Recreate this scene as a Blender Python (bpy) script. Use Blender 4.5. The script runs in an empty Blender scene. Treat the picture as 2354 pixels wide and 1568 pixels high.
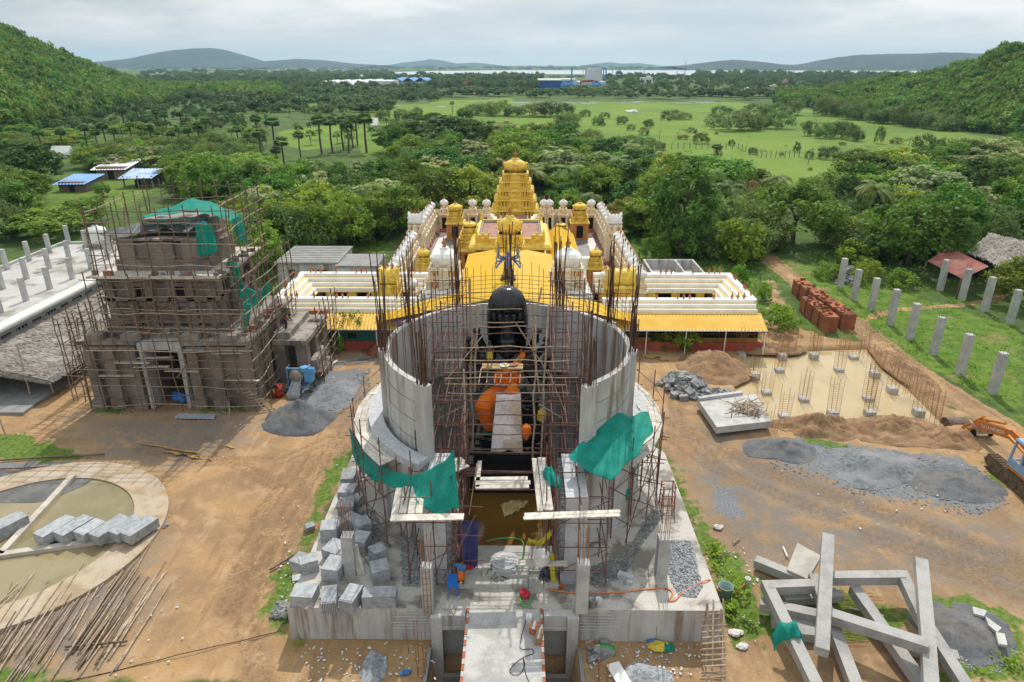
import bpy, math, random
import numpy as np
from mathutils import Vector, Matrix, noise as mnoise
random.seed(7)
RNG = np.random.default_rng(7)
SC = bpy.context.scene
COL = SC.collection
R = math.radians
F = 1569.; PIT = R(22.1); YAW = R(.58); CX, CY, CZ = .51, 0., 22.
cam = bpy.data.cameras.new("camera"); cam.sensor_width = 36; cam.lens = 36 * F / 2354
cam.clip_start = .5; cam.clip_end = 40000
co = bpy.data.objects.new("camera", cam); COL.objects.link(co)
co.location = (CX, CY, CZ); co.rotation_euler = (R(90) - PIT, 0, YAW)
SC.camera = co
SUN_EL, SUN_AZ = R(52), R(8)          # azimuth measured from +Y towards +X
w = bpy.data.worlds.new("World"); SC.world = w; w.use_nodes = True
nt = w.node_tree; nt.nodes.clear()
def wn(t, **k):
    n = nt.nodes.new(t)
    for a, b in k.items(): setattr(n, a, b)
    return n
def wl(a, b): nt.links.new(a, b)
sky = wn('ShaderNodeTexSky', sky_type='NISHITA', sun_disc=False, sun_elevation=SUN_EL, sun_rotation=SUN_AZ)
sky.air_density = 1.2; sky.dust_density = 2.5
tc = wn('ShaderNodeTexCoord'); sep = wn('ShaderNodeSeparateXYZ'); wl(tc.outputs['Generated'], sep.inputs[0])
def cloudnoise(sx, sz, scale, off, det=5.):
    mp = wn('ShaderNodeMapping'); mp.inputs['Scale'].default_value = (sx, sx, sz); mp.inputs['Location'].default_value = off
    wl(tc.outputs['Generated'], mp.inputs[0])
    n = wn('ShaderNodeTexNoise'); n.inputs["Scale"].default_value = scale; n.inputs['Detail'].default_value = det
    n.inputs['Roughness'].default_value = .55; wl(mp.outputs[0], n.inputs[0]); return n.outputs[0]
def ramp(src, stops):
    r = wn('ShaderNodeValToRGB'); e = r.color_ramp.elements
    while len(e) < len(stops): e.new(.5)
    for k, (p, c) in enumerate(stops): e[k].position = p; e[k].color = (*c, 1)
    wl(src, r.inputs[0]); return r.outputs[0]
def wmix(f, a, b, mode='MIX'):
    m = wn('ShaderNodeMix', data_type='RGBA', blend_type=mode)
    for i, s in ((0, f), (6, a), (7, b)):
        if hasattr(s, 'links'): wl(s, m.inputs[i])
        else: m.inputs[i].default_value = s
    return m.outputs[2]
n1 = cloudnoise(1., 4.6, 3.4, (2.3, .7, .4), 6.); n2 = cloudnoise(1., 7., 7.5, (5.1, 3.7, .9))
cl = ramp(n1, [(.36, (5.8, 6.5, 7.0)), (.5, (6.9, 7.3, 7.6)), (.62, (9.2, 9.1, 9.0))])
cl2 = ramp(n2, [(.38, (.93, .96, .98)), (.62, (1.05, 1.04, 1.03))])
cloud = wmix(.8, cl, cl2, 'MULTIPLY')
# pale band at the horizon
hz = wn('ShaderNodeMapRange'); hz.inputs[1].default_value = 0.; hz.inputs[2].default_value = .05
hz.inputs[3].default_value = .8; hz.inputs[4].default_value = 0.; wl(sep.outputs[2], hz.inputs[0])
cloud = wmix(hz.outputs[0], cloud, (8.0, 8.2, 8.3, 1))
# the cloud sheet is brighter towards the sun's side of the sky
dt = wn("ShaderNodeVectorMath", operation="DOT_PRODUCT"); wl(tc.outputs["Generated"], dt.inputs[0])
sv = Vector((math.sin(R(14)) * math.cos(R(25)), math.cos(R(14)) * math.cos(R(25)), math.sin(R(25))))
dt.inputs[1].default_value = sv
gl = wn('ShaderNodeMapRange'); gl.inputs[1].default_value = .62; gl.inputs[2].default_value = .98
gl.inputs[3].default_value = .92; gl.inputs[4].default_value = 1.15; wl(dt.outputs['Value'], gl.inputs[0])
gm = wn('ShaderNodeVectorMath', operation='SCALE'); wl(cloud, gm.inputs[0]); wl(gl.outputs[0], gm.inputs['Scale'])
zb = wn('ShaderNodeMapRange'); zb.inputs[1].default_value = .12; zb.inputs[2].default_value = .6; zb.inputs[3].default_value = 1.; zb.inputs[4].default_value = 1.5; wl(sep.outputs[2], zb.inputs[0])
gz = wn('ShaderNodeVectorMath', operation='SCALE'); wl(gm.outputs[0], gz.inputs[0]); wl(zb.outputs[0], gz.inputs['Scale'])
final = wmix(.94, sky.outputs[0], gz.outputs[0])
bg = wn('ShaderNodeBackground'); bg.inputs['Strength'].default_value = .1; wl(final, bg.inputs['Color'])
ow = wn('ShaderNodeOutputWorld'); wl(bg.outputs[0], ow.inputs[0])
sl = bpy.data.lights.new("sun", 'SUN'); sl.energy = 3.7; sl.angle = R(.6); sl.color = (1., .94, .85)
so = bpy.data.objects.new("sun", sl); COL.objects.link(so)
sd = Vector((math.sin(SUN_AZ) * math.cos(SUN_EL), math.cos(SUN_AZ) * math.cos(SUN_EL), math.sin(SUN_EL)))
so.rotation_euler = sd.to_track_quat('Z', 'Y').to_euler(); so.location = (0, 30, 60)
SC.view_settings.view_transform = 'Standard'; SC.view_settings.look = 'None'
SC.view_settings.exposure = 0.; SC.view_settings.gamma = 1
SC.render.engine = 'CYCLES'
cy = SC.cycles; cy.use_denoising = True; cy.max_bounces = 6; cy.diffuse_bounces = 3; cy.glossy_bounces = 2
cy.transmission_bounces = 3; cy.transparent_max_bounces = 8; cy.volume_bounces = 0; cy.caustics_reflective = False; cy.caustics_refractive = False
def ray(u, v):
    a = (u - 1177) / F; b = (784 - v) / F
    y = math.cos(PIT) + b * math.sin(PIT); z = -math.sin(PIT) + b * math.cos(PIT)
    return (a * math.cos(YAW) - y * math.sin(YAW), a * math.sin(YAW) + y * math.cos(YAW), z)
def P(u, v, z=0.):
    d = ray(u, v); t = (z - CZ) / d[2]; return Vector((CX + d[0] * t, CY + d[1] * t, z))
def PY(u, v, Y):
    d = ray(u, v); t = (Y - CY) / d[1]; return Vector((CX + d[0] * t, Y, CZ + d[2] * t))
def depth(p):
    y = -(p[0] - CX) * math.sin(YAW) + (p[1] - CY) * math.cos(YAW)
    return y * math.cos(PIT) - (p[2] - CZ) * math.sin(PIT)
def mpp(p): return depth(p) / F          # metres per pixel
def vat(p, v, u=None):                   # height above p where image row v crosses p's vertical
    return PY(1177 if u is None else u, v, p[1]).z
def M(name, c, c2=None, s=2., r=.85, bump=0., bs=18., metal=0., streak=False, c3=None, s3=.25, f3=.6, lo=.4, hi=.62, rnd=0., spec=.35, brick=None, trans=0., dark=None, grain=.5, alpha=1.):
    m = bpy.data.materials.new(name); m.use_nodes = True; t = m.node_tree; N = t.nodes; L = t.links.new
    b = N['Principled BSDF']; b.inputs['Roughness'].default_value = r; b.inputs['Metallic'].default_value = metal
    b.inputs['Specular IOR Level'].default_value = spec; b.inputs['Alpha'].default_value = alpha
    g = N.new('ShaderNodeNewGeometry'); pos = g.outputs['Position']
    def noi(sc, det=6., z=1., rough=.6):
        mp = N.new('ShaderNodeMapping'); mp.inputs['Scale'].default_value = (1, 1, z); L(pos, mp.inputs[0])
        n = N.new('ShaderNodeTexNoise'); n.inputs['Scale'].default_value = sc; n.inputs['Detail'].default_value = det
        n.inputs['Roughness'].default_value = rough; L(mp.outputs[0], n.inputs[0]); return n.outputs[0]
    def mr(x, a, bb, c_, d_):
        q = N.new('ShaderNodeMapRange'); q.interpolation_type = 'SMOOTHSTEP'; L(x, q.inputs[0])
        for i, vv in enumerate((a, bb, c_, d_)): q.inputs[i + 1].default_value = vv
        return q.outputs[0]
    def mix(f, a, bb, mode='MIX'):
        q = N.new('ShaderNodeMix'); q.data_type = 'RGBA'; q.blend_type = mode
        for i, s_ in ((0, f), (6, a), (7, bb)):
            if hasattr(s_, 'links'): L(s_, q.inputs[i])
            else: q.inputs[i].default_value = s_ if i == 0 else (*s_[:3], 1)
        return q.outputs[2]
    cur = c
    if brick:
        sx = N.new('ShaderNodeSeparateXYZ'); L(pos, sx.inputs[0])
        ad = N.new('ShaderNodeMath'); L(sx.outputs[0], ad.inputs[0]); L(sx.outputs[1], ad.inputs[1])
        cb = N.new('ShaderNodeCombineXYZ'); L(ad.outputs[0], cb.inputs[0]); L(sx.outputs[2], cb.inputs[1])
        bt = N.new('ShaderNodeTexBrick'); L(cb.outputs[0], bt.inputs[0]); bt.inputs['Scale'].default_value = 1.
        bt.inputs['Brick Width'].default_value = .26; bt.inputs['Row Height'].default_value = .095; bt.inputs['Mortar Size'].default_value = .012
        bt.inputs['Color1'].default_value = (*c, 1); bt.inputs['Color2'].default_value = (*c2, 1); bt.inputs['Mortar'].default_value = (*brick, 1)
        cur = bt.outputs[0]
    elif c2: cur = mix(mr(noi(s, z=.12 if streak else 1.), lo, hi, 0, 1), c, c2)
    if c3: cur = mix(mr(noi(s3, 4.), .45, .62, 0, f3), cur, c3)
    if dark: cur = mix(mr(noi(dark[1], 5., .1), .5, .66, 0, .85), cur, dark[0])
    # fine grain of the surface itself
    if grain: cur = mix(grain, cur, mix(mr(noi(bs * 1.7, 3.), .3, .7, 0, 1), (.72, .72, .72), (1.22, 1.22, 1.22)), 'MULTIPLY')
    if rnd:
        oi = N.new('ShaderNodeObjectInfo'); h = N.new('ShaderNodeHueSaturation')
        q = N.new('ShaderNodeMapRange'); L(oi.outputs['Random'], q.inputs[0]); q.inputs[3].default_value = 1 - rnd; q.inputs[4].default_value = 1 + rnd
        L(q.outputs[0], h.inputs['Value']); L(cur, h.inputs['Color']); cur = h.outputs[0]
    if hasattr(cur, 'links'): L(cur, b.inputs['Base Color'])
    else: b.inputs['Base Color'].default_value = (*cur, 1)
    if bump:
        bp = N.new('ShaderNodeBump'); bp.inputs['Strength'].default_value = bump; bp.inputs['Distance'].default_value = .05
        L(noi(bs, 5.), bp.inputs['Height']); L(bp.outputs[0], b.inputs['Normal'])
    if trans:
        tb = N.new('ShaderNodeBsdfTranslucent'); ms = N.new('ShaderNodeMixShader'); ms.inputs[0].default_value = trans
        if hasattr(cur, 'links'): L(cur, tb.inputs[0])
        else: tb.inputs[0].default_value = (*cur, 1)
        L(b.outputs[0], ms.inputs[1]); L(tb.outputs[0], ms.inputs[2]); L(ms.outputs[0], N['Material Output'].inputs[0])
    return m
def leafmat(name, c, c2, hue=.03, rnd=.3):
    """two leaf greens by position, each plant a little different"""
    m = bpy.data.materials.new(name); m.use_nodes = True; t = m.node_tree; N = t.nodes; L = t.links.new
    b = N['Principled BSDF']; b.inputs['Roughness'].default_value = .6; b.inputs['Specular IOR Level'].default_value = .25
    g = N.new('ShaderNodeNewGeometry'); n = N.new('ShaderNodeTexNoise'); n.inputs['Scale'].default_value = .55; n.inputs['Detail'].default_value = 4
    L(g.outputs['Position'], n.inputs[0]); q = N.new('ShaderNodeMapRange'); L(n.outputs[0], q.inputs[0]); q.inputs[1].default_value = .4; q.inputs[2].default_value = .62
    x = N.new('ShaderNodeMix'); x.data_type = 'RGBA'; L(q.outputs[0], x.inputs[0]); x.inputs[6].default_value = (*c, 1); x.inputs[7].default_value = (*c2, 1)
    oi = N.new('ShaderNodeObjectInfo'); h = N.new('ShaderNodeHueSaturation'); L(x.outputs[2], h.inputs['Color'])
    a = N.new('ShaderNodeMapRange'); L(oi.outputs['Random'], a.inputs[0]); a.inputs[3].default_value = 1 - rnd; a.inputs[4].default_value = 1 + rnd; L(a.outputs[0], h.inputs['Value'])
    w2 = N.new('ShaderNodeMath'); w2.operation = 'MULTIPLY'; L(oi.outputs['Random'], w2.inputs[0]); w2.inputs[1].default_value = 7.31
    fr = N.new('ShaderNodeMath'); fr.operation = 'FRACT'; L(w2.outputs[0], fr.inputs[0])
    a2 = N.new('ShaderNodeMapRange'); L(fr.outputs[0], a2.inputs[0]); a2.inputs[3].default_value = .5 - hue; a2.inputs[4].default_value = .5 + hue; L(a2.outputs[0], h.inputs['Hue'])
    L(h.outputs[0], b.inputs['Base Color'])
    tb = N.new('ShaderNodeBsdfTranslucent'); L(h.outputs[0], tb.inputs[0]); ms = N.new('ShaderNodeMixShader'); ms.inputs[0].default_value = .42
    L(b.outputs[0], ms.inputs[1]); L(tb.outputs[0], ms.inputs[2]); L(ms.outputs[0], N['Material Output'].inputs[0])
    return m
class MB:
    def __init__(s): s.v = []; s.f = []; s.mi = []; s.m = 0
    def add(s, vs, fs):
        o = len(s.v); s.v += [tuple(x) for x in vs]; s.f += [tuple(i + o for i in f) for f in fs]; s.mi += [s.m] * len(fs); return s
    def box(s, c, d, rz=0., top=1., mat=None, topy=None):
        """centre of the base c, full sizes d, optional taper of the top"""
        ty = top if topy is None else topy
        vs = []
        for k, (zz, tx, tyy) in enumerate(((0, 1, 1), (d[2], top, ty))):
            for sx, sy in ((-1, -1), (1, -1), (1, 1), (-1, 1)): vs.append(Vector((sx * d[0] / 2 * tx, sy * d[1] / 2 * tyy, zz)))
        if mat: vs = [mat @ x for x in vs]
        elif rz: vs = [Matrix.Rotation(rz, 3, 'Z') @ x for x in vs]
        vs = [x + Vector(c) for x in vs]
        return s.add(vs, [(3, 2, 1, 0), (4, 5, 6, 7), (0, 1, 5, 4), (1, 2, 6, 5), (2, 3, 7, 6), (3, 0, 4, 7)])
    def bb(s, x0, x1, y0, y1, z0, z1): return s.box(((x0 + x1) / 2, (y0 + y1) / 2, z0), (x1 - x0, y1 - y0, z1 - z0))
    def bar(s, p, q, w, h=None, up=(0, 0, 1)):
        p, q = Vector(p), Vector(q); h = h or w; d = (q - p); l = d.length; d.normalize(); u = Vector(up)
        if abs(d.dot(u)) > .95: u = Vector((0, 1, 0))
        a = d.cross(u).normalized(); b = a.cross(d).normalized()
        vs = [e + a * (sx * w / 2) + b * (sy * h / 2) for e in (p, q) for sx, sy in ((-1, -1), (1, -1), (1, 1), (-1, 1))]
        return s.add(vs, [(3, 2, 1, 0), (4, 5, 6, 7), (0, 1, 5, 4), (1, 2, 6, 5), (2, 3, 7, 6), (3, 0, 4, 7)])
    def tube(s, pts, r, n=6, r2=None, cap=True):
        pts = [Vector(p) for p in pts]; r2 = r if r2 is None else r2; k = len(pts); o = []; ref = None
        for i, p in enumerate(pts):
            d = (pts[min(i + 1, k - 1)] - pts[max(i - 1, 0)]).normalized()
            u = Vector((0, 0, 1)) if abs(d.z) < .9 else Vector((1, 0, 0))
            a = d.cross(u).normalized() if ref is None else (ref - d * ref.dot(d)).normalized()
            ref = a; b = d.cross(a); rr = r[i] if isinstance(r, (list, tuple)) else r + (r2 - r) * i / max(1, k - 1)
            o += [p + (a * math.cos(2 * math.pi * j / n) + b * math.sin(2 * math.pi * j / n)) * rr for j in range(n)]
        fs = [(i * n + j, i * n + (j + 1) % n, (i + 1) * n + (j + 1) % n, (i + 1) * n + j) for i in range(k - 1) for j in range(n)]
        if cap: fs += [tuple(range(n))[::-1], tuple((k - 1) * n + j for j in range(n))]
        return s.add(o, fs)
    def lathe(s, prof, n=12, c=(0, 0, 0), sx=1., sy=1., rib=0., nr=8, rot=0., sq=0.):
        o = []
        for r, z in prof:
            for j in range(n):
                a = 2 * math.pi * j / n + rot; q = r * (1 + rib * math.cos(nr * a))
                if sq: q *= (1 - sq) + sq / max(abs(math.cos(a)), abs(math.sin(a)))
                o.append((c[0] + q * math.cos(a) * sx, c[1] + q * math.sin(a) * sy, c[2] + z))
        k = len(prof)
        fs = [(i * n + j, i * n + (j + 1) % n, (i + 1) * n + (j + 1) % n, (i + 1) * n + j) for i in range(k - 1) for j in range(n)]
        if prof[0][0] > 1e-4: fs.append(tuple(range(n))[::-1])
        if prof[-1][0] > 1e-4: fs.append(tuple((k - 1) * n + j for j in range(n)))
        return s.add(o, fs)
    def ball(s, c, r, n=8, m=5, sc=(1, 1, 1)):
        return s.lathe([(max(1e-5, r * math.sin(math.pi * i / m)), -r * math.cos(math.pi * i / m) * sc[2]) for i in range(m + 1)], n, c, sc[0], sc[1])
    def prism(s, poly, z0, z1, top=None):
        n = len(poly); top = top or poly
        return s.add([(p[0], p[1], z0) for p in poly] + [(p[0], p[1], z1) for p in top],
                     [tuple(range(n))[::-1], tuple(range(n, 2 * n))] + [(i, (i + 1) % n, n + (i + 1) % n, n + i) for i in range(n)])
    def loft(s, rings, closed=True, cap=True):
        n = len(rings[0]); k = len(rings); vs = [p for r_ in rings for p in r_]
        fs = [(i * n + j, i * n + (j + 1) % n, (i + 1) * n + (j + 1) % n, (i + 1) * n + j) for i in range(k - 1) for j in range(n if closed else n - 1)]
        if cap and closed: fs += [tuple(range(n))[::-1], tuple((k - 1) * n + j for j in range(n))]
        return s.add(vs, fs)
    def grid(s, fn, nu, nv):
        vs = [fn(i / nu, j / nv) for j in range(nv + 1) for i in range(nu + 1)]; w_ = nu + 1
        return s.add(vs, [(j * w_ + i, j * w_ + i + 1, (j + 1) * w_ + i + 1, (j + 1) * w_ + i) for j in range(nv) for i in range(nu)])
    def arc(s, c, r0, r1, a0, a1, z0, z1, n=32):
        """a ring sector: angles measured from -Y (towards the camera) going to +X"""
        vs = []
        for i in range(n + 1):
            a = a0 + (a1 - a0) * i / n; sx, sy = math.sin(a), -math.cos(a)
            vs += [(c[0] + r0 * sx, c[1] + r0 * sy, z0), (c[0] + r1 * sx, c[1] + r1 * sy, z0), (c[0] + r1 * sx, c[1] + r1 * sy, z1), (c[0] + r0 * sx, c[1] + r0 * sy, z1)]
        fs = [(4 * i + j, 4 * i + 4 + j, 4 * i + 4 + (j + 1) % 4, 4 * i + (j + 1) % 4) for i in range(n) for j in range(4)]
        if a1 - a0 < 6.28: fs += [(0, 1, 2, 3), (4 * n + 3, 4 * n + 2, 4 * n + 1, 4 * n)]
        return s.add(vs, fs)
    def rock(s, c, r, seed=0, sc=(1, 1, .7)):
        rr = random.Random(seed); n = 7; prof = []
        o = len(s.v); self = s
        vs = []; k = 4
        for i in range(k + 1):
            th = math.pi * i / k
            for j in range(n):
                q = r * rr.uniform(.75, 1.2); a = 2 * math.pi * j / n + i * .3
                vs.append((c[0] + q * math.sin(th) * math.cos(a) * sc[0], c[1] + q * math.sin(th) * math.sin(a) * sc[1], c[2] - q * math.cos(th) * sc[2]))
        return s.add(vs, [(i * n + j, i * n + (j + 1) % n, (i + 1) * n + (j + 1) % n, (i + 1) * n + j) for i in range(k) for j in range(n)])
    def mesh(s, name, mats, smooth=False, off=None):
        me = bpy.data.meshes.new(name)
        vs = s.v if off is None else [(x[0] - off[0], x[1] - off[1], x[2] - off[2]) for x in s.v]
        me.from_pydata(vs, [], s.f)
        for m in (mats if isinstance(mats, (list, tuple)) else [mats]): me.materials.append(m)
        if any(s.mi): me.polygons.foreach_set('material_index', s.mi)
        if smooth: me.polygons.foreach_set('use_smooth', [True] * len(s.f))
        me.update(); return me
    def build(s, name, mats, parent=None, smooth=False, label=None, cat=None, group=None, kind=None):
        off = None
        if parent is None and s.v:
            a = np.array(s.v); off = (float((a[:, 0].min() + a[:, 0].max()) / 2), float((a[:, 1].min() + a[:, 1].max()) / 2), float(a[:, 2].min()))
        ob = bpy.data.objects.new(name, s.mesh(name, mats, smooth, off)); COL.objects.link(ob)
        if off: ob.location = off
        if parent is not None: child(ob, parent)
        tag(ob, label, cat, group, kind); return ob
def child(ob, parent):
    ob.parent = parent
    if parent.parent is None: ob.matrix_parent_inverse = parent.matrix_basis.inverted()
def tag(o, label=None, cat=None, group=None, kind=None):
    if label: o['label'] = label
    if cat: o['category'] = cat
    if group: o['group'] = group
    if kind: o['kind'] = kind
    return o
def thing(name, label, cat, loc=(0, 0, 0), group=None, rz=0.):
    o = bpy.data.objects.new(name, None); COL.objects.link(o); o.empty_display_size = .2
    o.location = loc; o.rotation_euler = (0, 0, rz); return tag(o, label, cat, group)
KIDS = {}
def kids(o): return [c for c in o.children]
def dup(root, loc, rz=0., sc=1., label=None, group=None, mats=None):
    """a copy of a thing, its parts and their sub-parts (mesh data shared)"""
    r_ = root.copy(); COL.objects.link(r_); r_.location = loc; r_.rotation_euler = (0, 0, rz)
    r_.scale = sc if isinstance(sc, (tuple, list)) else (sc, sc, sc)
    if label: r_['label'] = label
    if group: r_['group'] = group
    for c in KIDS.setdefault(root.name, list(root.children)):
        d = c.copy(); COL.objects.link(d); d.parent = r_
        for g in KIDS.setdefault(c.name, list(c.children)):
            e = g.copy(); COL.objects.link(e); e.parent = d
    return r_
ORD = "first second third fourth fifth sixth seventh eighth ninth tenth eleventh twelfth thirteenth fourteenth fifteenth sixteenth seventeenth eighteenth nineteenth twentieth".split()
def nth(i):
    if i < 20: return ORD[i]
    t = ['twenty', 'thirty', 'forty', 'fifty', 'sixty', 'seventy', 'eighty', 'ninety'][(i + 1) // 10 - 2]
    k = (i + 1) % 10
    return (t[:-1] + 'ieth') if k == 0 else t + '-' + ORD[k - 1]
def jit(a): return random.uniform(-a, a)
def crooked(p, q, r, mb, n=5, k=5, wob=.03, r2=None):
    p, q = Vector(p), Vector(q); L_ = (q - p).length
    pts = [p.lerp(q, i / k) + (Vector((jit(wob), jit(wob), jit(wob))) * L_ * .3 if 0 < i < k else Vector()) for i in range(k + 1)]
    mb.tube(pts, r, n, r2)
CONC = M('concrete', (.45, .445, .43), (.35, .35, .34), 1.6, .9, .25, 14, c3=(.53, .52, .49), s3=.5, f3=.5)
CONCW = M('stained_concrete', (.49, .485, .47), (.37, .365, .355), 1.4, .9, .2, 16, streak=True, c3=(.57, .56, .53), s3=.4, f3=.5, dark=((.20, .145, .09), 1.6))
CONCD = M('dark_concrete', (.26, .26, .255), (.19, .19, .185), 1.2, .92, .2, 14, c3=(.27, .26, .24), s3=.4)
SLAB = M('wet_slab_concrete', (.46, .435, .39), (.20, .18, .155), .55, .75, .2, 12, c3=(.48, .455, .41), s3=.9, f3=.7, lo=.46, hi=.56)
GRAN = M('grey_granite', (.38, .395, .41), (.28, .29, .305), 3.5, .8, .5, 30, rnd=.14)
GRANL = M('pale_granite', (.52, .535, .55), (.42, .435, .45), 3., .8, .3, 30)
WOOD = M('pole_wood', (.22, .155, .105), (.14, .095, .065), 4, .9, .3, 20, rnd=.3)
WOODL = M('pale_bamboo', (.42, .33, .24), (.28, .21, .15), 5, .85, .2, 20, rnd=.25)
PLANK = M('white_plank', (.60, .565, .5), (.45, .41, .35), 3., .85, .2, 14, rnd=.18)
RUST = M('rusty_pipe', (.13, .065, .055), (.20, .10, .085), 3, .8, .2, 20, rnd=.25)
REBAR = M('rusty_rebar', (.085, .05, .04), (.14, .075, .05), 3, .85)
REBARO = M('orange_rebar', (.34, .17, .07), (.24, .12, .055), 3, .85)
GREEN = M('green_net', (.012, .36, .28), (.02, .44, .35), 1.5, .7, .3, 9, trans=.4, alpha=.78)
DARKG = M('opening_shade_black', (.012, .012, .012), r=.95)  # near-black stands for shade inside openings and gaps; also colours plain black goods
BLACK = M('polished_black_stone', (.008, .009, .0105), (.013, .0145, .017), 3, .22, .06, 10, spec=.5)
ORNG = M('orange_cloth', (.85, .20, .01), (.66, .13, .008), 1.3, .65, .5, 6)
WHITEC = M('white_stained_cloth', (.80, .77, .80), (.70, .66, .62), .9, .9, .15, 6, c3=(.45, .36, .22), s3=.8, f3=.75)
WHITE = M('white_paint', (.78, .77, .74), (.70, .69, .66), 2, .6, .1)
BLUE = M('blue_plastic', (.03, .2, .62), (.025, .16, .5), 4, .5)
STEELG = M('galvanised_sheet', (.42, .44, .46), (.33, .35, .37), 1.5, .5, .1, 10, metal=.3)
DIRTM = M('dug_earth', (.27, .165, .088), (.19, .112, .06), 1.3, .95, .9, 5, c3=(.32, .21, .12), s3=.6)
GRAVM = M('grey_gravel', (.19, .20, .21), (.11, .115, .125), 4, .95, .9, 14, c3=(.27, .275, .28), s3=.5)
SANDD = M('dark_sand', (.13, .135, .143), (.095, .10, .107), 1.5, .95, .6, 5, c3=(.19, .165, .14), s3=.5, f3=.4)
RUBM = M('stone_chips', (.20, .215, .23), (.33, .345, .36), 6, .9, .3, 20, lo=.45, hi=.5)
# ================================================================ SETTING: ground, water, hills
def inpoly(X, Y, poly):
    ins = np.zeros(X.shape, bool); n = len(poly)
    for i in range(n):
        x0, y0 = poly[i]; x1, y1 = poly[(i + 1) % n]
        c = ((y0 > Y) != (y1 > Y)); ins ^= c & (X < (x1 - x0) * (Y - y0) / ((y1 - y0) or 1e-9) + x0)
    return ins
def dline(X, Y, pts, closed=False):
    d = np.full(X.shape, 1e9); n = len(pts)
    for i in range(n if closed else n - 1):
        x0, y0 = pts[i]; x1, y1 = pts[(i + 1) % n]; dx, dy = x1 - x0, y1 - y0
        t = np.clip(((X - x0) * dx + (Y - y0) * dy) / (dx * dx + dy * dy + 1e-9), 0, 1)
        d = np.minimum(d, np.hypot(X - x0 - t * dx, Y - y0 - t * dy))
    return d
def W2(pts): return [tuple(P(u, v)[:2]) for u, v in pts]
def soft(X, Y, poly, wd):
    d = dline(X, Y, poly, True); s = np.where(inpoly(X, Y, poly), d, -d)
    return np.clip(.5 + s / (2 * wd), 0, 1)
def axis(a, b, step, lo, hi, g):
    v = list(np.arange(a, b + 1e-6, step)); s = step
    while v[-1] < hi: s *= g; v.append(v[-1] + s)
    s = step
    while v[0] > lo: s *= g; v.insert(0, v[0] - s)
    return np.array(v)
gx = axis(-52, 62, .28, -8600, 8600, 1.09); gy = axis(11, 96, .28, -60, 8700, 1.07)
X, Y = np.meshgrid(gx, gy); Z = np.zeros(X.shape)
YARD_L = W2([(0, 905), (130, 850), (240, 790), (640, 800), (690, 788), (885, 790), (885, 860), (800, 1060), (660, 1400), (640, 1568), (-300, 1568), (-300, 905)])
FRONT = W2([(600, 1425), (1720, 1425), (1800, 1600), (540, 1600)])
YARD_R = W2([(1445, 800), (1745, 785), (1755, 735), (1800, 742), (1900, 775), (1985, 785), (2060, 840), (2200, 945), (2354, 1030), (2600, 1150), (2600, 1600), (1640, 1600), (1660, 1400), (1525, 1040), (1445, 860)])
TRACK = W2([(1690, 490), (1705, 525), (1756, 585), (1850, 660), (1965, 745), (2100, 850), (2230, 935), (2380, 1025), (2600, 1160)])
PATH = W2([(1975, 738), (2060, 712), (2200, 702), (2290, 690), (2354, 640)])
dirt = np.maximum.reduce([soft(X, Y, YARD_L, 1.), soft(X, Y, FRONT, 1.), soft(X, Y, [(-40, -30), (34, -30), (30, 19), (-30, 19)], 2.), soft(X, Y, YARD_R, 1.), np.clip(1.6 - dline(X, Y, TRACK) / 1.15, 0, 1), .8 * np.clip(1.4 - dline(X, Y, PATH) / .55, 0, 1),
    .6 * soft(X, Y, W2([(1745, 640), (1790, 640), (1850, 740), (1760, 740)]), 1.2), .7 * soft(X, Y, W2([(700, 800), (880, 790), (880, 770), (700, 780)]), .7)])
weed = np.maximum.reduce([soft(X, Y, W2(p), .8) for p in (
    [(790, 1040), (803, 1060), (735, 1180), (690, 1290), (668, 1400), (655, 1480), (600, 1420), (625, 1330), (690, 1240), (735, 1120), (765, 1060)],
    [(1528, 1030), (1560, 1090), (1590, 1150), (1640, 1235), (1700, 1290), (1740, 1340), (1760, 1450), (1690, 1490), (1665, 1420), (1600, 1230), (1545, 1110)],
    [(-50, 1000), (50, 1000), (140, 1025), (205, 1048), (120, 1060), (-50, 1060)],
    [(1735, 1330), (1900, 1340), (2050, 1400), (2120, 1420), (2020, 1460), (1900, 1480), (1760, 1480)],
    [(-30, 1535), (100, 1530), (160, 1568), (-30, 1600)], [(2200, 1500), (2354, 1440), (2354, 1568), (2150, 1568)], [(2080, 1380), (2200, 1360), (2354, 1420), (2354, 1450), (2180, 1420)],
    [(700, 795), (880, 780), (880, 765), (700, 770)], [(1450, 800), (1580, 790), (1600, 770), (1450, 765)],
    [(2260, 1060), (2290, 1080), (2310, 1130), (2280, 1150)], [(1840, 1000), (1960, 1025), (1960, 1035), (1840, 1020)], [(215, 935), (290, 930), (290, 950), (215, 950)], [(455, 935), (560, 930), (560, 948), (455, 950)])])
grav = np.maximum.reduce([soft(X, Y, W2(p), .9) for p in (
    [(1740, 1015), (1850, 1005), (2000, 1030), (2200, 1050), (2285, 1100), (2310, 1160), (2260, 1180), (2120, 1150), (2030, 1150), (1900, 1100), (1790, 1060)],
    [(690, 890), (760, 850), (850, 850), (840, 880), (790, 935), (700, 1000), (600, 985)], [(2120, 1430), (2220, 1400), (2290, 1450), (2340, 1500), (2300, 1540), (2180, 1520)],
    [(1640, 1110), (1690, 1120), (1720, 1200), (1640, 1180)], [(-100, 1062), (190, 1062), (180, 1085), (-100, 1085)], [(700, 850), (880, 830), (880, 812), (740, 835)])])
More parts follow.
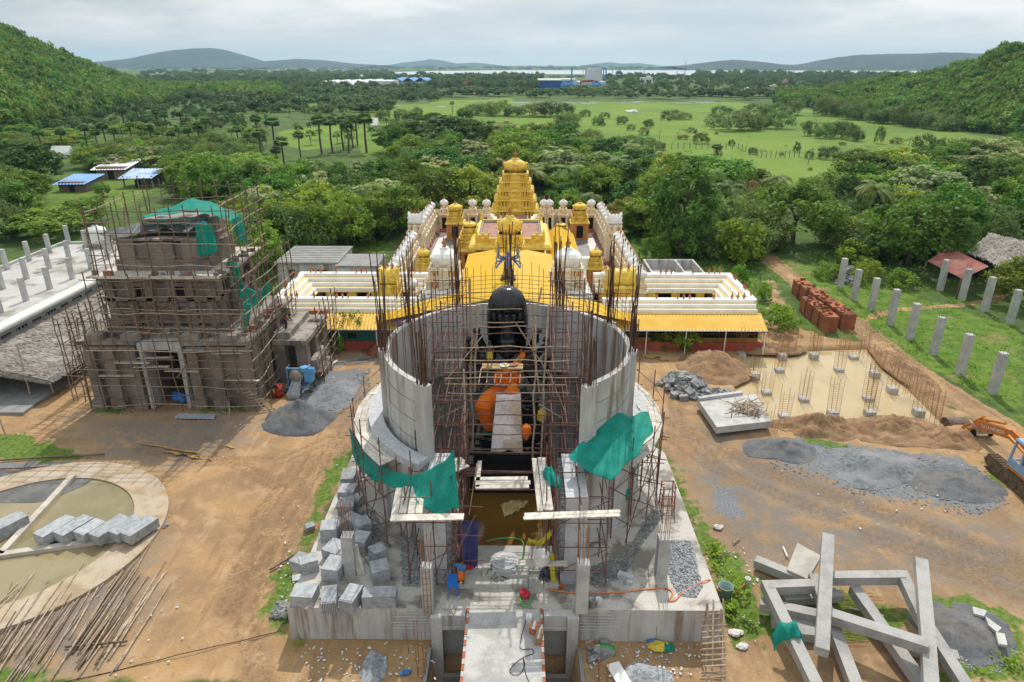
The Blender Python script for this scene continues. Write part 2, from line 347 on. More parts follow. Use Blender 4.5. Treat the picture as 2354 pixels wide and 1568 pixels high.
greyd = np.maximum.reduce([soft(X, Y, W2(p), 1.6) for p in (
    [(190, 960), (600, 955), (560, 1010), (380, 1080), (220, 1050)], [(1720, 1150), (1900, 1130), (2150, 1200), (2100, 1300), (1800, 1280), (1690, 1220)],
    [(80, 1300), (380, 1250), (330, 1400), (180, 1568), (-100, 1568)], [(1560, 960), (1700, 990), (1800, 1040), (1720, 1050), (1600, 1020)], [(1600, 1020), (1800, 1040), (2100, 1160), (2354, 1200), (2400, 1400), (2100, 1330), (1700, 1300), (1560, 1080)], [(860, 860), (885, 1000), (820, 1040), (800, 900)])])
field = np.maximum.reduce([soft(X, Y, W2(p), 4.) for p in (
    [(700, 241), (1180, 234), (1700, 236), (1960, 262), (2354, 330), (2700, 380), (2700, 450), (2060, 440), (1760, 420), (1480, 405), (1400, 380), (1320, 345), (1180, 320), (1180, 280), (1000, 285), (860, 290), (820, 262)],
    [(640, 300), (800, 285), (880, 300), (860, 330), (700, 345), (640, 330)], [(990, 232), (1180, 226), (1180, 236), (990, 240)], [(820, 300), (1000, 310), (940, 360), (830, 360)]) ])
yard2 = np.maximum.reduce([soft(X, Y, W2([(1780, 590), (1900, 620), (2354, 760), (2354, 960), (2000, 780), (1850, 660)]), 2.), soft(X, Y, W2([(1450, 640), (1440, 480), (1600, 560), (1740, 640), (1750, 740)]), 2.),
    soft(X, Y, W2([(560, 480), (640, 520), (900, 560), (860, 640), (640, 640)]), 2.), .8 * soft(X, Y, W2([(80, 400), (420, 400), (300, 480), (100, 480)]), 3.)])
PITP = W2([(1722, 806), (1990, 796), (2172, 972), (1735, 975), (1690, 870)])
sp = soft(X, Y, PITP, .35); Z -= 1.1 * sp
TR = (np.abs(X) < 2.78) & (Y < 21.35); Z[TR] = -3.1
# earthworks are never flat: low swells, ruts along the two vehicle tracks
fin = (np.abs(X) < 70) & (Y < 110) & (Y > 5)
ii = np.argwhere(fin)
for j, i in ii[::1]:
    q = mnoise.noise((X[j, i] * .35, Y[j, i] * .35, 0)) * .07 + mnoise.noise((X[j, i] * 1.3, Y[j, i] * 1.3, 3)) * .035
    Z[j, i] += q * (.3 + .7 * dirt[j, i])
dT = dline(X, Y, TRACK); Z -= .07 * np.exp(-((dT - .85) / .25) ** 2)
RUTS = [W2(p) for p in ([(1600, 990), (1700, 1050), (1850, 1120), (2050, 1190), (2354, 1300)], [(1545, 900), (1560, 980), (1640, 1060)], [(2000, 1240), (2200, 1290), (2420, 1350)], [(2120, 1290), (2354, 1370)], [(560, 1330), (620, 1240), (720, 1090), (790, 990), (850, 900)], [(520, 1400), (600, 1180), (700, 1050)], [(600, 1568), (560, 1420), (600, 1290)])] + [W2(p) for p in ([(1540, 970), (1640, 1030), (1760, 1090), (1900, 1130), (2100, 1200), (2354, 1290)], [(1530, 1000), (1640, 1075), (1800, 1140), (2000, 1220), (2354, 1330)], [(640, 1360), (680, 1280), (760, 1130), (820, 1010)], [(600, 1340), (650, 1250), (735, 1100), (800, 1000)], [(330, 1030), (480, 1060), (640, 1060), (780, 1000)], [(470, 1010), (560, 1075), (640, 1120)])]
rut = np.zeros(X.shape)
for k, rt in enumerate(RUTS):
    d = dline(X, Y, rt); rut = np.maximum(rut, np.exp(-((d - .3) / .2) ** 2)); Z -= .05 * np.exp(-((d - .28) / .18) ** 2)
rut = np.maximum(rut, np.exp(-((dT - .85) / .22) ** 2))
Z[(np.abs(X) < 8.7) & (Y > 21.5) & (Y < 44)] = -.05
me = bpy.data.meshes.new('ground'); nv = X.size; h_, w_ = X.shape
me.vertices.add(nv); me.vertices.foreach_set('co', np.stack([X, Y, Z], -1).ravel())
idx = np.arange(nv).reshape(h_, w_); q = np.stack([idx[:-1, :-1], idx[:-1, 1:], idx[1:, 1:], idx[1:, :-1]], -1).reshape(-1, 4)
me.loops.add(q.size); me.loops.foreach_set('vertex_index', q.ravel()); me.polygons.add(len(q))
me.polygons.foreach_set('loop_start', np.arange(0, q.size, 4)); me.polygons.foreach_set('use_smooth', np.ones(len(q), bool)); me.update()
for nm, arr in (('dirt', dirt), ('weed', weed), ('gravel', grav), ('field', field), ('greyd', greyd), ('yard', yard2), ('rut', rut)):
    a = me.attributes.new(nm, 'FLOAT', 'POINT'); a.data.foreach_set('value', arr.ravel().astype(np.float32))
gm_ = bpy.data.materials.new('ground_soil_and_grass'); gm_.use_nodes = True; T = gm_.node_tree; N = T.nodes; L = T.links.new
b = N['Principled BSDF']; b.inputs['Roughness'].default_value = .95; b.inputs['Specular IOR Level'].default_value = .15
geo = N.new('ShaderNodeNewGeometry')
def gn(sc, det=4, rot=0., sx=1., sy=1., rough=.6):
    mp = N.new('ShaderNodeMapping'); mp.inputs['Scale'].default_value = (sx, sy, 1); mp.inputs['Rotation'].default_value = (0, 0, rot)
    L(geo.outputs['Position'], mp.inputs[0]); n = N.new('ShaderNodeTexNoise'); n.inputs['Scale'].default_value = sc; n.inputs['Detail'].default_value = det; n.inputs['Roughness'].default_value = rough
    L(mp.outputs[0], n.inputs[0]); return n.outputs[0]
def gr(x, a, bb, c=0., d=1.):
    q_ = N.new('ShaderNodeMapRange'); q_.interpolation_type = 'SMOOTHSTEP'; L(x, q_.inputs[0])
    for i, vv in enumerate((a, bb, c, d)): q_.inputs[i + 1].default_value = vv
    return q_.outputs[0]
def gmix(f, a, bb, mode='MIX'):
    q_ = N.new('ShaderNodeMix'); q_.data_type = 'RGBA'; q_.blend_type = mode
    for i, s_ in ((0, f), (6, a), (7, bb)):
        if hasattr(s_, 'links'): L(s_, q_.inputs[i])
        else: q_.inputs[i].default_value = s_ if i == 0 else (*s_, 1)
    return q_.outputs[2]
def gmath(op, a, bb):
    q_ = N.new('ShaderNodeMath'); q_.operation = op
    for i, s_ in ((0, a), (1, bb)):
        if hasattr(s_, 'links'): L(s_, q_.inputs[i])
        else: q_.inputs[i].default_value = s_
    return q_.outputs[0]
def att(nm): a_ = N.new('ShaderNodeAttribute'); a_.attribute_name = nm; return a_.outputs['Fac']
nb, nm_, ns, nf = gn(.12, 5), gn(.8, 5), gn(4., 3), gn(16., 2)
def mask(nm, k=.9, src=None):
    return gr(gmath('ADD', att(nm), gmath('MULTIPLY', gmath('SUBTRACT', src or nm_, .5), k)), .42, .62)
green = gmix(gr(nm_, .35, .65), (.052, .105, .02), (.10, .155, .032))
green = gmix(gr(nb, .42, .6), green, (.055, .088, .026)); green = gmix(gmath('MULTIPLY', gr(ns, .52, .68), .5), green, (.14, .15, .055))
lime = gmix(gr(gn(.035, 5), .4, .6), (.115, .20, .024), (.15, .225, .034)); lime = gmix(gmath('MULTIPLY', gr(gn(.25, 6), .52, .7), .6), lime, (.095, .15, .032))
lime = gmix(gmath('MULTIPLY', gr(gn(.012, 5), .5, .62), .6), lime, (.075, .135, .03)); lime = gmix(gmath('MULTIPLY', gr(gn(.06, 6, .5, 1, 4), .55, .68), .65), lime, (.19, .19, .065))
yd = gmix(gr(nm_, .38, .62), (.075, .145, .02), (.13, .195, .032)); yd = gmix(gmath('MULTIPLY', gr(ns, .5, .66), .55), yd, (.05, .085, .018)); yd = gmix(gmath('MULTIPLY', gr(gn(.35, 5), .56, .66), .7), yd, (.24, .17, .085))
dc = gmix(gr(gn(.22, 6), .38, .62), (.37, .23, .11), (.255, .165, .092)); dc = gmix(gmath('MULTIPLY', gr(nm_, .48, .68), .7), dc, (.43, .295, .165))
dc = gmix(gmath('MULTIPLY', gr(gn(.5, 6, .35, 3.2, .5), .54, .7), .55), dc, (.22, .13, .07)); dc = gmix(gmath('MULTIPLY', gr(gn(.5, 6, -.95, 3.2, .5), .55, .7), .5), dc, (.47, .335, .2))
dc = gmix(gmath('MULTIPLY', att('greyd'), gr(nm_, .32, .6, .25, .95)), dc, (.175, .155, .135))
dc = gmix(gmath('MULTIPLY', gr(ns, .58, .72), .5), dc, (.17, .115, .07)); dc = gmix(gmath('MULTIPLY', gr(nf, .62, .72), .45), dc, (.46, .38, .29))
dc = gmix(gmath('MULTIPLY', att('rut'), gr(gn(6., 4), .38, .56, .1, .8)), dc, (.165, .105, .06))
gc = gmix(gr(nf, .38, .62), (.12, .125, .132), (.235, .245, .255)); gc = gmix(gmath('MULTIPLY', gr(nm_, .45, .65), .6), gc, (.15, .145, .14))
wc = gmix(gr(ns, .4, .62), (.055, .125, .016), (.12, .19, .03))
col = gmix(mask('field', .25, gn(.05, 6)), green, lime); col = gmix(mask('yard', .8), col, yd); col = gmix(mask('dirt', .9), col, dc)
col = gmix(mask('gravel', 1.7, gn(1.6, 6)), col, gc); col = gmix(gmath('MULTIPLY', mask('weed', 1.5, gn(1.1, 7)), .9), col, wc)
L(col, b.inputs['Base Color'])
bp = N.new('ShaderNodeBump'); bp.inputs['Strength'].default_value = .55; bp.inputs['Distance'].default_value = .14
L(gmath('ADD', gmath('MULTIPLY', gn(1.6, 5), 1.), gmath('MULTIPLY', gn(9., 2), .35)), bp.inputs['Height']); L(bp.outputs[0], b.inputs['Normal'])
me.materials.append(gm_); go = bpy.data.objects.new('ground', me); COL.objects.link(go); tag(go, kind='structure')
def watermat(name, c, r=.08, c2=None, bump=.03, bs=3.):
    return M(name, c, c2, .25, r, bump, bs, spec=.5, grain=0)
POND = watermat('muddy_pond_water', (.42, .315, .16), .04, (.46, .355, .195), .012, 2.)
def sheet(name, pts, z, mat, th=.02, sub=None):
    mb = MB(); mb.prism([tuple(P(u, v, z)[:2]) for u, v in pts] , z - th, z); return mb.build(name, mat, kind='structure')
sheet('pond_water', [(1700, 800), (2000, 790), (2190, 980), (1720, 985), (1680, 870)], -.33, POND)
LAKE = watermat('lake_water', (.36, .40, .42), .22, (.42, .46, .48), .02, .05)
sheet('lake_water', [(780, 177), (900, 173), (1000, 170), (1180, 170), (1500, 172), (1800, 173), (2000, 175), (2250, 175), (2250, 163.5), (1700, 162), (1400, 161.5), (1190, 161.5), (1000, 163), (860, 167), (700, 172)], .5, LAKE)
MARSH = watermat('marsh_water', (.25, .27, .26), .15, (.33, .35, .34), .05, .3)
for k in range(26):
    u = random.uniform(1230, 2000) if k < 17 else random.uniform(900, 1300); v = 236 + jit(3) if k < 17 else 238 + jit(7); ww = random.uniform(14, 50)
    pts = [(u + ww * math.cos(a) * random.uniform(.6, 1.1), v + .9 * math.sin(a) * random.uniform(.5, 1.3)) for a in [2 * math.pi * i / 11 for i in range(11)]]
    sheet('marsh_water', pts, .06, MARSH, .01)
YELP = watermat('yellow_lit_puddle_water', (.36, .215, .07), .12, (.43, .28, .10))  # ochre colour carries the yellow light reflected by water in the ruts
for (u, v, a, bq) in ((415, 1034, 45, 3), (405, 1042, 38, 3.5), (440, 1048, 30, 3), (470, 1052, 22, 2.5), (330, 1020, 30, 2.5), (375, 1026, 26, 2.2), (528, 1026, 10, 5), (1490, 818, 30, 4), (1520, 824, 18, 5), (1730, 862, 14, 7)):
    pts = [(u + a * math.cos(t) * random.uniform(.75, 1.1) + 6 * math.sin(t), v + u * 0 + bq * math.sin(t) * random.uniform(.4, 1.5) + .14 * a * math.cos(t)) for t in [2 * math.pi * i / 18 for i in range(18)]]
    sheet('puddle_water', pts, .05, YELP, .004)
HILLM = M('hill_scrub', (.035, .07, .018), (.06, .105, .028), .12, .95, c3=(.11, .085, .06), s3=.03, f3=.35)
FARM = M('far_hill_scrub', (.014, .03, .026), (.028, .05, .036), .012, .95, grain=0)
def interp(tab, u):
    for (a, b_), (c, d) in zip(tab, tab[1:]):
        if a <= u <= c: return b_ + (d - b_) * (u - a) / (c - a)
    return tab[0][1] if u < tab[0][0] else tab[-1][1]
HG = {}
def hill(name, sky_, foot, yr, u0, u1, nu=90, nv=26, amp=1.):
    mb = MB(); rows = []
    for i in range(nu + 1):
        u = u0 + (u1 - u0) * i / nu; a = P(u, interp(foot, u)); b_ = PY(u, interp(sky_, u), interp(yr, u)); b_.z = max(b_.z, .5)
        col_ = []
        for j in range(nv + 1):
            t = j / nv * 1.5
            p = a.lerp(b_, min(t, 1.))
            if t <= 1: p.z = b_.z * (t ** .85 * .75 + .25 * t * t) + .3 * math.sin(t * 3)
            else: p = b_ + (b_ - a) * (t - 1); p.z = b_.z * (1 - (t - 1) * 1.4)
            if 0 < t: p.z += amp * min(1, b_.z / 15) * mnoise.noise((p.x * .03, p.y * .03, 1.)) * (2.5 if t < .98 or t > 1.02 else .6)
            if j == 0: p.z = -.6
            col_.append(p)
        rows.append(col_)
    mb.grid(lambda a_, b__: rows[round(a_ * nu)][round(b__ * nv)], nu, nv)
    HG[name] = rows; return mb.build(name, HILLM, kind='structure', smooth=True)
SKL = [(-400, -95), (-200, -10), (0, 72), (60, 101), (130, 134), (200, 158), (260, 182), (330, 203), (420, 219), (500, 229), (640, 240)]
FTL = [(-400, 420), (-200, 350), (0, 318), (150, 282), (260, 258), (400, 232), (500, 226), (640, 241)]
hill('west_hill', SKL, FTL, [(-400, 330), (0, 430), (260, 560), (500, 640), (640, 640)], -400, 640)
SKR = [(1790, 240), (1860, 229), (1900, 217), (1960, 204), (2050, 192), (2140, 182), (2200, 163), (2260, 143), (2300, 127), (2354, 116), (2600, 22)]
FTR = [(1790, 240), (1860, 248), (1960, 262), (2100, 283), (2240, 303), (2354, 315), (2600, 350)]
hill('east_hill', SKR, FTR, [(1790, 560), (1900, 520), (2100, 430), (2354, 330), (2600, 300)], 1790, 2600)
def mountain(name, sky_, Yd, dep_):
    mb = MB(); u0, u1 = sky_[0][0], sky_[-1][0]; nu = 70; nv = 14; rows = []
    for i in range(nu + 1):
        u = u0 + (u1 - u0) * i / nu; tp = PY(u, interp(sky_, u), Yd); col_ = []
        for j in range(nv + 1):
            t = j / nv * 2 - 1; z = max(0, tp.z) * (1 - abs(t) ** 1.6)
            z += (mnoise.noise((tp.x * .004, t * 3, Yd)) * 14 + mnoise.noise((tp.x * .02, t * 9, Yd)) * 4) * (1 - abs(t)) * min(1, tp.z / 60) * (0 if j == nv // 2 else 1)
            col_.append(Vector((tp.x, Yd + t * dep_, z - (3 if abs(t) == 1 else 0))))
        rows.append(col_)
    mb.grid(lambda a_, b__: rows[round(a_ * nu)][round(b__ * nv)], nu, nv); return mb.build(name, FARM, kind='structure', smooth=True)
mountain('mountain', [(200, 156), (245, 148), (300, 140), (350, 133), (380, 126), (410, 116), (440, 111), (490, 110.5), (515, 117), (540, 130), (562, 140), (620, 141), (680, 135), (740, 138), (800, 146), (880, 151)], 4600, 900)
mountain('mountain', [(860, 151), (900, 149), (940, 143), (985, 137), (1015, 139), (1050, 146), (1090, 144), (1115, 146), (1150, 150)], 7600, 700)
mountain('mountain', [(1340, 150), (1372, 146), (1390, 144), (1405, 143), (1425, 146), (1470, 145), (1500, 149)], 8000, 500)
mountain('mountain', [(1540, 153), (1595, 148), (1640, 141), (1690, 137), (1740, 141), (1790, 148), (1830, 149), (1870, 145), (1910, 136), (1960, 127), (2040, 124), (2150, 123), (2250, 123), (2340, 127), (2480, 136)], 3300, 420)
# ================================================================ VEGETATION
LEAF = {k: leafmat('leaf_' + k, a, b_) for k, (a, b_) in dict(
    dark=((0.061, 0.137, 0.024), (0.129, 0.233, 0.034)), broad=((0.089, 0.185, 0.025), (0.191, 0.311, 0.037)), light=((0.180, 0.295, 0.037), (0.320, 0.411, 0.054)),
    scrub=((0.116, 0.185, 0.047), (0.205, 0.275, 0.077)), teak=((0.180, 0.306, 0.077), (0.333, 0.443, 0.119)), palm=((0.097, 0.185, 0.058), (0.190, 0.299, 0.091)),
    coco=((0.129, 0.221, 0.050), (0.283, 0.337, 0.093)), far=((0.089, 0.152, 0.050), (0.141, 0.211, 0.071)), hill=((0.089, 0.185, 0.030), (0.199, 0.315, 0.050)), weed=((0.167, 0.315, 0.030), (0.333, 0.485, 0.050)), pale=((0.283, 0.337, 0.144), (0.436, 0.464, 0.203)),
    dry=((0.333, 0.179, 0.085), (0.409, 0.233, 0.119)), flower=((0.600, 0.127, 0.102), (0.600, 0.253, 0.203)), pond=((0.255, 0.337, 0.085), (0.409, 0.464, 0.136))).items()}
BARK = M('tree_bark', (.13, .10, .075), (.08, .062, .048), 5, .95, .5, 12, rnd=.2)
def leaves(seed, n_cl, per, shape, leaf, cl=.3, low=-.35, asp=.55, up=.25, flat=1., hollow=.55):
    """clumps of small rhombic leaf sprays through the volume of an uneven crown; returns verts (4n x 3)"""
    g = np.random.default_rng(seed); rx, ry, rz = shape
    d = g.normal(size=(n_cl * 3, 3)); d /= np.linalg.norm(d, axis=1)[:, None]; d = d[d[:, 2] > low][:n_cl]; n_cl = len(d)
    lump = 1 + .22 * np.sin(d[:, :1] * 3.1 + seed) * np.cos(d[:, 1:2] * 2.7 + seed * .7)
    cc = d * g.uniform(hollow, 1., (n_cl, 1)) ** .6 * lump * np.array([rx, ry, rz])
    cr = cl * rx * g.uniform(.6, 1.25, (n_cl, 1))
    o = g.normal(size=(n_cl, per, 3)); o /= np.linalg.norm(o, axis=2)[..., None]; o[..., 2] = o[..., 2] * .8 * flat
    pos = cc[:, None] + o * cr[:, None] * g.uniform(.45, 1.05, (n_cl, per, 1))
    nrm = o * .8 + g.normal(size=o.shape) * .55 + np.array([0, 0, up]); nrm /= np.linalg.norm(nrm, axis=2)[..., None]
    a = np.cross(nrm, g.normal(size=o.shape)); a /= np.linalg.norm(a, axis=2)[..., None] + 1e-9; b_ = np.cross(nrm, a)
    s = leaf * g.uniform(.6, 1.35, (n_cl, per, 1))
    return np.stack([pos + a * s, pos + b_ * s * asp, pos - a * s, pos - b_ * s * asp], 2).reshape(-1, 3)
def quads(name, v, mat, off=(0, 0, 0)):
    v = v + np.array(off); n = len(v) // 4; me_ = bpy.data.meshes.new(name); me_.vertices.add(4 * n); me_.vertices.foreach_set('co', v.astype(np.float32).ravel())
    me_.loops.add(4 * n); me_.loops.foreach_set('vertex_index', np.arange(4 * n)); me_.polygons.add(n); me_.polygons.foreach_set('loop_start', np.arange(0, 4 * n, 4)); me_.update()
    me_.materials.append(mat); return me_
def trunkmesh(name, h, r, seed, nl=5, spread=1.5, top=.75):
    rr = random.Random(seed); mb = MB(); mb.tube([(0, 0, -.3), (rr.uniform(-.1, .1), rr.uniform(-.1, .1), h * .3), (rr.uniform(-.25, .25), rr.uniform(-.25, .25), h * top)], r, 7, r * .5)
    for k in range(nl):
        a = 2 * math.pi * k / max(nl, 1) + rr.uniform(-.4, .4); z0 = h * rr.uniform(.25, .5); q = spread * rr.uniform(.6, 1.1)
        mb.tube([(0, 0, z0), (q * .5 * math.cos(a), q * .5 * math.sin(a), z0 + h * .2), (q * math.cos(a), q * math.sin(a), z0 + h * rr.uniform(.32, .48))], r * .5, 5, r * .15)
    return mb.mesh(name, BARK)
KIND = {}   # kind -> (list of (crown mesh, trunk mesh), native height, native width)
def mk(kind, n, h, w_, shape, ncl, per, leaf, mat, zc, tr, **kw):
    L_ = []; hh = []; ww = []
    for k in range(n):
        lv = leaves(sum(map(ord, kind)) + 17 * k, ncl, per, shape, leaf, **kw); hh.append(np.percentile(lv[:, 2], 99) + zc); ww.append(2 * np.percentile(abs(lv[:, 0]), 97))
        L_.append((quads('crown_' + kind, lv, LEAF[mat], (0, 0, zc)), trunkmesh('trunk_' + kind, h, tr, k + 3, 5, w_ * .3)))
    KIND[kind] = (L_, float(np.mean(hh)), float(np.mean(ww)))
mk('broad', 4, 7.2, 8., (3.5, 3.5, 3.0), 84, 62, .21, 'broad', 3.9, .2, cl=.26, low=-.7)
mk('dark', 4, 8., 7., (3., 3., 3.6), 82, 64, .20, 'dark', 4.2, .2, cl=.27, low=-.75)
mk('light', 3, 6., 7., (3., 3., 2.6), 78, 60, .19, 'light', 3.2, .16, cl=.25, low=-.7)
mk('umbrella', 3, 6., 9., (4.1, 4.1, 1.5), 70, 60, .19, 'broad', 4.6, .18, low=-.1, cl=.2, up=.6)
mk('scrub', 4, 3., 5., (2.2, 2.2, 1.45), 56, 44, .13, 'scrub', 1.35, .08, low=-.65, cl=.3, up=.5)
mk('teak', 4, 6., 2.6, (1.1, 1.1, 2.1), 26, 22, .24, 'teak', 3.9, .07, cl=.35, up=.6)
mk('bush', 4, 2., 2.8, (1.3, 1.3, .95), 34, 46, .11, 'weed', .95, .04, low=-.7, cl=.32)
mk('fir', 2, 7., 5., (2., 2., 3.), 60, 50, .2, 'pale', 3.5, .14, cl=.26, low=-.75)
mk('drytree', 2, 5., 5., (2.2, 2.2, 1.8), 50, 40, .15, 'dry', 3., .1, cl=.25)
mk('lowfar', 3, 4., 6., (2.9, 2.9, 1.9), 26, 26, .38, 'far', 1.9, .1, cl=.32, low=-.5)
mk('hillbush', 4, 3., 5., (2.4, 2.4, 1.6), 24, 26, .32, 'hill', 1.3, .1, cl=.34, low=-.6)
mk('lean', 3, 3., 3., (1.3, 1.3, 1.1), 16, 22, .10, 'scrub', 1.7, .05, low=-.1, cl=.3, up=.5)
def fan_palm(k):
    g = np.random.default_rng(50 + k); V_ = []
    for _ in range(72):
        el = math.asin(g.uniform(-.75, 1.)); az = g.uniform(0, 6.28); d = np.array([math.cos(el) * math.cos(az), math.cos(el) * math.sin(az), math.sin(el)])
        s = np.cross(d, [0, 0, 1.]); s /= np.linalg.norm(s) + 1e-6; u_ = np.cross(s, d)
        hub = d * g.uniform(.75, 1.0); rl = g.uniform(.7, .95)
        for j in range(9):   # the pleated fan: nine pointed blades
            t = (j - 4) / 4 * 1.35; q = d * math.cos(t) + s * math.sin(t); n_ = u_ + .5 * g.normal(size=3) * .3; wv = np.cross(q, n_); wv /= np.linalg.norm(wv)
            V_ += [hub, hub + q * rl * .55 + wv * .1, hub + q * rl - u_ * .12, hub + q * rl * .55 - wv * .1]
    me1 = quads('crown_palmyra', np.array(V_), LEAF['palm'], (0, 0, 8.3)); mb = MB()
    mb.tube([(0, 0, -.3), (jit(.15), jit(.15), 4), (0, 0, 8.)], .2, 8, .15)
    return me1, mb.mesh('trunk_palmyra', BARK)
KIND['palmyra'] = ([fan_palm(k) for k in range(4)], 10.1, 3.7)
def coco_palm(k):
    g = np.random.default_rng(80 + k); V_ = []
    for i in range(19):
        az = i * 2.4 + g.uniform(-.2, .2); el = g.uniform(.1, 1.25); L_ = g.uniform(2.6, 3.4); hd = np.array([math.cos(az), math.sin(az), 0]); sd_ = np.array([-math.sin(az), math.cos(az), 0]); p = np.zeros(3); e = el
        for j in range(16):
            d = hd * math.cos(e) + np.array([0, 0, math.sin(e)]); q = p + d * L_ / 16; e -= .125
            V_ += [p - sd_ * .02, q - sd_ * .02, q + sd_ * .02, p + sd_ * .02]
            ll = .75 * math.sin(math.pi * min(1, (j + 2) / 19)) + .1
            for sg in (-1, 1):
                for o in (0, .5):
                    b0 = p + (q - p) * o; tip = b0 + (sd_ * sg * .8 + d * .55 - np.array([0, 0, .35])) * ll; V_ += [b0, (b0 + tip) / 2 + d * .05, tip, (b0 + tip) / 2 - d * .05]
            p = q
    me1 = quads('crown_coconut', np.array(V_), LEAF['coco'], (0, 0, 6.)); mb = MB(); mb.tube([(.5, 0, -.3), (.3, .1, 3), (0, 0, 6.)], .17, 7, .11)
    return me1, mb.mesh('trunk_coconut', BARK)
KIND['coconut'] = ([coco_palm(k) for k in range(3)], 7.4, 6.2)
CATS = dict(broad='tree', dark='tree', light='tree', umbrella='tree', scrub='shrub', teak='tree', bush='bush', fir='tree', drytree='tree', lowfar='tree', lean='shrub', palmyra='palm tree', coconut='palm tree')
LOOK = dict(broad='bushy green tree', dark='dense dark green tree', light='yellow-green leafy tree', umbrella='flat-topped spreading green tree', scrub='feathery grey-green thorn shrub', teak='slim pale sapling', bush='low bright green bush',
            fir='pale silvery green tree', drytree='brownish half-dry tree', lowfar='distant low dark tree', lean='thin sparse shrub', palmyra='round-headed fan palm', coconut='coconut palm with drooping fronds')
NAMES = dict(broad='broadleaf_tree', dark='broadleaf_tree', light='broadleaf_tree', umbrella='broadleaf_tree', scrub='thorn_shrub', teak='teak_sapling', bush='bush', fir='broadleaf_tree', drytree='broadleaf_tree', lowfar='broadleaf_tree', lean='thorn_shrub', palmyra='palmyra_palm', coconut='coconut_palm')
GRP = {}
def tree(kind, loc, H, W_, zone, label=None):
    L_, h, w_ = KIND[kind]; cm, tm = random.choice(L_)
    o = thing(NAMES[kind], label, CATS[kind], loc, None, random.uniform(0, 6.28)); o.scale = (W_ / w_, W_ / w_, H / h)
    for nm, m_ in (('crown', cm), ('trunk', tm)):
        if kind in ('bush', 'scrub', 'lean', 'lowfar') and nm == 'trunk' and loc[1] > 120: continue
        c = bpy.data.objects.new(nm, m_); COL.objects.link(c); c.parent = o
    if not label: GRP.setdefault((zone, kind), []).append(o)
    return o
def label_trees():
    for (zone, kind), L_ in GRP.items():
        L_.sort(key=lambda o: (o.location.x - CX) / max(1, o.location.y))
        for i, o in enumerate(L_):
            o['group'] = f"{LOOK[kind].split(' with')[0]}s {zone}"
            o['label'] = f"{LOOK[kind].split(' with')[0]} {zone}" + (f", {nth(i)} from the left" if len(L_) > 1 else "")
TAKEN = []
def free(p, r_):
    for q, s in TAKEN:
        if (q.x - p.x) ** 2 + (q.y - p.y) ** 2 < (r_ + s) ** 2: return False
    TAKEN.append((p, r_)); return True
def pxtree(kind, u, vb, wp, hp, zone, label=None, z=0.):
    p = P(u, vb, z); s = mpp(p); dep = math.atan2(CZ, p.y); TAKEN.append((p, wp * s * .38))
    return tree(kind, p, hp * s / math.cos(dep * .8) * (1.35 if kind == 'scrub' else 1), wp * s, zone, label)
CLEAR = [(112, 398, 368, 446), (108, 344, 162, 368), (640, 284, 880, 346)]
def blocked(u, v, p, W_, H_):
    s = mpp(p); w2 = W_ * 1.1 / s / 2; t_ = v - H_ * 1.15 / s
    return any(u + w2 > a and u - w2 < c and t_ < d - 3 and v > b_ + 4 for a, b_, c, d in CLEAR)
def fill(n, poly, kinds, wr, hr, zone, gap=.36, tries=12):
    us = [p[0] for p in poly]; vs_ = [p[1] for p in poly]; k = 0; t = 0
    while k < n and t < n * tries:
        t += 1; u = random.uniform(min(us), max(us)); v = random.uniform(min(vs_), max(vs_))
        if not inpoly(np.array([u]), np.array([v]), poly)[0]: continue
        kd = random.choice(kinds); p = P(u, v); W_ = random.uniform(*wr); 
        if kd == 'teak': W_ *= .45
        if kd == 'bush': W_ *= .5
        if kd == 'coconut': W_ = max(5.5, W_ * .8)
        if kd != 'teak' and blocked(u, v, p, W_, hr[1]) or not free(p, W_ * gap): continue
        q = W_ / (wr[0] + wr[1]) * 2; tree(kd, p, random.uniform(*hr) * (.6 + .4 * q) * (.45 if kd == 'bush' else 1) * (1.25 if kd == 'coconut' else 1), W_, zone); k += 1
for a in ((1150, 560), (1000, 640)): pass
ZB, ZR, ZL = "in the belt behind the temple", "beside the dirt track east of the temple", "beyond the scaffolded tower"
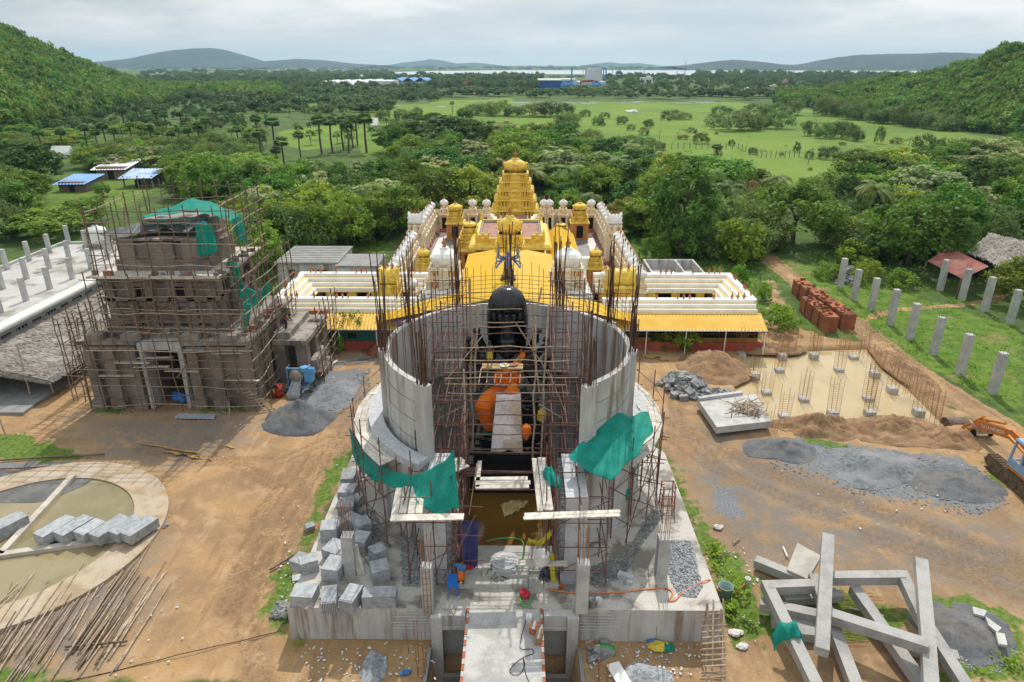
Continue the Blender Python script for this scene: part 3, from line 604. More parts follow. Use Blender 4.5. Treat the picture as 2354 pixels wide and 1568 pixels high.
for k, u, v, a, b_, zn in (
    ('dark', 1562, 592, 150, 205, ZR), ('bush', 1690, 606, 118, 92, ZR), ('broad', 1822, 562, 190, 130, ZR), ('broad', 2085, 612, 200, 150, ZR), ('broad', 2165, 585, 170, 150, ZR), ('dark', 1945, 510, 80, 100, ZR),
    ('umbrella', 1645, 462, 165, 95, ZB), ('dark', 1450, 468, 135, 100, ZB), ('coconut', 1995, 535, 125, 120, ZR), ('coconut', 1668, 510, 100, 95, ZR), ('coconut', 1775, 478, 90, 80, ZR), ('coconut', 1632, 470, 90, 85, ZR), ('coconut', 1860, 468, 80, 70, ZR),
    ('light', 1745, 505, 60, 60, ZR), ('drytree', 1700, 480, 75, 62, ZR), ('broad', 1900, 480, 100, 80, ZR), ('light', 2020, 480, 120, 80, ZR), ('fir', 2120, 500, 150, 110, ZR), ('dark', 2250, 490, 160, 120, ZR), ('broad', 2320, 520, 120, 110, ZR), ('fir', 2200, 545, 130, 110, ZR), ('dark', 2318, 462, 140, 95, ZR), ('fir', 2230, 430, 120, 80, ZR), ('light', 2178, 400, 75, 70, ZR),
    ('light', 2340, 700, 130, 100, ZR), ('dark', 2300, 560, 120, 80, ZR), ('dark', 1300, 480, 70, 60, ZB), ('coconut', 1305, 470, 100, 95, ZB), ('coconut', 1280, 410, 80, 75, ZB), ('coconut', 1355, 520, 80, 80, ZB), ('coconut', 1240, 440, 80, 70, ZB), ('broad', 1370, 470, 120, 90, ZB), ('light', 1430, 540, 80, 75, ZB), ('light', 1500, 545, 110, 90, ZB), ('broad', 1420, 470, 90, 70, ZB), ('light', 1310, 500, 70, 60, ZB), ('dark', 1460, 500, 100, 80, ZB),
    ('light', 1080, 500, 150, 110, ZB), ('broad', 995, 505, 130, 115, ZB), ('light', 905, 545, 130, 115, ZB), ('broad', 940, 470, 120, 95, ZB), ('light', 800, 575, 120, 120, ZL), ('broad', 690, 590, 140, 130, ZL), ('light', 580, 640, 130, 130, ZL), ('fir', 735, 490, 100, 90, ZL), ('dark', 1000, 430, 140, 85, ZB), ('dark', 1070, 445, 120, 80, ZB), ('broad', 880, 465, 120, 90, ZB), ('fir', 830, 460, 90, 80, ZB), ('dark', 1120, 420, 90, 65, ZB),
    ('broad', 1195, 400, 130, 85, ZB), ('light', 1195, 385, 120, 75, ZB), ('dark', 1010, 345, 160, 75, ZB), ('dark', 930, 350, 110, 65, ZB), ('dark', 1090, 350, 110, 70, ZB), ('dark', 1010, 322, 100, 45, ZB), ('broad', 1240, 350, 100, 65, ZB), ('umbrella', 1345, 370, 60, 50, ZB), ('dark', 780, 500, 110, 90, ZL), ('broad', 630, 510, 130, 105, ZL), ('light', 560, 560, 100, 100, ZL), ('light', 505, 470, 130, 110, ZL), ('light', 440, 455, 90, 80, ZL), ('broad', 236, 452, 40, 30, ZL), ('dark', 60, 420, 140, 90, ZL), ('dark', 60, 395, 100, 60, ZL), ('broad', 20, 520, 130, 100, ZL), ('broad', 190, 520, 110, 62, ZL), ('light', 120, 545, 150, 60, ZL), ('broad', 60, 470, 120, 80, ZL), 
    ('broad', 1605, 480, 110, 80, ZB), ('bush', 1790, 760, 75, 62, ZR), ('bush', 1755, 690, 34, 40, ZR), ('bush', 1565, 800, 70, 52, ZR), ('bush', 1520, 800, 46, 34, ZR), ('bush', 1700, 650, 40, 38, ZR), ('light', 1500, 600, 60, 52, ZR), ('bush', 1995, 650, 70, 50, ZR), ('bush', 2070, 660, 60, 40, ZR), ('bush', 1960, 600, 90, 46, ZR), ('bush', 2050, 590, 80, 40, ZR), ('bush', 1900, 640, 60, 34, ZR)):
    pxtree(k, u, v, a, b_, zn)
fill(84, [(560, 540), (640, 410), (900, 345), (1180, 335), (1330, 355), (1480, 412), (1690, 440), (1760, 470), (1660, 520), (1480, 520), (1420, 470), (1150, 455), (960, 480), (880, 540), (640, 600)], ['broad', 'dark', 'light', 'broad', 'dark', 'fir', 'coconut'], (5.5, 10), (4.5, 7.5), ZB, .25)
fill(30, [(1880, 470), (2100, 420), (2354, 380), (2420, 560), (2200, 560), (2000, 540)], ['broad', 'dark', 'fir', 'light'], (6, 10), (5, 7.5), ZR, .3)
fill(2, [(2150, 380), (2354, 330), (2450, 400), (2354, 420), (2180, 400)], ['broad', 'dark', 'scrub'], (6, 10), (4, 6), "along the east edge of the green field", .3)
fill(64, [(-60, 375), (300, 375), (640, 372), (640, 420), (420, 470), (200, 470), (-60, 520)], ['broad', 'light', 'light', 'broad', 'fir'], (5., 8), (3., 4.6), ZL, .28)
fill(34, [(-60, 310), (250, 300), (560, 290), (600, 330), (560, 350), (200, 350), (-60, 355)], ['light', 'broad', 'light'], (5, 8), (2.2, 3.6), "at the foot of the west hill", .28)
fill(44, [(250, 300), (430, 290), (640, 262), (900, 290), (900, 330), (640, 350), (420, 330)], ['teak'], (5, 7.5), (4, 6.), "in the plantation by the paddy", .5)
fill(26, [(880, 265), (1100, 270), (1170, 330), (1000, 330), (880, 300)], ['teak', 'scrub', 'broad'], (4, 7), (3, 5), "on the plain north of the temple", .5)
for u, v, h in ((740, 355, 86), (765, 352, 80), (790, 345, 74), (812, 340, 72), (843, 352, 86), (822, 335, 66), (802, 352, 70), (594, 330, 62), (605, 385, 84), (634, 352, 78), (640, 400, 60), (655, 395, 76), (692, 365, 60), (550, 345, 52), (572, 352, 44), (480, 330, 56), (462, 345, 60), (440, 350, 54), (400, 350, 46), (352, 345, 56), (330, 330, 40), (305, 330, 46), (290, 300, 50), (270, 350, 54), (246, 345, 60), (228, 352, 52), (205, 350, 60), (150, 355, 56), (100, 360, 60), (385, 310, 50), (420, 305, 46), (365, 300, 46), (320, 290, 44), (548, 262, 36), (600, 240, 30), (438, 335, 44), (455, 300, 40), (500, 290, 42), (285, 290, 36), (1040, 262, 27), (1162, 250, 19)):
    pxtree('palmyra', u, v, h * .56, h * 1.06, "in the palm grove" if v > 285 else "alone on the plain")
pxtree('palmyra', 1645, 372, 34, 40, "by the fence of the green field")
for u, v, a, b_ in ((990, 290, 36, 20), (950, 292, 30, 14), (1090, 262, 46, 16), (1120, 265, 60, 22), (1150, 266, 70, 24), (1180, 268, 40, 18), (1225, 268, 70, 22), (1260, 268, 60, 26), (1298, 266, 46, 22), (1305, 290, 60, 24), (1295, 304, 56, 26), (1345, 268, 26, 12), (1390, 272, 26, 10), (1375, 288, 26, 16), (1430, 286, 24, 14), (1355, 340, 62, 32), (1375, 352, 44, 16), (1400, 350, 46, 20), (1420, 330, 40, 12), (1455, 335, 50, 18), (1340, 380, 30, 16), (1545, 272, 50, 14), (1570, 275, 40, 12), (1490, 294, 24, 14), (1450, 300, 20, 10), (1690, 300, 90, 26), (1720, 300, 60, 30), (1740, 296, 50, 24), (1650, 290, 50, 20), (1790, 296, 60, 28), (1860, 312, 40, 26), (1895, 318, 44, 24), (1925, 316, 62, 28), (1955, 322, 36, 26), (1970, 325, 30, 20), (1935, 308, 40, 20), (1700, 272, 40, 14), (1660, 262, 50, 14), (1735, 268, 70, 22), (1780, 270, 60, 22), (1820, 265, 50, 24), (1610, 330, 36, 18), (1905, 366, 46, 22), (1950, 366, 34, 14), (1860, 365, 22, 14), (2120, 355, 44, 34), (2160, 350, 30, 22), (2210, 350, 50, 24), (1730, 355, 20, 12), (1560, 385, 30, 24), (1545, 388, 14, 14), (1650, 360, 20, 14), (2020, 330, 22, 30), (1830, 350, 16, 16), (1570, 320, 26, 8), (1510, 345, 40, 14), (1490, 330, 34, 10), (1480, 310, 26, 12), (2060, 330, 30, 10), (1590, 305, 26, 8)):
    pxtree('scrub', u, v, a, b_, "on the open green field")
for k in range(60):
    u = random.uniform(1330, 2100); v = random.uniform(262, 392); p = P(u, v); s = mpp(p); W_ = random.uniform(8, 20) * s
    if u > 1480 + (v - 260) * .1 or v < 350: tree(random.choice(['lean', 'lean', 'scrub']), p, W_ * random.uniform(.5, .8), W_, "scattered over the green field")
LINE = []
for k in range(90):   # the scrub line between the marsh and the factories
    u = 600 + 1350 * k / 90 + jit(8); v = 221 + jit(5) + (4 if u > 1500 else 0); LINE.append((u, v, random.uniform(11, 22)))
for k in range(34):
    u = 1880 + 330 * k / 34 + jit(8); v = 262 + (u - 1880) * .125 + jit(4); pxtree('scrub', u, v, random.uniform(26, 50), random.uniform(16, 30), "along the road below the east hill")
for k in range(44):
    u = random.uniform(480, 900); v = random.uniform(222, 262); LINE.append((u, v, random.uniform(14, 26)))
label_trees()
def scatter(name, kinds, pts, sizes, kind='stuff'):
    colx = bpy.data.collections.new(name + '_source')
    for kd in kinds:
        for cm, _ in KIND[kd][0]:
            o = bpy.data.objects.new('clump', cm); colx.objects.link(o)
    me_ = bpy.data.meshes.new(name); me_.from_pydata([tuple(p) for p in pts], [], [])
    a = me_.attributes.new('sc', 'FLOAT_VECTOR', 'POINT'); a.data.foreach_set('vector', np.array(sizes, np.float32).ravel())
    a = me_.attributes.new('rz', 'FLOAT_VECTOR', 'POINT'); a.data.foreach_set('vector', np.stack([np.zeros(len(pts)), np.zeros(len(pts)), RNG.uniform(0, 6.28, len(pts))], -1).astype(np.float32).ravel())
    a = me_.attributes.new('pick', 'INT', 'POINT'); a.data.foreach_set('value', RNG.integers(0, 64, len(pts)).astype(np.int32))
    o = bpy.data.objects.new(name, me_); COL.objects.link(o); tag(o, kind=kind)
    g = bpy.data.node_groups.new(name, 'GeometryNodeTree'); g.interface.new_socket('Geometry', in_out='INPUT', socket_type='NodeSocketGeometry'); g.interface.new_socket('Geometry', in_out='OUTPUT', socket_type='NodeSocketGeometry')
    n = g.nodes; i_ = n.new('NodeGroupInput'); o_ = n.new('NodeGroupOutput'); ip = n.new('GeometryNodeInstanceOnPoints'); ci = n.new('GeometryNodeCollectionInfo'); ci.inputs['Separate Children'].default_value = True; ci.inputs['Reset Children'].default_value = True
    ci.inputs['Collection'].default_value = colx; ip.inputs['Pick Instance'].default_value = True; L_ = g.links.new
    def na(nm, t): q_ = n.new('GeometryNodeInputNamedAttribute'); q_.data_type = t; q_.inputs['Name'].default_value = nm; return q_.outputs['Attribute']
    L_(i_.outputs[0], ip.inputs['Points']); L_(ci.outputs[0], ip.inputs['Instance']); L_(na('pick', 'INT'), ip.inputs['Instance Index']); L_(na('rz', 'FLOAT_VECTOR'), ip.inputs['Rotation']); L_(na('sc', 'FLOAT_VECTOR'), ip.inputs['Scale']); L_(ip.outputs[0], o_.inputs[0])
    md = o.modifiers.new('scatter', 'NODES'); md.node_group = g; return o
BOULD = M('brown_boulder', (.26, .19, .15), (.19, .14, .11), .3, .9)
def hillcover(hname, name, n, w0, w1, keep):
    rows = HG[hname]; pts = []; sz = []; nu = len(rows) - 1; nv = len(rows[0]) - 1
    while len(pts) < n:
        a = random.uniform(0, nu - .01); b_ = random.uniform(0, nv * .78); i, j = int(a), int(b_); p = rows[i][j].lerp(rows[i + 1][j], a - i).lerp(rows[i][j + 1].lerp(rows[i + 1][j + 1], a - i), b_ - j)
        if p.z < -.2 or mnoise.noise((p.x * .02, p.y * .02, 5)) < keep and random.random() < .8: continue
        s = random.uniform(w0, w1) / 5; pts.append(p - Vector((0, 0, .4))); sz.append((s, s, s * random.uniform(.7, 1.3)))
    return scatter(name, ['hillbush'], pts, sz)
for i, (u, v, s_) in enumerate(((55, 155, 9), (85, 166, 12), (165, 282, 13), (235, 200, 12), (262, 214, 14), (292, 233, 12), (320, 250, 10), (420, 268, 9), (456, 312, 9))):
    q = min((p for r_ in HG['west_hill'] for p in r_), key=lambda p: (1177 + F * ((p.x - CX) + (p.y) * math.sin(YAW)) / depth(p) - u) ** 2 + (784 - F * (math.tan(math.atan2(p.z - CZ, p.y) + PIT)) - v) ** 2); m_ = s_ * mpp(q); b0 = MB(); b0.rock((q.x, q.y, q.z + m_ * .12), m_ * .75, i + 40, (1.5, 1., .55)); b0.build('boulder', BOULD, None, True, 'bare brown boulder showing through the scrub of the west hill', 'boulder', 'bare boulders on the west hill')
hillcover('west_hill', 'west_hill_scrub', 6200, 4.5, 12, -.35); hillcover('east_hill', 'east_hill_scrub', 4200, 4., 9.5, -.35)
pts = []; sz = []
def band(n, u0, u1, v0, v1, h0, h1, wk=1.3):
    for _ in range(n):
        u = random.uniform(u0, u1); v = random.uniform(v0, v1); p = P(u, v); h = random.uniform(h0, h1) * mpp(p); pts.append(p); sz.append((h * wk / 6, h * wk / 6, h / 4 * .95))
band(520, 300, 760, 186, 222, 9, 18); band(260, 560, 1000, 204, 236, 9, 20); band(300, 640, 1240, 176, 204, 7, 13); band(320, 1380, 2000, 176, 212, 7, 16); band(380, 1600, 2180, 172, 200, 7, 15); band(120, 1840, 2010, 205, 245, 12, 24)
band(160, 980, 1240, 184, 206, 12, 20); band(500, 300, 2200, 154, 160, 2., 4., 4); band(420, 330, 900, 166, 186, 5, 9, 2); band(200, 0, 560, 222, 300, 14, 26); band(200, 1200, 2200, 176, 179, 2, 4, 3); band(110, 480, 900, 232, 262, 10, 18)
for u, v, h in LINE: p = P(u, v); h *= mpp(p); pts.append(p); sz.append((h * .42, h * .42, h * .26))
scatter('distant_woods', ['lowfar'], pts, sz)
pts = []; sz = []
for n, pl in ((520, [(560, 480), (640, 410), (900, 350), (1180, 340), (1180, 455), (960, 490), (880, 550), (640, 610), (560, 600)]), (300, [(1430, 450), (1480, 405), (1700, 440), (1760, 480), (1740, 600), (1560, 590), (1440, 520)]), (420, [(-60, 345), (640, 345), (640, 420), (420, 470), (240, 540), (-60, 560)]), (330, [(1860, 470), (2100, 420), (2400, 380), (2400, 560), (2200, 600), (1960, 600)]), (120, [(1180, 340), (1330, 350), (1480, 410), (1430, 440), (1200, 430)])):
    q = [p_[0] for p_ in pl]; r2 = [p_[1] for p_ in pl]; k = 0
    while k < n:
        u, v = random.uniform(min(q), max(q)), random.uniform(min(r2), max(r2))
        if inpoly(np.array([u]), np.array([v]), pl)[0] and not blocked(u, v, P(u, v), 9, 7.): s = random.uniform(.7, 1.7); pts.append(P(u, v)); sz.append((s, s, s * random.uniform(.7, 1.3))); k += 1
scatter('undergrowth', ['bush', 'scrub'], pts, sz)
def tufts(name, polys, n, h, mat, sp=.12, per=7):
    V_ = []
    for pl in polys:
        q = W2(pl); xs = [a for a, _ in q]; ys = [b_ for _, b_ in q]; k = 0
        A = abs(sum(q[i][0] * q[(i + 1) % len(q)][1] - q[(i + 1) % len(q)][0] * q[i][1] for i in range(len(q)))) / 2
        cx = RNG.uniform(min(xs), max(xs), int(n * A * 3)); cy_ = RNG.uniform(min(ys), max(ys), int(n * A * 3)); ok = inpoly(cx, cy_, q); cx, cy_ = cx[ok], cy_[ok]
        for x, y in zip(cx, cy_):
            if mnoise.noise((x * .9, y * .9, 2)) < -.08: continue
            s = h * random.uniform(.5, 1.4)
            for _ in range(per):
                a = random.uniform(0, 6.28); px_, py_ = x + jit(sp * 2), y + jit(sp * 2); l = s * random.uniform(.5, 1.1); dx, dy = math.cos(a), math.sin(a); zb = random.uniform(0, s * .7)
                V_ += [(px_, py_, zb), (px_ + dx * l * .4 - dy * l * .22, py_ + dy * l * .4 + dx * l * .22, zb + l * .5), (px_ + dx * l * .8, py_ + dy * l * .8, zb + l * .55), (px_ + dx * l * .4 + dy * l * .22, py_ + dy * l * .4 - dx * l * .22, zb + l * .45)]
    o = bpy.data.objects.new(name, quads(name, np.array(V_), mat)); COL.objects.link(o); return tag(o, kind='stuff')
tufts('weeds', [[(790, 1045), (803, 1060), (735, 1180), (690, 1290), (668, 1400), (655, 1480), (630, 1420), (650, 1330), (710, 1240), (755, 1120), (780, 1060)], [(1528, 1030), (1560, 1090), (1590, 1150), (1610, 1200), (1600, 1230), (1545, 1110)],
    [(640, 1380), (668, 1400), (670, 1475), (640, 1490)], [(670, 1462), (740, 1470), (740, 1490), (670, 1495)], [(1420, 1462), (1610, 1470), (1600, 1490), (1420, 1480)], [(215, 936), (290, 932), (290, 946), (215, 950)], [(455, 938), (560, 930), (560, 944), (455, 950)]], 2.2, .2, LEAF['weed'])
tufts('tall_weeds', [[(1625, 1250), (1660, 1270), (1690, 1330), (1740, 1400), (1745, 1450), (1680, 1440), (1665, 1410), (1640, 1330)], [(2260, 1520), (2354, 1500), (2354, 1568), (2240, 1568)], [(2285, 1070), (2300, 1090), (2310, 1140), (2295, 1150)]], 4.5, .38, LEAF['weed'], .14, 9)
tufts('yard_grass', [[(1860, 620), (2110, 650), (2354, 760), (2354, 960), (2010, 780), (1890, 680)]], 1.0, .3, LEAF['weed'], .3, 7)
tufts('field_edge_undergrowth', [[(1450, 640), (1440, 520), (1560, 560), (1740, 600), (1790, 640), (1750, 740), (1700, 640), (1500, 600)], [(560, 560), (640, 560), (870, 560), (880, 590), (640, 590), (560, 640)], [(1850, 600), (1980, 560), (2130, 620), (2100, 660), (1900, 640)], [(640, 470), (940, 470), (960, 500), (880, 545), (640, 560)], [(1430, 450), (1700, 470), (1760, 520), (1640, 560), (1450, 530)], [(1850, 500), (2150, 480), (2354, 480), (2354, 540), (2150, 600), (1950, 580)]], 1.0, .5, LEAF['broad'], .35, 7)
tufts('pond_plants', [[(1865, 868), (1900, 862), (1925, 880), (1915, 905), (1870, 900), (1850, 885)]], 1.5, .16, LEAF['pond'], .2, 5)
# ================================================================ THE TEMPLE
GOLD = M('gold_paint', (.80, .57, .075), (.62, .39, .045), 3.5, .5, .3, 12, c3=(.80, .58, .14), s3=.8, f3=.5)
OCHRE = M('ochre_paint', (.66, .36, .06), (.56, .29, .04), 2., .6, .25, 12)
ORNP = M('orange_paint', (.62, .27, .08), (.52, .21, .06), 2, .7)
CREAM = M('cream_paint', (.80, .71, .55), (.70, .55, .36), 3., .65, .3, 12, c3=(.80, .66, .42), s3=.9, f3=.45)
PWHITE = M('white_dome_paint', (.80, .79, .77), (.72, .70, .66), 2.5, .6, .15, 12)
PINK = M('brick_red_paint', (.44, .17, .13), (.36, .13, .10), 2.5, .75, .2)
COPPER = M('copper_finial', (.48, .2, .08), (.36, .14, .06), 3, .35, metal=.6)
YSHEET = M('yellow_roof_sheet', (.72, .44, .006), (.64, .38, .006), .7, .5, c3=(.75, .49, .02), s3=.35, f3=.4)
YSHEET2 = M('pale_yellow_roof_sheet', (.72, .42, .045), (.64, .37, .04), .6, .5, c3=(.76, .49, .10), s3=.5, f3=.5)
ROOFB = M('red_clay_roof_tile', (.36, .20, .15), (.29, .15, .11), 1.6, .85, .2, 12)
FLOORG = M('grey_stone_paving', (.23, .235, .245), (.17, .175, .18), .8, .5, .05)
FLOORW = M('white_stone_paving', (.68, .66, .62), (.58, .56, .52), .8, .6)
REDW = M('red_oxide_wall', (.36, .075, .045), (.28, .06, .035), 1.5, .8)
TEAL = M('teal_board', (.012, .13, .115), (.01, .10, .09), .8, .7)
ROLLW = M('white_cornice_paint', (.80, .79, .76), (.72, .70, .67), 1., .55)
ROLLY = M('yellow_cornice_paint', (.72, .56, .26), (.64, .48, .20), 1., .6)
DSTONE = M('black_granite_wall', (.06, .058, .055), (.09, .085, .08), 2., .7)
def figure(mb, x, y, z, h, face=0.):
    mb.lathe([(.2 * h, 0), (.16 * h, .3 * h), (.12 * h, .5 * h), (.17 * h, .68 * h), (.06 * h, .78 * h), (.09 * h, .86 * h), (.08 * h, .93 * h), (.02 * h, h)], 6, (x, y, z))
def minidome(mb, x, y, z, w_, h, n=8):
    mb.lathe([(w_ * .42, 0), (w_ * .42, h * .3), (w_ * .52, h * .34), (w_ * .36, h * .4), (w_ * .5, h * .52), (w_ * .5, h * .66), (w_ * .34, h * .82), (w_ * .1, h * .9), (w_ * .04, h)], n, (x, y, z), rot=math.pi / n)
def edgepts(w_, d, n):
    r_ = []
    for k in range(n):
        t = (k + .5) / n - .5; r_ += [(t * w_, -d / 2), (t * w_, d / 2)]
    for k in range(max(2, round(n * d / w_))):
        t = (k + .5) / max(2, round(n * d / w_)) - .5; r_ += [(-w_ / 2, t * d), (w_ / 2, t * d)]
    return r_
def cornice(mb, x, y, z, w_, d, o, t):
    """curved kapota eave: flat above, drooping outward"""
    rings = []
    for a, zz in ((0, t), (o * .55, t * .8), (o * .92, t * .35), (o, 0), (o * .85, -t * .12), (0, -.05 * t)):
        hx, hy = w_ / 2 + a, d / 2 + a; rings.append([(x - hx, y - hy, z + zz), (x + hx, y - hy, z + zz), (x + hx, y + hy, z + zz), (x - hx, y + hy, z + zz)])
    mb.loft(rings[::-1])
def vimana(root, x, y, z0, tiers, mats, top, fin=COPPER, nfig=5, dome_mat=None, kalas=1):
    """stepped tower: tiers = [(width, depth, height)], top = (kind, width, depth, height)"""
    z = z0
    for i, (w_, d, h) in enumerate(tiers):
        mb = MB(); mb.box((x, y, z), (w_ * .86, d * .86, h)); mb.box((x, y, z), (w_ * .96, d * .96, h * .16)); mb.box((x, y, z + h * .16), (w_ * .9, d * .9, h * .06))
        cornice(mb, x, y, z + h * .76, w_ * .86, d * .86, w_ * .075, h * .13); mb.box((x, y, z + h * .93), (w_ * .93, d * .93, h * .07))
        for sx in (-1, 1):
            for sy in (-1, 1): minidome(mb, x + sx * w_ * .42, y + sy * d * .42, z + h * .12, w_ * .17, h * .95)
        mb.box((x, y - d * .42, z + h * .1), (w_ * .3, d * .16, h * .62)); mb.lathe([(w_ * .17, 0), (w_ * .16, h * .12), (w_ * .1, h * .26), (.01, h * .34)], 8, (x, y - d * .46, z + h * .72), sy=.5)
        mb.box((x, y + d * .42, z + h * .1), (w_ * .3, d * .16, h * .62)); mb.box((x - w_ * .42, y, z + h * .1), (w_ * .14, d * .3, h * .62)); mb.box((x + w_ * .42, y, z + h * .1), (w_ * .14, d * .3, h * .62))
        for px_, py_ in edgepts(w_ * .9, d * .9, nfig):
            figure(mb, x + px_, y + py_, z + h * .18, h * .52)
        if nfig > 5:
            mb.m = 1  # strips in the second colour; on the gopuram they paint recess shade
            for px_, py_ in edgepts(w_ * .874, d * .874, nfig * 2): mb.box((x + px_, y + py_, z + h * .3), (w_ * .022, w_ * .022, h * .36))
            mb.m = 0
        for px_, py_ in edgepts(w_ * .98, d * .98, nfig + 2): mb.ball((x + px_, y + py_, z + h * .9), h * .085, 5, 4)
        for k in range(nfig + 1):
            t = k / nfig - .5; mb.box((x + t * w_ * .82, y - d * .44, z + h * .2), (w_ * .03, d * .06, h * .56))
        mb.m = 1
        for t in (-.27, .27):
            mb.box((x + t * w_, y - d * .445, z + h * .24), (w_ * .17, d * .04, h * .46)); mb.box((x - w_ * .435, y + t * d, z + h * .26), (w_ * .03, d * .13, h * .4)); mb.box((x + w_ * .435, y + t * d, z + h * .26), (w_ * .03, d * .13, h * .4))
        mb.build('tier', mats, root); z += h
    kd, w_, d, h = top; mb = MB(); fz = []
    if kd == 'dome':
        mb.lathe([(w_ * .4, 0), (w_ * .4, h * .12), (w_ * .5, h * .18), (w_ * .55, h * .34), (w_ * .53, h * .52), (w_ * .42, h * .7), (w_ * .26, h * .82), (w_ * .2, h * .86), (w_ * .2, h * .92), (w_ * .05, h)], 24, (x, y, z), sy=d / w_, rib=.035, nr=12, sq=.25)
        for k in range(4):
            a = k * math.pi / 2; mb.box((x + w_ * .5 * math.cos(a), y + d * .5 * math.sin(a), z + h * .14), (w_ * .2 if k % 2 else w_ * .12, d * .12 if k % 2 else d * .2, h * .42)); mb.ball((x + w_ * .53 * math.cos(a), y + d * .53 * math.sin(a), z + h * .54), w_ * .1, 8, 5)
        fz = [(x, y, z + h * .97)]
    elif kd == 'fourside':
        rings = []
        for a, zz in ((.46, 0), (.46, .14), (.54, .2), (.57, .36), (.55, .52), (.44, .68), (.28, .8), (.2, .86), (.17, .95), (.04, 1)):
            o = []
            for k in range(24):
                t = 2 * math.pi * k / 24 + .13; q = a * w_ / max(abs(math.cos(t)), abs(math.sin(t))); q = min(q, a * w_ * 1.22); o.append((x + q * math.cos(t), y + q * math.sin(t) * d / w_, z + h * zz))
            rings.append(o)
        mb.loft(rings)
        for k in range(4):
            a = k * math.pi / 2; mb.lathe([(w_ * .17, 0), (w_ * .19, h * .16), (w_ * .12, h * .36), (.01, h * .5)], 10, (x + w_ * .53 * math.cos(a), y + d * .53 * math.sin(a), z + h * .16), sx=.4 if k % 2 == 0 else 1, sy=1 if k % 2 == 0 else .4)
        fz = [(x, y, z + h * .97)]
    else:   # barrel vault along x with gable ends
        rings = []
        for t in (-.5, -.47, -.3, 0, .3, .47, .5):
            sc = 1.14 if abs(t) > .45 else 1.; rings.append([(x + t * w_, y + math.cos(a) * d * .5 * sc, z + max(0, h * .22 + math.sin(a) * h * .72 * sc)) for a in [math.pi * q / 12 for q in range(13)]] + [(x + t * w_, y - d * .44, z), (x + t * w_, y + d * .44, z)])
        mb.loft(rings)
        for sx in (-.5, .5):
            for q in range(7): a = math.pi * q / 6; mb.ball((x + sx * w_ * 1.02, y + math.cos(a) * d * .58, z + h * .22 + math.sin(a) * h * .84), d * .07, 6, 4)
        fz = [(x + (k - (kalas - 1) / 2) * w_ / max(kalas, 1) * .8, y, z + h * .92) for k in range(kalas)]
    mb.build('dome', dome_mat or mats[0], root, smooth=kd == 'dome')
    for p in fz:
        q = tiers[-1][0] * .115 if kd != 'barrel' else h * .16; f = MB(); f.lathe([(q * .5, 0), (q * .6, q * .2), (q * .2, q * .5), (q * .75, q * 1.), (q * .7, q * 1.4), (q * .2, q * 1.8), (q * .35, q * 2.1), (q * .1, q * 2.5), (.005, q * 3.4)], 8, p); f.build('finial', fin, root, smooth=True)
    return z + h
t = thing('golden_gopuram', 'tall golden gopuram tower rising behind the brown flat temple roof', 'temple tower', (0., 88.5, 0))
mb = MB(); mb.box((0, 88.5, 0), (5.0, 4.0, 3.6)); mb.build('gate_base', CREAM, t)
vimana(t, .05, 88.5, 3.6, [(6.0, 4.5, 1.42), (5.35, 4.1, 1.25), (4.7, 3.7, 1.12), (4.05, 3.3, 1.02), (3.35, 2.8, .92)], [GOLD, M('gold_recess_shade', (.34, .17, .02), (.28, .13, .015), 2)], ('dome', 2.6, 2.2, 1.75), nfig=11)  # darker gold puts the shade of the carved recesses into the colour
t = thing('main_hall', 'golden temple hall with flat clay-brown roof and broad gold eaves', 'temple hall', (-.4, 74, 0))
mb = MB(); mb.bb(-4.0, 3.2, 70.2, 79.6, 0, 4.0); mb.build('wall', OCHRE, t)
mb = MB()
for x in (-3.7, -2.4, 1.5, 2.9): mb.box((x, 69.95, 0), (.4, .4, 3.7)); mb.box((x, 69.95, 3.3), (.6, .5, .4))
mb.build('pillar', GOLD, t)
mb = MB(); cornice(mb, -.4, 74.9, 4.05, 7.3, 9.5, .75, .62); mb.build('eave', GOLD, t)
mb = MB()
for a in ((-4.05, 3.25, 70.15, 70.4), (-4.05, 3.25, 79.4, 79.65), (-4.05, -3.8, 70.4, 79.4), (3.0, 3.25, 70.4, 79.4)): mb.bb(*a, 4.66, 5.1)
for x in (-3.6, -2.9, 2.1, 2.8):
    mb.ball((x, 70.25, 5.32), .26, 8, 5, (1.4, .7, .8)); mb.ball((x + .3, 70.25, 5.6), .15, 6, 4); mb.box((x, 70.25, 5.08), (.5, .22, .16))
for sx in (-3.9, 3.1):
    figure(mb, sx, 70.25, 5.1, .95); figure(mb, sx, 79.5, 5.1, .95)
mb.build('parapet', GOLD, t)
mb = MB(); mb.bb(-3.55, 2.75, 70.65, 79.15, 4.64, 4.78); mb.build('roof', ROOFB, t)
mb = MB()
for a in ((-3.8, 3.0, 70.4, 70.65), (-3.8, 3.0, 79.15, 79.4), (-3.8, -3.55, 70.65, 79.15), (2.75, 3.0, 70.65, 79.15)): mb.bb(*a, 4.66, 4.95)
mb.build('gutter_kerb', CONCD, t)
mb = MB(); mb.bb(-1.9, 1.7, 79.66, 86.3, 0, 4.2); mb.build('rear_passage', CREAM, t)
mb = MB(); mb.bb(-1.6, 1.5, 79.7, 86.2, 4.204, 4.26); mb.build('rear_roof', ROOFB, t)
for sx in (-1, 1):
    mb = MB()
    for k in range(4): mb.box((-.1 + sx * (1.75 + .3 * k), 80.6 + 1.5 * k, 3.6), (.5, 1.5, .85)); figure(mb, -.1 + sx * (2.3 + .3 * k), 80.4 + 1.6 * k, 3.6, 1.3)
    mb.build('stepped_parapet', CREAM, t)
t = thing('porch_shrine_tower', 'golden domed shrine tower above the porch of the flat-roofed hall', 'temple tower', (-.4, 68.9, 0))
mb = MB()
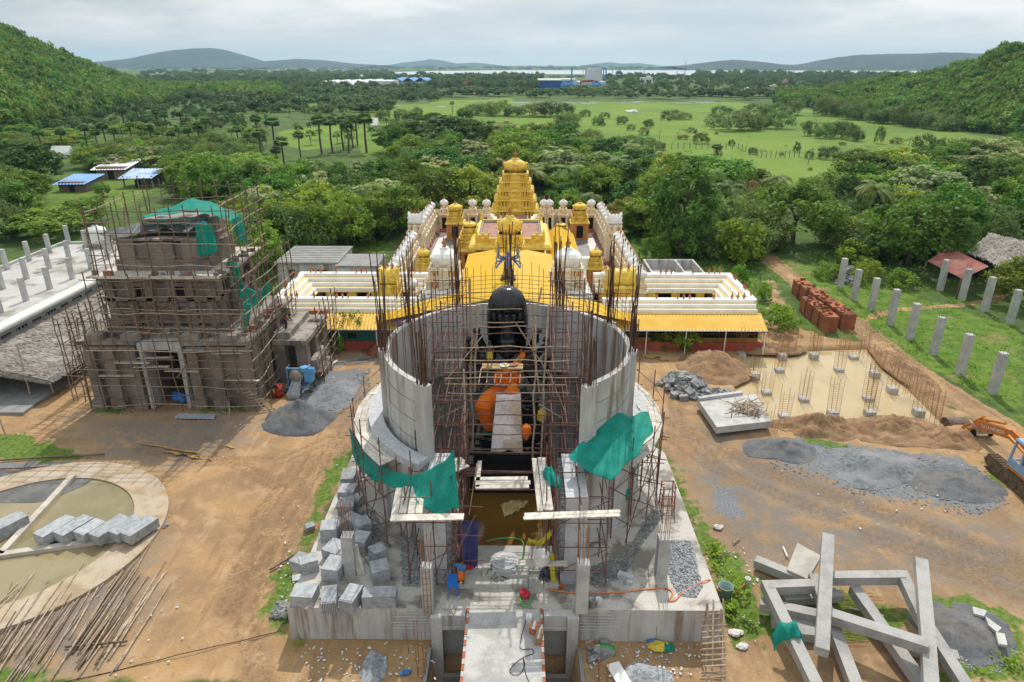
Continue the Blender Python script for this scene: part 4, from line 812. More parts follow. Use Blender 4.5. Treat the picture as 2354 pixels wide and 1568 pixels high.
for sx in (-1, 1): mb.box((-.4 + sx * 1.5, 68., 0), (.4, .4, 3.5)); mb.box((-.4 + sx * 1.5, 69.4, 0), (.4, .4, 3.5))
mb.build('pillar', OCHRE, t); mb = MB(); cornice(mb, -.4, 68.75, 3.55, 2.9, 2.3, .55, .5); mb.build('eave', GOLD, t)
vimana(t, -.4, 68.85, 4.03, [(3.1, 2.1, 1.0), (2.6, 1.8, .95)], [GOLD, OCHRE], ('dome', 2.15, 1.7, 1.9), nfig=4)
for x, lab in ((-6.2, 'white stepped shrine tower west of the yellow canopy, scaly domed roof'), (4.95, 'white stepped shrine tower east of the yellow canopy, scaly domed roof')):
    t = thing('white_shrine_tower', lab, 'temple tower', (x, 60, 0), 'white shrine towers beside the yellow canopy')
    mb = MB(); mb.box((x, 60, 0), (3.4, 3.4, 2.5)); mb.m = 1; mb.box((x, 58.28, .5), (1., .1, 1.6)); mb.build('sanctum_wall', [CREAM, PINK], t)
    mb = MB(); cornice(mb, x, 60, 2.45, 3.1, 3.1, .68, .75); mb.build('eave', PWHITE, t)
    vimana(t, x, 60, 3.15, [(3.3, 3.3, 1.05), (2.8, 2.8, .95)], [CREAM, ORNP], ('fourside', 2.1, 2.1, 1.65), nfig=6, dome_mat=PWHITE)
def goldshrine(name, lab, x, y, w_, h, door=True, style='dome', group=None, mats=None):
    t = thing(name, lab, 'shrine', (x, y, 0), group); mb = MB(); b_ = h * .45
    mb.box((x, y, 0), (w_ * 1.12, w_ * 1.12, b_ * .14)); mb.box((x, y, b_ * .14), (w_, w_, b_ * .86))
    for sx in (-1, 1):
        for sy in (-1, 1): mb.box((x + sx * w_ * .47, y + sy * w_ * .47, 0), (w_ * .16, w_ * .16, b_))
    mb.build('sanctum_wall', ORNP, t)
    if door: mb = MB(); mb.box((x, y - w_ * .51, b_ * .14), (w_ * .42, .06, b_ * .72)); mb.build('doorway', DARKG, t)
    mb = MB(); cornice(mb, x, y, b_, w_, w_, w_ * .13, h * .05); mb.build('eave', mats[0] if mats else GOLD, t)
    vimana(t, x, y, b_ + h * .045, [(w_ * 1.05, w_ * 1.05, h * .16), (w_ * .82, w_ * .82, h * .12)] + ([(w_ * .62, w_ * .62, h * .1)] if style == 'pyr' else []), mats or [GOLD, OCHRE], ('dome', w_ * (.5 if style == 'pyr' else .8), w_ * (.5 if style == 'pyr' else .8), h * (.12 if style == 'pyr' else .22)), nfig=4)
    return t
for u, v0, v1, nm, lab, st, ww, dr in ((1047, 552, 466, 'golden_shrine', 'golden domed shrine near the back wall, west of the gopuram', 'dome', 2.1, True), (1332, 552, 464, 'golden_shrine', 'golden domed shrine near the back wall, east of the gopuram', 'dome', 2.1, True),
        (1081, 630, 507, 'golden_shrine', 'golden pyramid-roofed shrine with dark doorway beside the main hall', 'pyr', 2.7, True), (1290, 575, 512, 'golden_shrine', 'small golden pyramid-roofed shrine behind the narrow yellow gable roof', 'pyr', 2.3, False)):
    p = P(u, v0); p.y += ww / 2; goldshrine(nm, lab, p.x, p.y, ww, vat(p, v1, u), dr, st)
for u, v0, v1, lab in ((978, 655, 570, 'slim golden domed shrine just west of the white shrine tower'), (1366, 652, 570, 'slim golden domed shrine just east of the white shrine tower')):
    p = P(u, v0, 0); goldshrine('slim_golden_shrine', lab, p.x, p.y, 1.45, vat(p, v1, u), False, 'dome')
for x, lab, n in ((9.4, 'golden barrel-roofed tower at the inner end of the east wing', 2), (-10.8, 'golden barrel-roofed tower at the inner end of the west wing', 1)):
    t = thing('golden_wing_tower', lab, 'temple tower', (x, 57.4, 0)); mb = MB(); mb.box((x, 57.4, 0), (2.7 if n == 2 else 1.8, 2.2, 3.3)); mb.build('sanctum_wall', GOLD, t)
    vimana(t, x, 57.4, 3.3, [(2.7 if n == 2 else 1.7, 2., .95)], [GOLD, OCHRE], ('barrel', 2.4 if n == 2 else 1.5, 1.6, 1.35), nfig=4, kalas=3 if n == 2 else 2)
def minishrine(h=4.9, w_=1.25, big=False):
    t = thing('white_wall_shrine', None, 'shrine', (0, 0, 0)); mb = MB(); mb.box((0, 0, 0), (w_ * 1.2, w_ * 1.2, .28)); mb.box((0, 0, .28), (w_ * 1.08, w_ * 1.08, .3)); mb.build('plinth', PINK, t)
    mb = MB(); mb.box((0, .1, .58), (w_ * .9, w_ * .8, 1.9))
    for sx in (-1, 1): mb.lathe([(.13, 0), (.1, .15), (.09, 1.5), (.15, 1.75), (.15, 1.9)], 8, (sx * w_ * .42, -w_ * .45, .58))
    cornice(mb, 0, 0, 2.48, w_ * .9, w_ * .9, .2, .22); mb.build('body', CREAM, t); mb = MB(); mb.box((0, -w_ * .32, .6), (w_ * .5, .12, 1.5)); mb.build('niche', DARKG, t)
    mb = MB(); mb.box((0, 0, 2.7), (w_ * .86, w_ * .86, .62))
    for sx in (-1, 1):
        for sy in (-1, 1): minidome(mb, sx * w_ * .38, sy * w_ * .38, 2.66, .3, .75)
        figure(mb, sx * w_ * .16, -w_ * .46, 2.68, .6); figure(mb, sx * w_ * .46, 0, 2.68, .6)
    cornice(mb, 0, 0, 3.3, w_ * .66, w_ * .66, .12, .12); mb.box((0, 0, 3.4), (w_ * .6, w_ * .6, .35)); mb.m = 1
    for k in (-1, 1): mb.box((k * w_ * .28, -w_ * .44, 2.86), (.16, .04, .34)); mb.box((k * w_ * .17, -w_ * .31, 3.46), (.15, .03, .22))
    for k in (-1, 1): mb.box((k * w_ * .44, 0, 2.86), (.04, .2, .34))
    mb.build('tier', [CREAM, ORNP], t)
    mb = MB(); mb.lathe([(w_ * .3, 0), (w_ * .42, .08), (w_ * .47, .28), (w_ * .45, .5), (w_ * .32, .68), (w_ * .16, .78), (w_ * .14, .86), (.03, .92)], 20, (0, 0, 3.74), rib=.05, nr=10); mb.build('dome', PWHITE, t, smooth=True)
    mb = MB(); mb.lathe([(.08, 0), (.03, .1), (.11, .22), (.09, .34), (.02, .42), (.005, .6)], 8, (0, 0, 4.64)); mb.build('finial', COPPER, t, smooth=True); return t
ms0 = minishrine(); first = True; used0 = False
def place(x, y, rz, lab, grp, s=1.):
    global used0
    if not used0:
        ms0.location = (x, y, 0); ms0.rotation_euler = (0, 0, rz); ms0['label'] = lab; ms0['group'] = grp; used0 = True
        for c in ms0.children: c.matrix_parent_inverse = Matrix()
        return ms0
    return dup(ms0, (x, y, 0), rz, s, lab, grp)
YS = [93.2, 91, 88.9, 86.8, 84.5, 82.3, 75.6, 74, 72.3, 70.5, 68.7, 66.8, 64.8, 62.6, 60.5]
for i, y in enumerate(YS):
    place(-11.5, y, R(90), f"white domed shrine on the west row of the court, {nth(i)} from the back corner", 'white shrines of the west row')
    place(11.7, y, R(-90), f"white domed shrine on the east row of the court, {nth(i)} from the back corner", 'white shrines of the east row')
for i, u in enumerate((1022, 1087, 1119, 1250, 1262, 1294, 1358)):
    p = PY(u, 500, 95.2); place(p.x, 95.2, 0, f"white domed shrine along the back wall, {nth(i)} from the west corner", 'white shrines of the back row')
for x, y, lab in ((-9.1, 58.6, 'lone white domed shrine between the gold slim shrine and west wing'), (8.6, 61.3, 'lone white domed shrine beside the east slim gold shrine')): place(x, y, 0, lab, 'lone white shrines', .92)
for x, lab, rz in ((-11.5, 'big white barrel-roofed shrine midway along the west row', 1), (11.6, 'big white barrel-roofed shrine midway along the east row', -1)):
    t = thing('barrel_roof_shrine', lab, 'shrine', (x, 78.6, 0)); mb = MB(); mb.box((x, 78.6, 0), (2.2, 2.3, .6)); mb.build('plinth', PINK, t); mb = MB(); mb.box((x, 78.6, .6), (1.8, 1.9, 2.5))
    for sy in (-.8, .8):
        for sx in (-.8, .8): mb.lathe([(.16, 0), (.13, .2), (.13, 2.), (.2, 2.4)], 8, (x + sx, 78.6 + sy, .6))
    mb.build('body', CREAM, t); vimana(t, x, 78.6, 3.1, [(2., 2.1, .9), (1.6, 1.8, .8)], [CREAM, ORNP], ('barrel', 1.5, 1.3, 1.25), nfig=4, dome_mat=PWHITE, kalas=3)
# arched niches between the shrines of the back wall
mb = MB()
t = thing('compound_back_wall', 'brick-red back wall of the temple court with arched cream niches', 'wall', (0, 96, 0))
mb.bb(-12.3, 12.8, 95.9, 96.2, 0, 3.0); mb.build('wall', PINK, t)
for u in (1005, 1037, 1054, 1071, 1103, 1133, 1250, 1279, 1309, 1342, 1372):
    p = PY(u, 500, 95.6); mb = MB(); mb.bb(p.x - .45, p.x + .45, 95.5, 95.89, 0, 2.5); mb.lathe([(.45, 0), (.4, .25), (.2, .5), (.01, .62)], 12, (p.x, 95.7, 2.5), sy=.4)
    for s_ in (-.38, .38): mb.lathe([(.1, 0), (.08, 2.2), (.13, 2.5)], 6, (p.x + s_, 95.45, 0))
    mb.m = 1; mb.bb(p.x - .2, p.x + .2, 95.44, 95.498, .9, 2.0); mb.build('niche', [CREAM, CONC], t)
t = thing('compound_side_wall', 'low grey outer wall along the east side of the temple court', 'wall', (13.4, 75, 0)); mb = MB(); mb.bb(12.55, 12.85, 62.8, 95.8, 0, 2.1); mb.build('wall', CONC, t)
mb = MB(); mb.bb(12.5, 12.9, 62.8, 95.8, 2.1, 2.2); mb.build('coping', CONC, t)
mb = MB(); q0, q1 = (14.6, 63, 0), (15.2, 86, 0)
for k in range(9):
    y = 63 + k * 2.9; mb.tube([(13.6, y, 0), (13.6, y, 2.3)], .025, 5); mb.tube([(12.8, y, 2.15), (13.65, y, 2.15)], .02, 5)
mb.tube([(13.6, 62, 2.3), (13.6, 90, 2.3)], .05, 5); mb.tube([(13.6, 62, 1.2), (13.6, 90, 1.2)], .025, 5); mb.build('scaffold_rail', WOODL, label='thin wooden rail scaffold outside the east temple wall', cat='scaffold')
t = thing('compound_side_wall', 'low cream outer wall along the west side of the temple court', 'wall', (-13, 75, 0)); mb = MB(); mb.bb(-12.5, -12.2, 58, 95.8, 0, 2.1); mb.build('wall', CREAM, t)
mb = MB()
for k in range(9): y = 60 + k * 3; mb.tube([(-13.3, y, 0), (-13.3, y, 2.3)], .025, 5); mb.tube([(-13.35, y, 2.15), (-12.45, y, 2.15)], .02, 5)
mb.tube([(-13.3, 59, 2.3), (-13.3, 85, 2.3)], .05, 5); mb.build('scaffold_rail', WOODL, label='thin wooden rail scaffold outside the west temple wall', cat='scaffold')
mb = MB(); mb.bb(-12.2, 12.55, 54.6, 95.9, -.3, .06); mb.build('court_floor', FLOORW, kind='structure')
for a in ((-9.4, -5.6, 82, 94), (-9.2, -5.2, 72.5, 80.8), (-9.2, -6, 62.8, 71.4), (7.2, 9.6, 82, 94), (7.0, 9.6, 64, 80.8), (-10.9, -10.4, 58, 94), (10.6, 11., 58, 94)):
    mb = MB(); mb.bb(*a, 0, .066); mb.build('court_paving', FLOORG, kind='structure')
def corr(mb, p00, p10, p11, p01, nw, amp=.035, k=4):
    """corrugated sheet: ribs run from the p00-p10 edge to the p01-p11 edge"""
    p00, p10, p11, p01 = map(Vector, (p00, p10, p11, p01)); n_ = (p10 - p00).cross(p01 - p00).normalized(); N_ = nw * k
    mb.grid(lambda a, b_: p00.lerp(p10, a).lerp(p01.lerp(p11, a), b_) + n_ * amp * math.cos(2 * math.pi * nw * a), N_, 1)
RX, RZ, SLP = -.4, 4.75, .185
def ez(x): return RZ - abs(x - RX) * SLP
t = thing('yellow_canopy', 'long bright yellow corrugated gable canopy running from the hall to the round tower', 'canopy', (RX, 58, 0))
for sx in (-1, 1):
    mb = MB(); x1 = RX + sx * 4.25; corr(mb, (RX, 68, RZ), (RX, 52.0, RZ), (x1, 52.0, ez(x1)), (x1, 68, ez(x1)), 60) if sx < 0 else corr(mb, (RX, 52.0, RZ), (RX, 68, RZ), (x1, 68, ez(x1)), (x1, 52.0, ez(x1)), 60); mb.build('roof_slope', YSHEET, t)
    x2 = RX + sx * 10.2; mb = MB(); q0, q1, q2, q3 = (x1, 52.0, ez(x1)), (x1, 55.3, ez(x1)), (x2, 54.2, ez(x2)), (x2, 51.3, ez(x2))
    corr(mb, *((q0, q1, q2, q3) if sx > 0 else (q1, q0, q3, q2)), 13); mb.build('side_roof', YSHEET, t)
mb = MB(); mb.box((RX, 60, RZ - .01), (.5, 16, .07)); mb.build('ridge_cap', YSHEET, t)
mb = MB()
for x in (-10, -7, -4.4, 3.6, 6.5, 9.2):
    mb.tube([(x, 52.2, 0), (x, 52.2, ez(x) - .05)], .06, 6)
    if abs(x) < 5:
        for y in (56, 60, 64): mb.tube([(x, y, 0), (x, y, ez(x) - .05)], .06, 6)
for x in (-4.5, 3.7): mb.tube([(x, 52, ez(x) - .08), (x, 68, ez(x) - .08)], .05, 6)
mb.build('steel_post', WHITE, t)
mb = MB(); mb.prism([(-10.4, 0), (9.5, 0), (9.5, 1)][:3], 0, .01) if False else mb.grid(lambda a, b_: Vector((-4.4 + 8.2 * a, 52.3, (ez(-4.4 + 8.2 * a) - .12) * (b_ * .22 + .78))), 16, 1); mb.build('gable_board', CONCD, t)
t = thing('narrow_yellow_roof', 'narrow yellow corrugated gable roof east of the flat-roofed hall', 'canopy', (5.2, 72, 0))
for sx in (-1, 1):
    mb = MB(); a, b_, c, d = (5.2, 80.5, 4.1), (5.2, 62.5, 4.1), (5.2 + sx * 1.75, 62.5, 3.2), (5.2 + sx * 1.75, 80.5, 3.2)
    corr(mb, *((a, b_, c, d) if sx < 0 else (b_, a, d, c)), 64); mb.build('roof_slope', YSHEET, t)
mb = MB()
for y in (63, 68, 74, 80):
    for sx in (-1.6, 1.6): mb.tube([(5.2 + sx, y, 0), (5.2 + sx, y, 3.25)], .05, 6)
mb.tube([(6.95, 62.5, 3.12), (6.95, 80.5, 3.12)], .06, 6); mb.build('steel_post', WHITE, t)
def wing(s, x0, x1, lab):
    t = thing('gallery_wing', lab, 'temple wing', ((x0 + x1) / 2, 57, 0))
    def rolls(a, b_, n, back=False):
        """profile from a=(inset, z) to b: n rounded white rolls with yellow fillets between"""
        pr = []
        for k in range(n):
            for j in range(6):
                f = (k + j / 6 * .72) / n; bul = .13 * math.sin(math.pi * j / 5); pr.append((a[0] + (b_[0] - a[0]) * f + (bul * .5), a[1] + (b_[1] - a[1]) * f + bul, 0 if j < 5 else 1))
            pr.append((a[0] + (b_[0] - a[0]) * (k + .97) / n - .02, a[1] + (b_[1] - a[1]) * (k + .97) / n - .03, 1))
        pr.append((b_[0], b_[1], 0)); return pr
    # front face: from the ridge down towards the viewer
    for part, pr, path in (('front_cornice', rolls((0, 3.62), (1.5, 2.85), 3), lambda i: [(x0, 54.75 - i), (x1, 54.75 - i)]), ('inner_cornice', rolls((0, 3.62), (1.9, 2.35), 4), lambda i: [(x0, 62.2 - i), (x1 - s * i, 62.2 - i), (x1 - s * i, 55.2)])):
        mb = MB(); o = [[(p[0], p[1], z) for p in path(i)] for i, z, _ in pr]
        for k in range(len(o) - 1):
            mb.m = 1 if pr[k][2] else 0
            for j in range(len(o[0]) - 1): mb.add([o[k][j], o[k][j + 1], o[k + 1][j + 1], o[k + 1][j]], [(0, 1, 2, 3) if s < 0 else (3, 2, 1, 0)])
        mb.build(part, [ROLLW, ROLLY], t)
    xo = x1 + s * .3; mb = MB(); f = lambda a, b_: (min(a, b_), max(a, b_))
    mb.bb(*f(x0, xo), 54.752, 55.2, 2.6, 3.62); mb.bb(*f(x0, xo), 62.202, 62.7, 0, 3.62); mb.bb(*f(x1 + s * .002, xo), 55.2, 62.2, 0, 3.62); mb.build('parapet', ROLLW, t)
    mb = MB(); mb.bb(*f(x0, xo), 53.35, 53.5, 0, 2.85); mb.bb(*f(x0, x1 - s * 1.9), 61.6, 61.9, 0, 2.4); mb.build('rear_wall', OCHRE, t)
    mb = MB(); mb.bb(*f(x0, x1 - s * 2), 61.4, 61.59, .6, 2.2); mb.bb(*f(x0, xo - s * .1), 53.2, 53.34, .75, 2.3); mb.build('opening_shade', DARKG, t)  # black slabs paint the shade inside the gallery openings
    for k in range(5):
        mb = MB(); xx = x0 + (x1 - s * 2.3 - x0) * (k + .3) / 4.6; mb.box((xx, 60.5, 0), (.42, .4, 2.3)); mb.box((xx, 60.5, 1.95), (.75, .45, .36)); mb.build('pillar', GOLD, t)
    mb = MB(); a, b_ = f(x0, xo); corr(mb, (a, 53.3, 2.82), (b_, 53.3, 2.82), (b_, 51.45, 2.1), (a, 51.45, 2.1), int((b_ - a) / .28), .03); mb.build('awning_sheet', YSHEET2, t)
    mb = MB(); mb.bar((a, 51.44, 2.05), (b_, 51.44, 2.05), .07)
    for k in range(5): xx = a + .1 + (b_ - a - .2) * k / 4; mb.tube([(xx, 51.55, 0), (xx, 51.55, 2.08)], .04, 6)
    mb.build('awning_post', WHITE, t)
    mb = MB(); mb.bb(a, b_, 52.2, 52.35, 0, .72); mb.build('low_red_wall', REDW, t)
    mb = MB()
    for k in range(9): xx = a + (b_ - a) * (k + .5) / 9; mb.tube([(xx, 52.28, .7), (xx, 52.28, 2.2)], .018, 5)
    mb.tube([(a, 52.28, 1.45), (b_, 52.28, 1.45)], .018, 5); mb.build('rail', REBARO, t)
    if s < 0:
        mb = MB(); mb.bb(-17.4, -11., 52.36, 52.42, .72, 2.15); mb.build('teal_board', TEAL, t); mb = MB(); mb.bb(-13.6, -12.9, 52.33, 52.357, .95, 1.4); mb.build('board_opening', DARKG, t)
    kx = [x0 + (x1 - x0) * q for q in (.08, .12, .16, .36, .5, .54, .58, .74, .86, .9, .94)]
    mb = MB(); mb.lathe([(.1, 0), (.05, .08), (.14, .2), (.12, .3), (.03, .4), (.05, .48), (.005, .66)], 8, (0, 0, 0)); fm = mb.mesh('finial', COPPER, True)
    for (px_, py_) in [(x, 54.97) for x in kx] + [(x, 62.45) for x in kx] + [(x1 + s * .15, y) for y in (56, 57.5, 58, 60.5, 61)]:
        o = bpy.data.objects.new('finial', fm); COL.objects.link(o); o.location = (px_, py_, 3.6); child(o, t)
    return t
wing(1, 7.6, 20.3, 'white and gold banded gallery wing east of the round concrete tower'); wing(-1, -7.9, -20.0, 'white and gold banded gallery wing west of the round concrete tower')
for s, xs in ((1, (6.4, 11.)), (-1, (-12., -7.2))):
    mb = MB(); mb.bb(xs[0], xs[1], 57.0 if s < 0 else 57.2, 57.15 if s < 0 else 57.35, 0, 2.6); mb.build('dark_stone_wall', DSTONE, label='dark stone screen wall under the golden tower of the ' + ('east' if s > 0 else 'west') + ' wing', cat='wall')
a, b_ = PY(904, 733, 51.7), PY(966, 764, 51.7); mb = MB(); mb.bb(a.x, b_.x, 51.68, 51.72, b_.z, a.z); t = thing('banner', 'blue and pink printed banner hung under the yellow canopy west edge', 'banner', ((a.x + b_.x) / 2, 51.7, b_.z)); mb.build('cloth', M('printed_banner', (.03, .04, .22), (.45, .12, .25), 2.2, .6, lo=.5, hi=.56, c3=(.5, .45, .3), s3=1.6, f3=.4), t); mb = MB(); mb.tube([(a.x, 51.75, 0), (a.x, 51.75, a.z)], .03, 5); mb.tube([(b_.x, 51.75, 0), (b_.x, 51.75, a.z)], .03, 5); mb.build('banner_pole', STEELG, t)
SKB = M('blue_skin_paint', (.12, .25, .55), (.09, .2, .46), 6, .5); GARM = M('painted_garments', (.12, .3, .12), (.45, .12, .3), 5, .55, lo=.45, hi=.55, c3=(.5, .4, .08), s3=3., f3=.9)
t = thing('deity_statue', 'many-armed blue painted deity statue standing on the yellow canopy ridge', 'statue', (RX, 57, 4.3)); h = 2.6
mb = MB(); mb.box((RX, 57, 4.3), (.9, .8, .5)); mb.build('pedestal', DSTONE, t)
B = Vector((RX, 57, 4.75)); mb = MB()
for sx in (-1, 1): mb.tube([B + Vector((sx * .14, 0, 0)), B + Vector((sx * .16, 0, .5)), B + Vector((sx * .12, 0, .95))], .12, 8)
mb.lathe([(.2, 0), (.24, .15), (.17, .35), (.27, .6), (.1, .75), (.09, .82)], 10, B + Vector((0, 0, .85)), sy=.7); mb.ball(B + Vector((0, -.02, 1.82)), .17, 10, 8); mb.ball(B + Vector((0, -.19, 1.8)), .03, 6, 4)
for sx in (-1, 1):
    for k in range(4):
        a = -.5 + k * .45; e = B + Vector((sx * .55, -.1, 1.25 + a * .5)); hnd = B + Vector((sx * (.68 - .05 * k), -.3, 1.3 + a * .95)); mb.tube([B + Vector((sx * .24, 0, 1.4)), e, hnd], [.08, .06, .045], 6); mb.ball(hnd, .07, 6, 4)
        for f in range(4): mb.tube([hnd, hnd + Vector((sx * (.03 + .03 * f), -.05, .11))], .018, 4)
mb.build('body', SKB, t, smooth=True); mb = MB(); mb.lathe([(.34, 0), (.3, .3), (.25, .6), (.26, .8)], 12, B + Vector((0, 0, .1)), sy=.8, rib=.06, nr=6); mb.lathe([(.26, 0), (.29, .1), (.25, .2)], 10, B + Vector((0, 0, 1.35)), sy=.75)
for sx in (-1, 1):
    for k in range(4): a = -.5 + k * .45; c = B + Vector((sx * (.72 - .05 * k), -.32, 1.4 + a * .95)); mb.lathe([(.03, -.2), (.03, .1), (.09, .16), (.02, .34)], 6, c)
mb.build('garment', GARM, t); mb = MB(); mb.lathe([(.18, 0), (.2, .1), (.16, .3), (.08, .42), (.02, .5)], 10, B + Vector((0, 0, 1.9))); mb.lathe([(.5, 0), (.5, .06)], 16, B + Vector((0, .18, 1.5)), sy=.1); mb.build('crown', GOLD, t); t.scale = (1.45, 1.3, 1.2)
# ================================================================ PEOPLE
import bmesh
SKIN = M('brown_skin', (.13, .065, .04), (.10, .05, .03), 5, .55); HAIR = M('black_hair', (.012, .01, .01), r=.6)
CL = {k: M(k + '_garment', c, tuple(x * .75 for x in c), 6, .85, .4, 14) for k, c in dict(blue=(.06, .20, .42), orange=(.72, .16, .02), red=(.5, .03, .05), yellow=(.62, .48, .06), pink=(.55, .12, .2), dark=(.04, .045, .06), white=(.65, .63, .6), denim=(.06, .09, .17)).items()}
def person(label, loc, h, rz, pose='stand', top=None, low='dark', skirt=False, group=None):
    """standing, bending or sitting figure: one skinned body with hair and clothing as parts"""
    k = h / 1.68; t = thing('person', label, 'person', loc, group, rz)
    if pose == 'stand': hip, chest, neck, head = (0, 0, .92), (0, -.02, 1.28), (0, 0, 1.42), (0, -.02, 1.55); legs = [((s * .1, 0, .88), (s * .12, -.03, .48), (s * .12, .02, .07), (s * .13, -.14, .03)) for s in (-1, 1)]; arms = [((s * .19, 0, 1.36), (s * .27, .03, 1.08), (s * .22, -.2, .98)) for s in (-1, 1)]
    elif pose == 'bend': hip, chest, neck, head = (0, .05, .9), (0, -.22, 1.14), (0, -.36, 1.2), (0, -.48, 1.24); legs = [((s * .1, .05, .86), (s * .13, -.06, .47), (s * .13, .03, .07), (s * .14, -.13, .03)) for s in (-1, 1)]; arms = [((s * .19, -.28, 1.17), (s * .24, -.36, .92), (s * .16, -.52, .74)) for s in (-1, 1)]
    else: hip, chest, neck, head = (0, 0, .2), (0, -.06, .56), (0, -.06, .7), (0, -.1, .83); legs = [((s * .1, 0, .2), (s * .2, -.36, .42), (s * .16, -.34, .06), (s * .16, -.46, .03)) for s in (-1, 1)]; arms = [((s * .19, -.05, .64), (s * .27, -.16, .42), (s * .14, -.38, .4)) for s in (-1, 1)]
    V_ = [hip, chest, neck, head]; E_ = [(0, 1), (1, 2), (2, 3)]; Rr = [.13, .15, .055, .095]
    top_h = (head[0], head[1], head[2] + .1); V_.append(top_h); E_.append((3, 4)); Rr.append(.07)
    for L_ in legs:
        b_ = len(V_); V_ += list(L_); E_ += [(0, b_)] + [(b_ + i, b_ + i + 1) for i in range(3)]; Rr += [.095, .065, .042, .03]
    for A in arms:
        b_ = len(V_); V_ += list(A); E_ += [(1, b_), (b_, b_ + 1), (b_ + 1, b_ + 2)]; Rr += [.065, .045, .03]
        w_ = Vector(A[2]); d = (w_ - Vector(A[1])).normalized(); sd_ = d.cross(Vector((0, 0, 1))).normalized(); pm = len(V_); V_.append(tuple(w_ + d * .07)); E_.append((b_ + 2, pm)); Rr.append(.032)
        for f in range(5):
            q = w_ + d * (.07 if f else .03) + sd_ * ((f - 2.5) * .02 if f else .045); q2 = q + d * (.05 + .02 * (2 - abs(f - 2)) if f else .03) + Vector((0, 0, -.02)); n0 = len(V_); V_.append(tuple(q2)); E_.append((pm, n0)); Rr.append(.009)
    me_ = bpy.data.meshes.new('body'); bm = bmesh.new(); sk = bm.verts.layers.skin.verify(); vs = [bm.verts.new(Vector(v) * k) for v in V_]; bm.verts.ensure_lookup_table()
    for e in E_: bm.edges.new((vs[e[0]], vs[e[1]]))
    for v, r_ in zip(vs, Rr): v[sk].radius = (r_ * k, r_ * k)
    vs[0][sk].use_root = True; bm.to_mesh(me_); bm.free(); me_.materials.append(SKIN); ob = bpy.data.objects.new('body', me_); COL.objects.link(ob); ob.parent = t
    sm = ob.modifiers.new('skin', 'SKIN'); sm.use_smooth_shade = True; ss = ob.modifiers.new('smooth', 'SUBSURF'); ss.levels = 1; ss.render_levels = 1
    def pt(mb, nm, mt, sm_=True):
        o = bpy.data.objects.new(nm, mb.mesh(nm, mt, sm_)); COL.objects.link(o); o.parent = t
    H_ = Vector(head) * k; mb = MB(); mb.lathe([(.1 * k, -.06 * k), (.115 * k, .02 * k), (.1 * k, .09 * k), (.05 * k, .13 * k), (.002, .14 * k)], 10, H_ + Vector((0, .025 * k, .03 * k))); pt(mb, 'hair', HAIR)
    mb = MB(); mb.ball(H_ + Vector((0, -.1 * k, 0)), .02 * k, 6, 4)
    for s in (-1, 1): mb.ball(H_ + Vector((s * .095 * k, 0, 0)), .022 * k, 5, 4, (.5, 1, 1.3))
    pt(mb, 'face_features', SKIN)
    if top:
        a, b_ = Vector(hip) * k, Vector(neck) * k; mb = MB(); d = b_ - a; rings = []
        for f, q in ((-.1, .165), (.2, .16), (.6, .19), (.85, .2), (1., .09)): c = a + d * f; rings.append([c + Vector((q * k * 1.12 * math.cos(x), q * k * .72 * math.sin(x), 0)) for x in [2 * math.pi * i / 12 for i in range(12)]])
        mb.loft(rings)
        for A in arms: mb.tube([Vector(A[0]) * k, (Vector(A[0]) * .35 + Vector(A[1]) * .65) * k], .085 * k, 8, .07 * k)
        pt(mb, 'shirt', CL[top])
    mb = MB()
    if skirt:
        c = Vector(hip) * k; mb.lathe([(.2 * k, -.42 * k), (.19 * k, -.2 * k), (.17 * k, .0), (.16 * k, .1 * k)], 14, c, rib=.07, nr=7)
    else:
        for L_ in legs: mb.tube([Vector(L_[0]) * k + Vector((0, 0, .04 * k)), Vector(L_[1]) * k, Vector(L_[2]) * k], [.115 * k, .08 * k, .065 * k], 9)
        mb.ball(Vector(hip) * k, .16 * k, 10, 6, (1.05, .8, .8))
    pt(mb, 'lower_garment', CL[low]); return t
# ================================================================ THE ROUND TOWER AND ITS PLATFORM
RC = (0., 30.9); PZ = 1.65; DZ = 5.75; RIM = 9.4
def pol(a, r_, z): a = R(a); return Vector((RC[0] + r_ * math.sin(a), RC[1] - r_ * math.cos(a), z))
t = thing('stone_platform', 'large square concrete platform carrying the round tower', 'platform', (0, 30, 0))
mb = MB(); pf = [(-8.8, 21.4), (8.8, 21.4), (8.8, 33.4), (5.2, 39), (-5.2, 39), (-8.8, 33.)]; mb.prism(pf, 0, PZ); mb.mi[1] = 1; mb.build('platform_body', [CONCW, SLAB], t)
for sx in (-1, 1):
    mb = MB(); mb.bb(*sorted((sx * 2.95, sx * 2.5)), 20.9, 21.398, -3, PZ - .004); mb.bb(*sorted((sx * 2.5, sx * 1.56)), 21.05, 21.397, 1.12, PZ - .006)
    mb.bb(*sorted((sx * 2.95, sx * 1.56)), 20.98, 21.4 - .004, .96, 1.1)
    mb.build('front_frame', CONCW, t)
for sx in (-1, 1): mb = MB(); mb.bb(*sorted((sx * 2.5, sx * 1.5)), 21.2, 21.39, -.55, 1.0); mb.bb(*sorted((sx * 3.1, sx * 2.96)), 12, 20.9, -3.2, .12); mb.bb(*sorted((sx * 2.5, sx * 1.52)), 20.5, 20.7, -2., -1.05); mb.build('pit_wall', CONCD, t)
t = thing('concrete_walkway', 'pale concrete walkway slab leading onto the platform between two pits', 'walkway', (0, 17, 0)); mb = MB(); mb.bb(-1.42, 1.42, 11, 21.396, PZ - .22, PZ + .002); mb.build('slab', M('walkway_concrete', (.47, .465, .45), (.36, .355, .34), 1.2, .85, .15, 14, c3=(.30, .29, .27), s3=.7, f3=.6, lo=.42, hi=.6), t)
BEM = [M('edge_brick', (.42, .14, .07), (.36, .11, .05), 3), M('edge_mortar', (.45, .43, .4), r=.9)]
